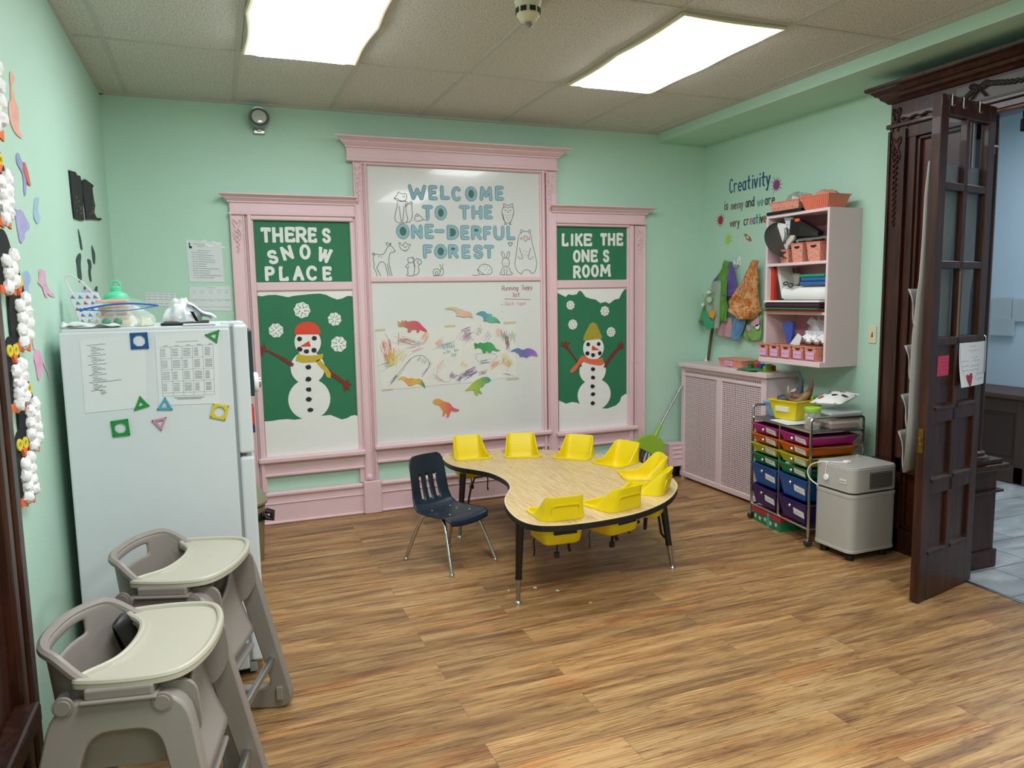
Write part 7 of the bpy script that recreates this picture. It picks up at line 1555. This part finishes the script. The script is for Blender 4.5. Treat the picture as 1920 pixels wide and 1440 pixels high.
def toddler_seat(label, c, f, k):
    root = thing('toddler_seat', label, 'toddler seat', (c[0],c[1],TZ), math.atan2(-f[0],f[1])*1.0, 'yellow toddler seats in the kidney table')
    W0, W1, DP_ = .215, .245, .228
    so = seat_outline(W0, W1, DP_)
    def top_z(x,y):
        t_ = min(1,max(0,(-y)/DP_)); t2 = min(1,max(0,(t_-.42)/.50)); t2 = t2*t2*(3-2*t2)
        return .012+.112*t2
    def ringpts(fn): return [fn(x,y) for x,y in so]
    def tilt(x,y,z): return (x*(1-.10*max(0,z)/.12), y-.26*max(0,z)*(1 if y<-.1 else 0), z)
    # outer wall up, over the rim, inner wall down to the bowl
    R_ = []
    inn = inset(so,.009)
    ev = lambda pts,zf: [tilt(x,y,zf(x,y)) for x,y in pts]
    R_.append([(x*.80,-.115+(y+.115)*.74,-.130) for x,y in so]); R_.append([(x*.90,-.115+(y+.115)*.88,-.118) for x,y in so]); R_.append([(x*.965,-.115+(y+.115)*.95,-.07) for x,y in so]); R_.append(ev(inset(so,.006),lambda x,y:-.034)); R_.append(ev(inset(so,.006),lambda x,y:.0008)); R_.append(ev(inset(so,-.008) ,lambda x,y:.0012))
    R_.append(ev(inset(so,-.008),lambda x,y:.010)); 
    R_.append(ev(so,lambda x,y:.010+(top_z(x,y)-.010)*.5)); R_.append(ev(so,lambda x,y:top_z(x,y)-.004)); R_.append(ev(inset(so,.002),lambda x,y:top_z(x,y))); R_.append(ev(inset(so,.007),lambda x,y:top_z(x,y))); R_.append(ev(inn,lambda x,y:top_z(x,y)-.005)); R_.append(ev(inn,lambda x,y:min(.0,top_z(x,y)))); R_.append([(x*.95,-.115+(y+.115)*.94,-.03) for x,y in inn]); R_.append([(x*.84,-.115+(y+.115)*.82,-.052) for x,y in inn])
    b = MB(); b.loops(R_); b.done('shell', M_ysc, root, local=True, smooth=50)
    # raised frame on the back and belts below
    q = MB(); fr = frame((0,-DP_-.0015,.0),(1,0,0),(0,-.26,.966),(0,-.966,-.26))
    q.ring(rrect(-.075,.075,.012,.088,.018),rrect(-.068,.068,.014,.081,.015),fr,-.004,.0035); q.done('back_frame', M_ysc, root, local=True)
    q = MB(); q.box(-.055,.065,-DP_-.004,-DP_+.016,-.072,-.054,.004); q.done('belt_slot', M_black, root, local=True)
    q = MB(); q.tube([(.0,-.12,-.125),(.002,-.12,-.16),(.0,-.118,-.20)],.011,6,flat=.3); s_ = q.done('strap', M_black, root, local=True)
    q = MB(); q.box(-.014,.014,-.126,-.110,-.225,-.195,.003); q.done('buckle', M_black, s_, local=True)
    for sx in (-1,1):
        q = MB(); x0 = sx*.085; q.tube([(x0,-.06,-.10),(x0+.012*sx,-.05,-.15),(x0+.008*sx,-.05,-.205),(x0+.014*sx,-.055,-.225)],[.009,.009,.009,.011],6,flat=.35); q.done('strap', M_black, root, local=True)
    return root
LB = ['yellow toddler seat at the far left end of the table, behind the navy chair','yellow toddler seat second from the left on the far side, facing straight out','third yellow toddler seat along the far side, turned to the left','fourth yellow toddler seat along the far side, before the lime broom','yellow toddler seat at the right end of the table, inside partly seen','yellow toddler seat at the right end seen mostly from its side','yellow toddler seat on the near side seen from behind, right one','yellow toddler seat nearest the camera, seen straight from behind']
s0 = None
for k,((c,f),l) in enumerate(zip(SEATS,LB)):
    if s0 is None: s0 = toddler_seat(l,c,f,k); continue
    o = copy_tree(s0); o.location = (c[0],c[1],TZ); o.rotation_euler = (0,0,math.atan2(-f[0],f[1])); o['label'] = l
# crumbs under the table
for k,(q,l) in enumerate((([(1.465,3.451)][0],'small pale scrap on the floor under the table, left one'),([(1.554,3.367)][0],'small white scrap on the floor before the table legs'),([(1.639,3.164)][0],'flat tan scrap on the floor right of the front table leg'),([(1.325,3.473)][0],'tiny crumb on the floor left of the front table leg'))):
    b = MB(); lump(b,(q[0],q[1],.003),.011-.002*k*(k==3),.008,.006,60+k,.4,3,10,6); tag(b.done('paper_scrap', mat('pale_scrap','#D9CDB8',.8) if k!=2 else mat('tan_scrap','#C8A368',.8), smooth=True), l,'scrap','scraps on the floor near the table')

# ================================================================ navy chair
ch = thing('school_chair', 'small navy plastic school chair with chrome legs left of the table', 'chair', (1.181,4.033,0), math.atan2(-.42,-.907))
M_navy = mat('navy_plastic_shell','#14202F',.35,bump=.03,bs=300)
prof = [(.175,.268,.135),(.165,.297,.148),(.135,.309,.155),(.05,.302,.158),(-.05,.298,.156),(-.105,.303,.150),(-.140,.325,.143),(-.158,.37,.136),(-.168,.43,.132),(-.180,.50,.130),(-.193,.555,.126),(-.200,.585,.115),(-.203,.600,.092)]
pf = []
for a,c in zip(prof,prof[1:]):
    for k in range(3): pf.append(tuple(a[i]+(c[i]-a[i])*k/3 for i in range(3)))
pf.append(prof[-1]); NU = 24; b = MB(); vv = []
for (y,z,hw) in pf:
    r_ = []
    for j in range(NU+1):
        s_ = 2*j/NU-1; dish = (1-s_*s_); seatw = max(0,min(1,(.42-z)/.11))
        r_.append(b.bm.verts.new((hw*s_, y-(.018*dish)*(1-seatw), z-.014*dish*seatw)))
    vv.append(r_)
L = len(pf)
slots = {(i,j) for i in range(L-1) for j in (6,7,11,12,16,17) if .345 < pf[i][1] < .455 and pf[i][0] < -.1}
for i in range(L-1):
    for j in range(NU):
        if (i,j) not in slots: b.face((vv[i][j],vv[i][j+1],vv[i+1][j+1],vv[i+1][j]))
b.done('shell', M_navy, ch, local=True, smooth=60, solid=.007)
rv = MB()
for x,y,z in ((-.06,-.187,.475),(.06,-.187,.475),(.075,.09,.304),(-.075,.09,.304),(.07,-.07,.296),(-.07,-.07,.296)): rv.ball((x,y+(.004 if z>.4 else 0),z+(0 if z>.4 else .001)),.005)
rv.done('rivets', M_chrome, ch, local=True, smooth=True)
for sx in (-1,1):
    for fy in (-1,1):
        fx_, fy_ = sx*.168, fy*.20
        pts = smoothpl([(sx*.075,.01*fy,.283),(sx*.110,fy*.07,.283),(sx*.126,fy*.105,.262),(fx_,fy_,.014)],2)
        b = MB(); b.tube(pts,[.0105]*(len(pts)-1)+[.0095],10); l = b.done('leg', M_chrome, ch, local=True, smooth=True)
        b = MB(); b.lathe([(.006,.022),(.013,.016),(.015,.004),(.013,0)], (fx_,fy_,0), 12); b.done('glide', M_chrome, l, local=True, smooth=True)
b = MB(); b.tube([(-.09,-.03,.281),(-.09,.06,.281)],.009,8).tube([(.09,-.03,.281),(.09,.06,.281)],.009,8).tube([(-.09,.03,.281),(.09,.03,.281)],.009,8); b.done('seat_frame', M_chrome, ch, local=True, smooth=True)

# ================================================================ two grey high chairs
M_hc = mat('warm_grey_plastic','#8A827B',.45,bump=.02,bs=250); M_tray = mat('stone_grey_plastic','#B2AE9D',.42,bump=.02,bs=250); M_alu = mat('satin_aluminium','#BFC1C2',.3,1)
def roundpoly(P, r, n=5):
    o = []; L = len(P)
    for i in range(L):
        p = V(P[i][:2]); a = V(P[i-1][:2])-p; b_ = V(P[(i+1)%L][:2])-p; ra = min(r,a.length*.45,b_.length*.45); a.normalize(); b_.normalize()
        for k in range(n+1):
            t_ = k/n; q = p+a*ra*(1-t_)**2+b_*ra*t_**2; o.append((q.x,q.y))
    return o
def high_chair(label, loc, rz):
    t = thing('high_chair', label, 'high chair', loc, rz, 'grey high chairs beside the fridge')
    HT = .635
    for s_ in (-1,1):
        yy = lambda v: s_*(.190+.080*(1-v/HT))
        fr = lambda u,v,w: (u, yy(v)+s_*w, v)
        outer = roundpoly([(-.315,0),(.225,0),(.112,HT),(-.170,HT)],.07); inner = roundpoly([(-.240,.085),(.150,.085),(.050,.560),(-.095,.560)],.05)
        b = MB(); b.ring(outer,inner,fr,-.022,.022); sf = b.done('side_frame', M_hc, t, local=True, smooth=50, bev=.007)
        for (x,z) in ((-.145,.628),(.062,.618),(.115,.40)):
            k_ = MB(); k_.cyl(fr(x,z,.020),fr(x,z,.030),.019,.017,16); k_.cyl(fr(x,z,.020),fr(x,z,.027),.023,n=16); k_.done('pivot_knob', M_hc, sf, local=True, smooth=True)
        b = MB(); b.box(-.10,.045,s_*.20-.02,s_*.20+.02,.638,.664,.005); b.box(-.108,.053,s_*.208-.02,s_*.208+.022,.632,.640,.003); b.done('tray_latch', M_hc, t, local=True)
        b = MB(); b.box(.165,.188,s_*.235-.012,s_*.235+.012,.045,.095,.003); b.done('foot_clip', M_hc, t, local=True)
    for (x,z,y) in ((.155,.205,.242),(-.245,.20,.244)):
        b = MB(); b.cyl((x,-y,z),(x,y,z),.0135,n=12); b.done('cross_bar', M_alu, t, local=True, smooth=True)
    # seat shell: wraps round the child, handle slot in the back
    b = MB(); NA, NZ = 48, 20; vv = []
    for i in range(NA+1):
        ph = R(-122+244*i/NA); a = abs(ph); r_ = []
        e = min(1,max(0,(a-R(52))/R(58))); e = e*e*(3-2*e); zt = .722-.085*e
        for j in range(NZ+1):
            f = j/NZ; z = .48+(zt-.48)*f; fl_ = .022*f**1.5*math.cos(min(a,PI/2)); rx, ry = .125+fl_, .165+.02*f
            x = -.085-rx*math.copysign(abs(math.cos(ph))**.8,math.cos(ph)); y = ry*math.copysign(abs(math.sin(ph))**.8,math.sin(ph)); r_.append(b.bm.verts.new((x,y,z)))
        vv.append(r_)
    for i in range(NA):
        for j in range(NZ):
            ph = -122+244*(i+.5)/NA; f = (j+.5)/NZ
            if abs(ph) < 31 and .76 < f < .88: continue
            b.face((vv[i][j],vv[i+1][j],vv[i+1][j+1],vv[i][j+1]))
    sh = b.done('seat_shell', M_hc, t, local=True, smooth=60, solid=.012, sub=1)
    rim = [vv_ for vv_ in []]
    b = MB(); pts = []
    for i in range(NA+1):
        ph = R(-122+244*i/NA); a = abs(ph); e = min(1,max(0,(a-R(52))/R(58))); e = e*e*(3-2*e); zt = .722-.085*e; rx, ry = .17*1.0 if a<PI/2 else .125, .185
        fl_ = .022*math.cos(min(a,PI/2)); pts.append((-.090-(.125+fl_)*math.copysign(abs(math.cos(ph))**.8,math.cos(ph))*1.02, (.165+.022)*math.copysign(abs(math.sin(ph))**.8,math.sin(ph)), zt))
    b.tube(pts,.0125,8); b.done('rim', M_hc, sh, local=True, smooth=True)
    MB().prism(roundpoly([(-.215,-.16),(.03,-.165),(.03,.165),(-.215,.16)],.06),FZ,.478,.496).done('seat_pan', M_hc, t, local=True)
    # front skirt and foot plate
    b = MB(); b.grid(lambda u,v: (.05+.075*v-.012*math.sin(PI*v), (2*u-1)*(.165-.03*v), .51-.15*v+.09*abs(2*u-1)**3*(1-v)),14,12); b.done('leg_skirt', M_hc, t, local=True, smooth=True, solid=.010)
    b = MB(); b.box(.075,.125,-.14,.14,.300,.314,.005); b.done('foot_plate', M_hc, t, local=True)
    for s_ in (-1,1):
        b = MB(); b.prism(roundpoly([(-.17,.45),(.09,.45),(.135,.52),(.125,.645),(-.18,.645)],.04), lambda u,v,w:(u,s_*(.168+w),v),-.006,.006); b.done('side_cheek', M_hc, t, local=True)
    # tray
    to = smoothpl([(-.125,-.205),(-.02,-.218),(.075,-.210),(.118,-.175),(.143,-.09),(.148,0),(.143,.09),(.118,.175),(.075,.210),(-.02,.218),(-.125,.205),(-.135,.185),(-.115,.150),(-.09,.125),(-.065,.085),(-.055,0),(-.065,-.085),(-.09,-.125),(-.115,-.150),(-.135,-.185)],2,True)
    b = MB(); b.loops([[(x,y,.658) for x,y in inset(to,.004)],[(x,y,.661) for x,y in to],[(x,y,.672) for x,y in to],[(x,y,.674) for x,y in inset(to,.002)]]); tr = b.done('tray', M_tray, t, local=True, smooth=40)
    b = MB(); b.tube([(x,y,.6745) for x,y in inset(to,.008)],.0092,8,closed=True); b.done('tray_rim', M_tray, tr, local=True, smooth=True)
    lp = [(x+.012,y,.6735) for x,y in smoothpl([(-.085,.125),(-.058,.085),(-.048,0),(-.058,-.085),(-.085,-.125)],2)]; b = MB(); b.tube(lp,[.002+.012*min(1,4*k/(len(lp)-1),4-4*k/(len(lp)-1)) for k in range(len(lp))],8,flat=.6); b.done('belly_ledge', M_tray, tr, local=True, smooth=True)
    return t
hc1 = high_chair('grey high chair nearest the camera, with a black belt in its seat', (-.185,2.008,0), R(-11))
hc2 = copy_tree(hc1); hc2.location = (-.105,2.60,0); hc2.rotation_euler = (0,0,R(-19)); hc2['label'] = 'grey high chair behind the near one, directly before the fridge'
b = MB(); b.tube(smoothpl([(-.06,.125,.50),(-.115,.140,.58),(-.140,.130,.675),(-.125,.115,.69),(-.10,.125,.62),(-.06,.12,.50)],2),.024,8,flat=.15); b.done('belt', M_black, hc1, local=True, smooth=True)
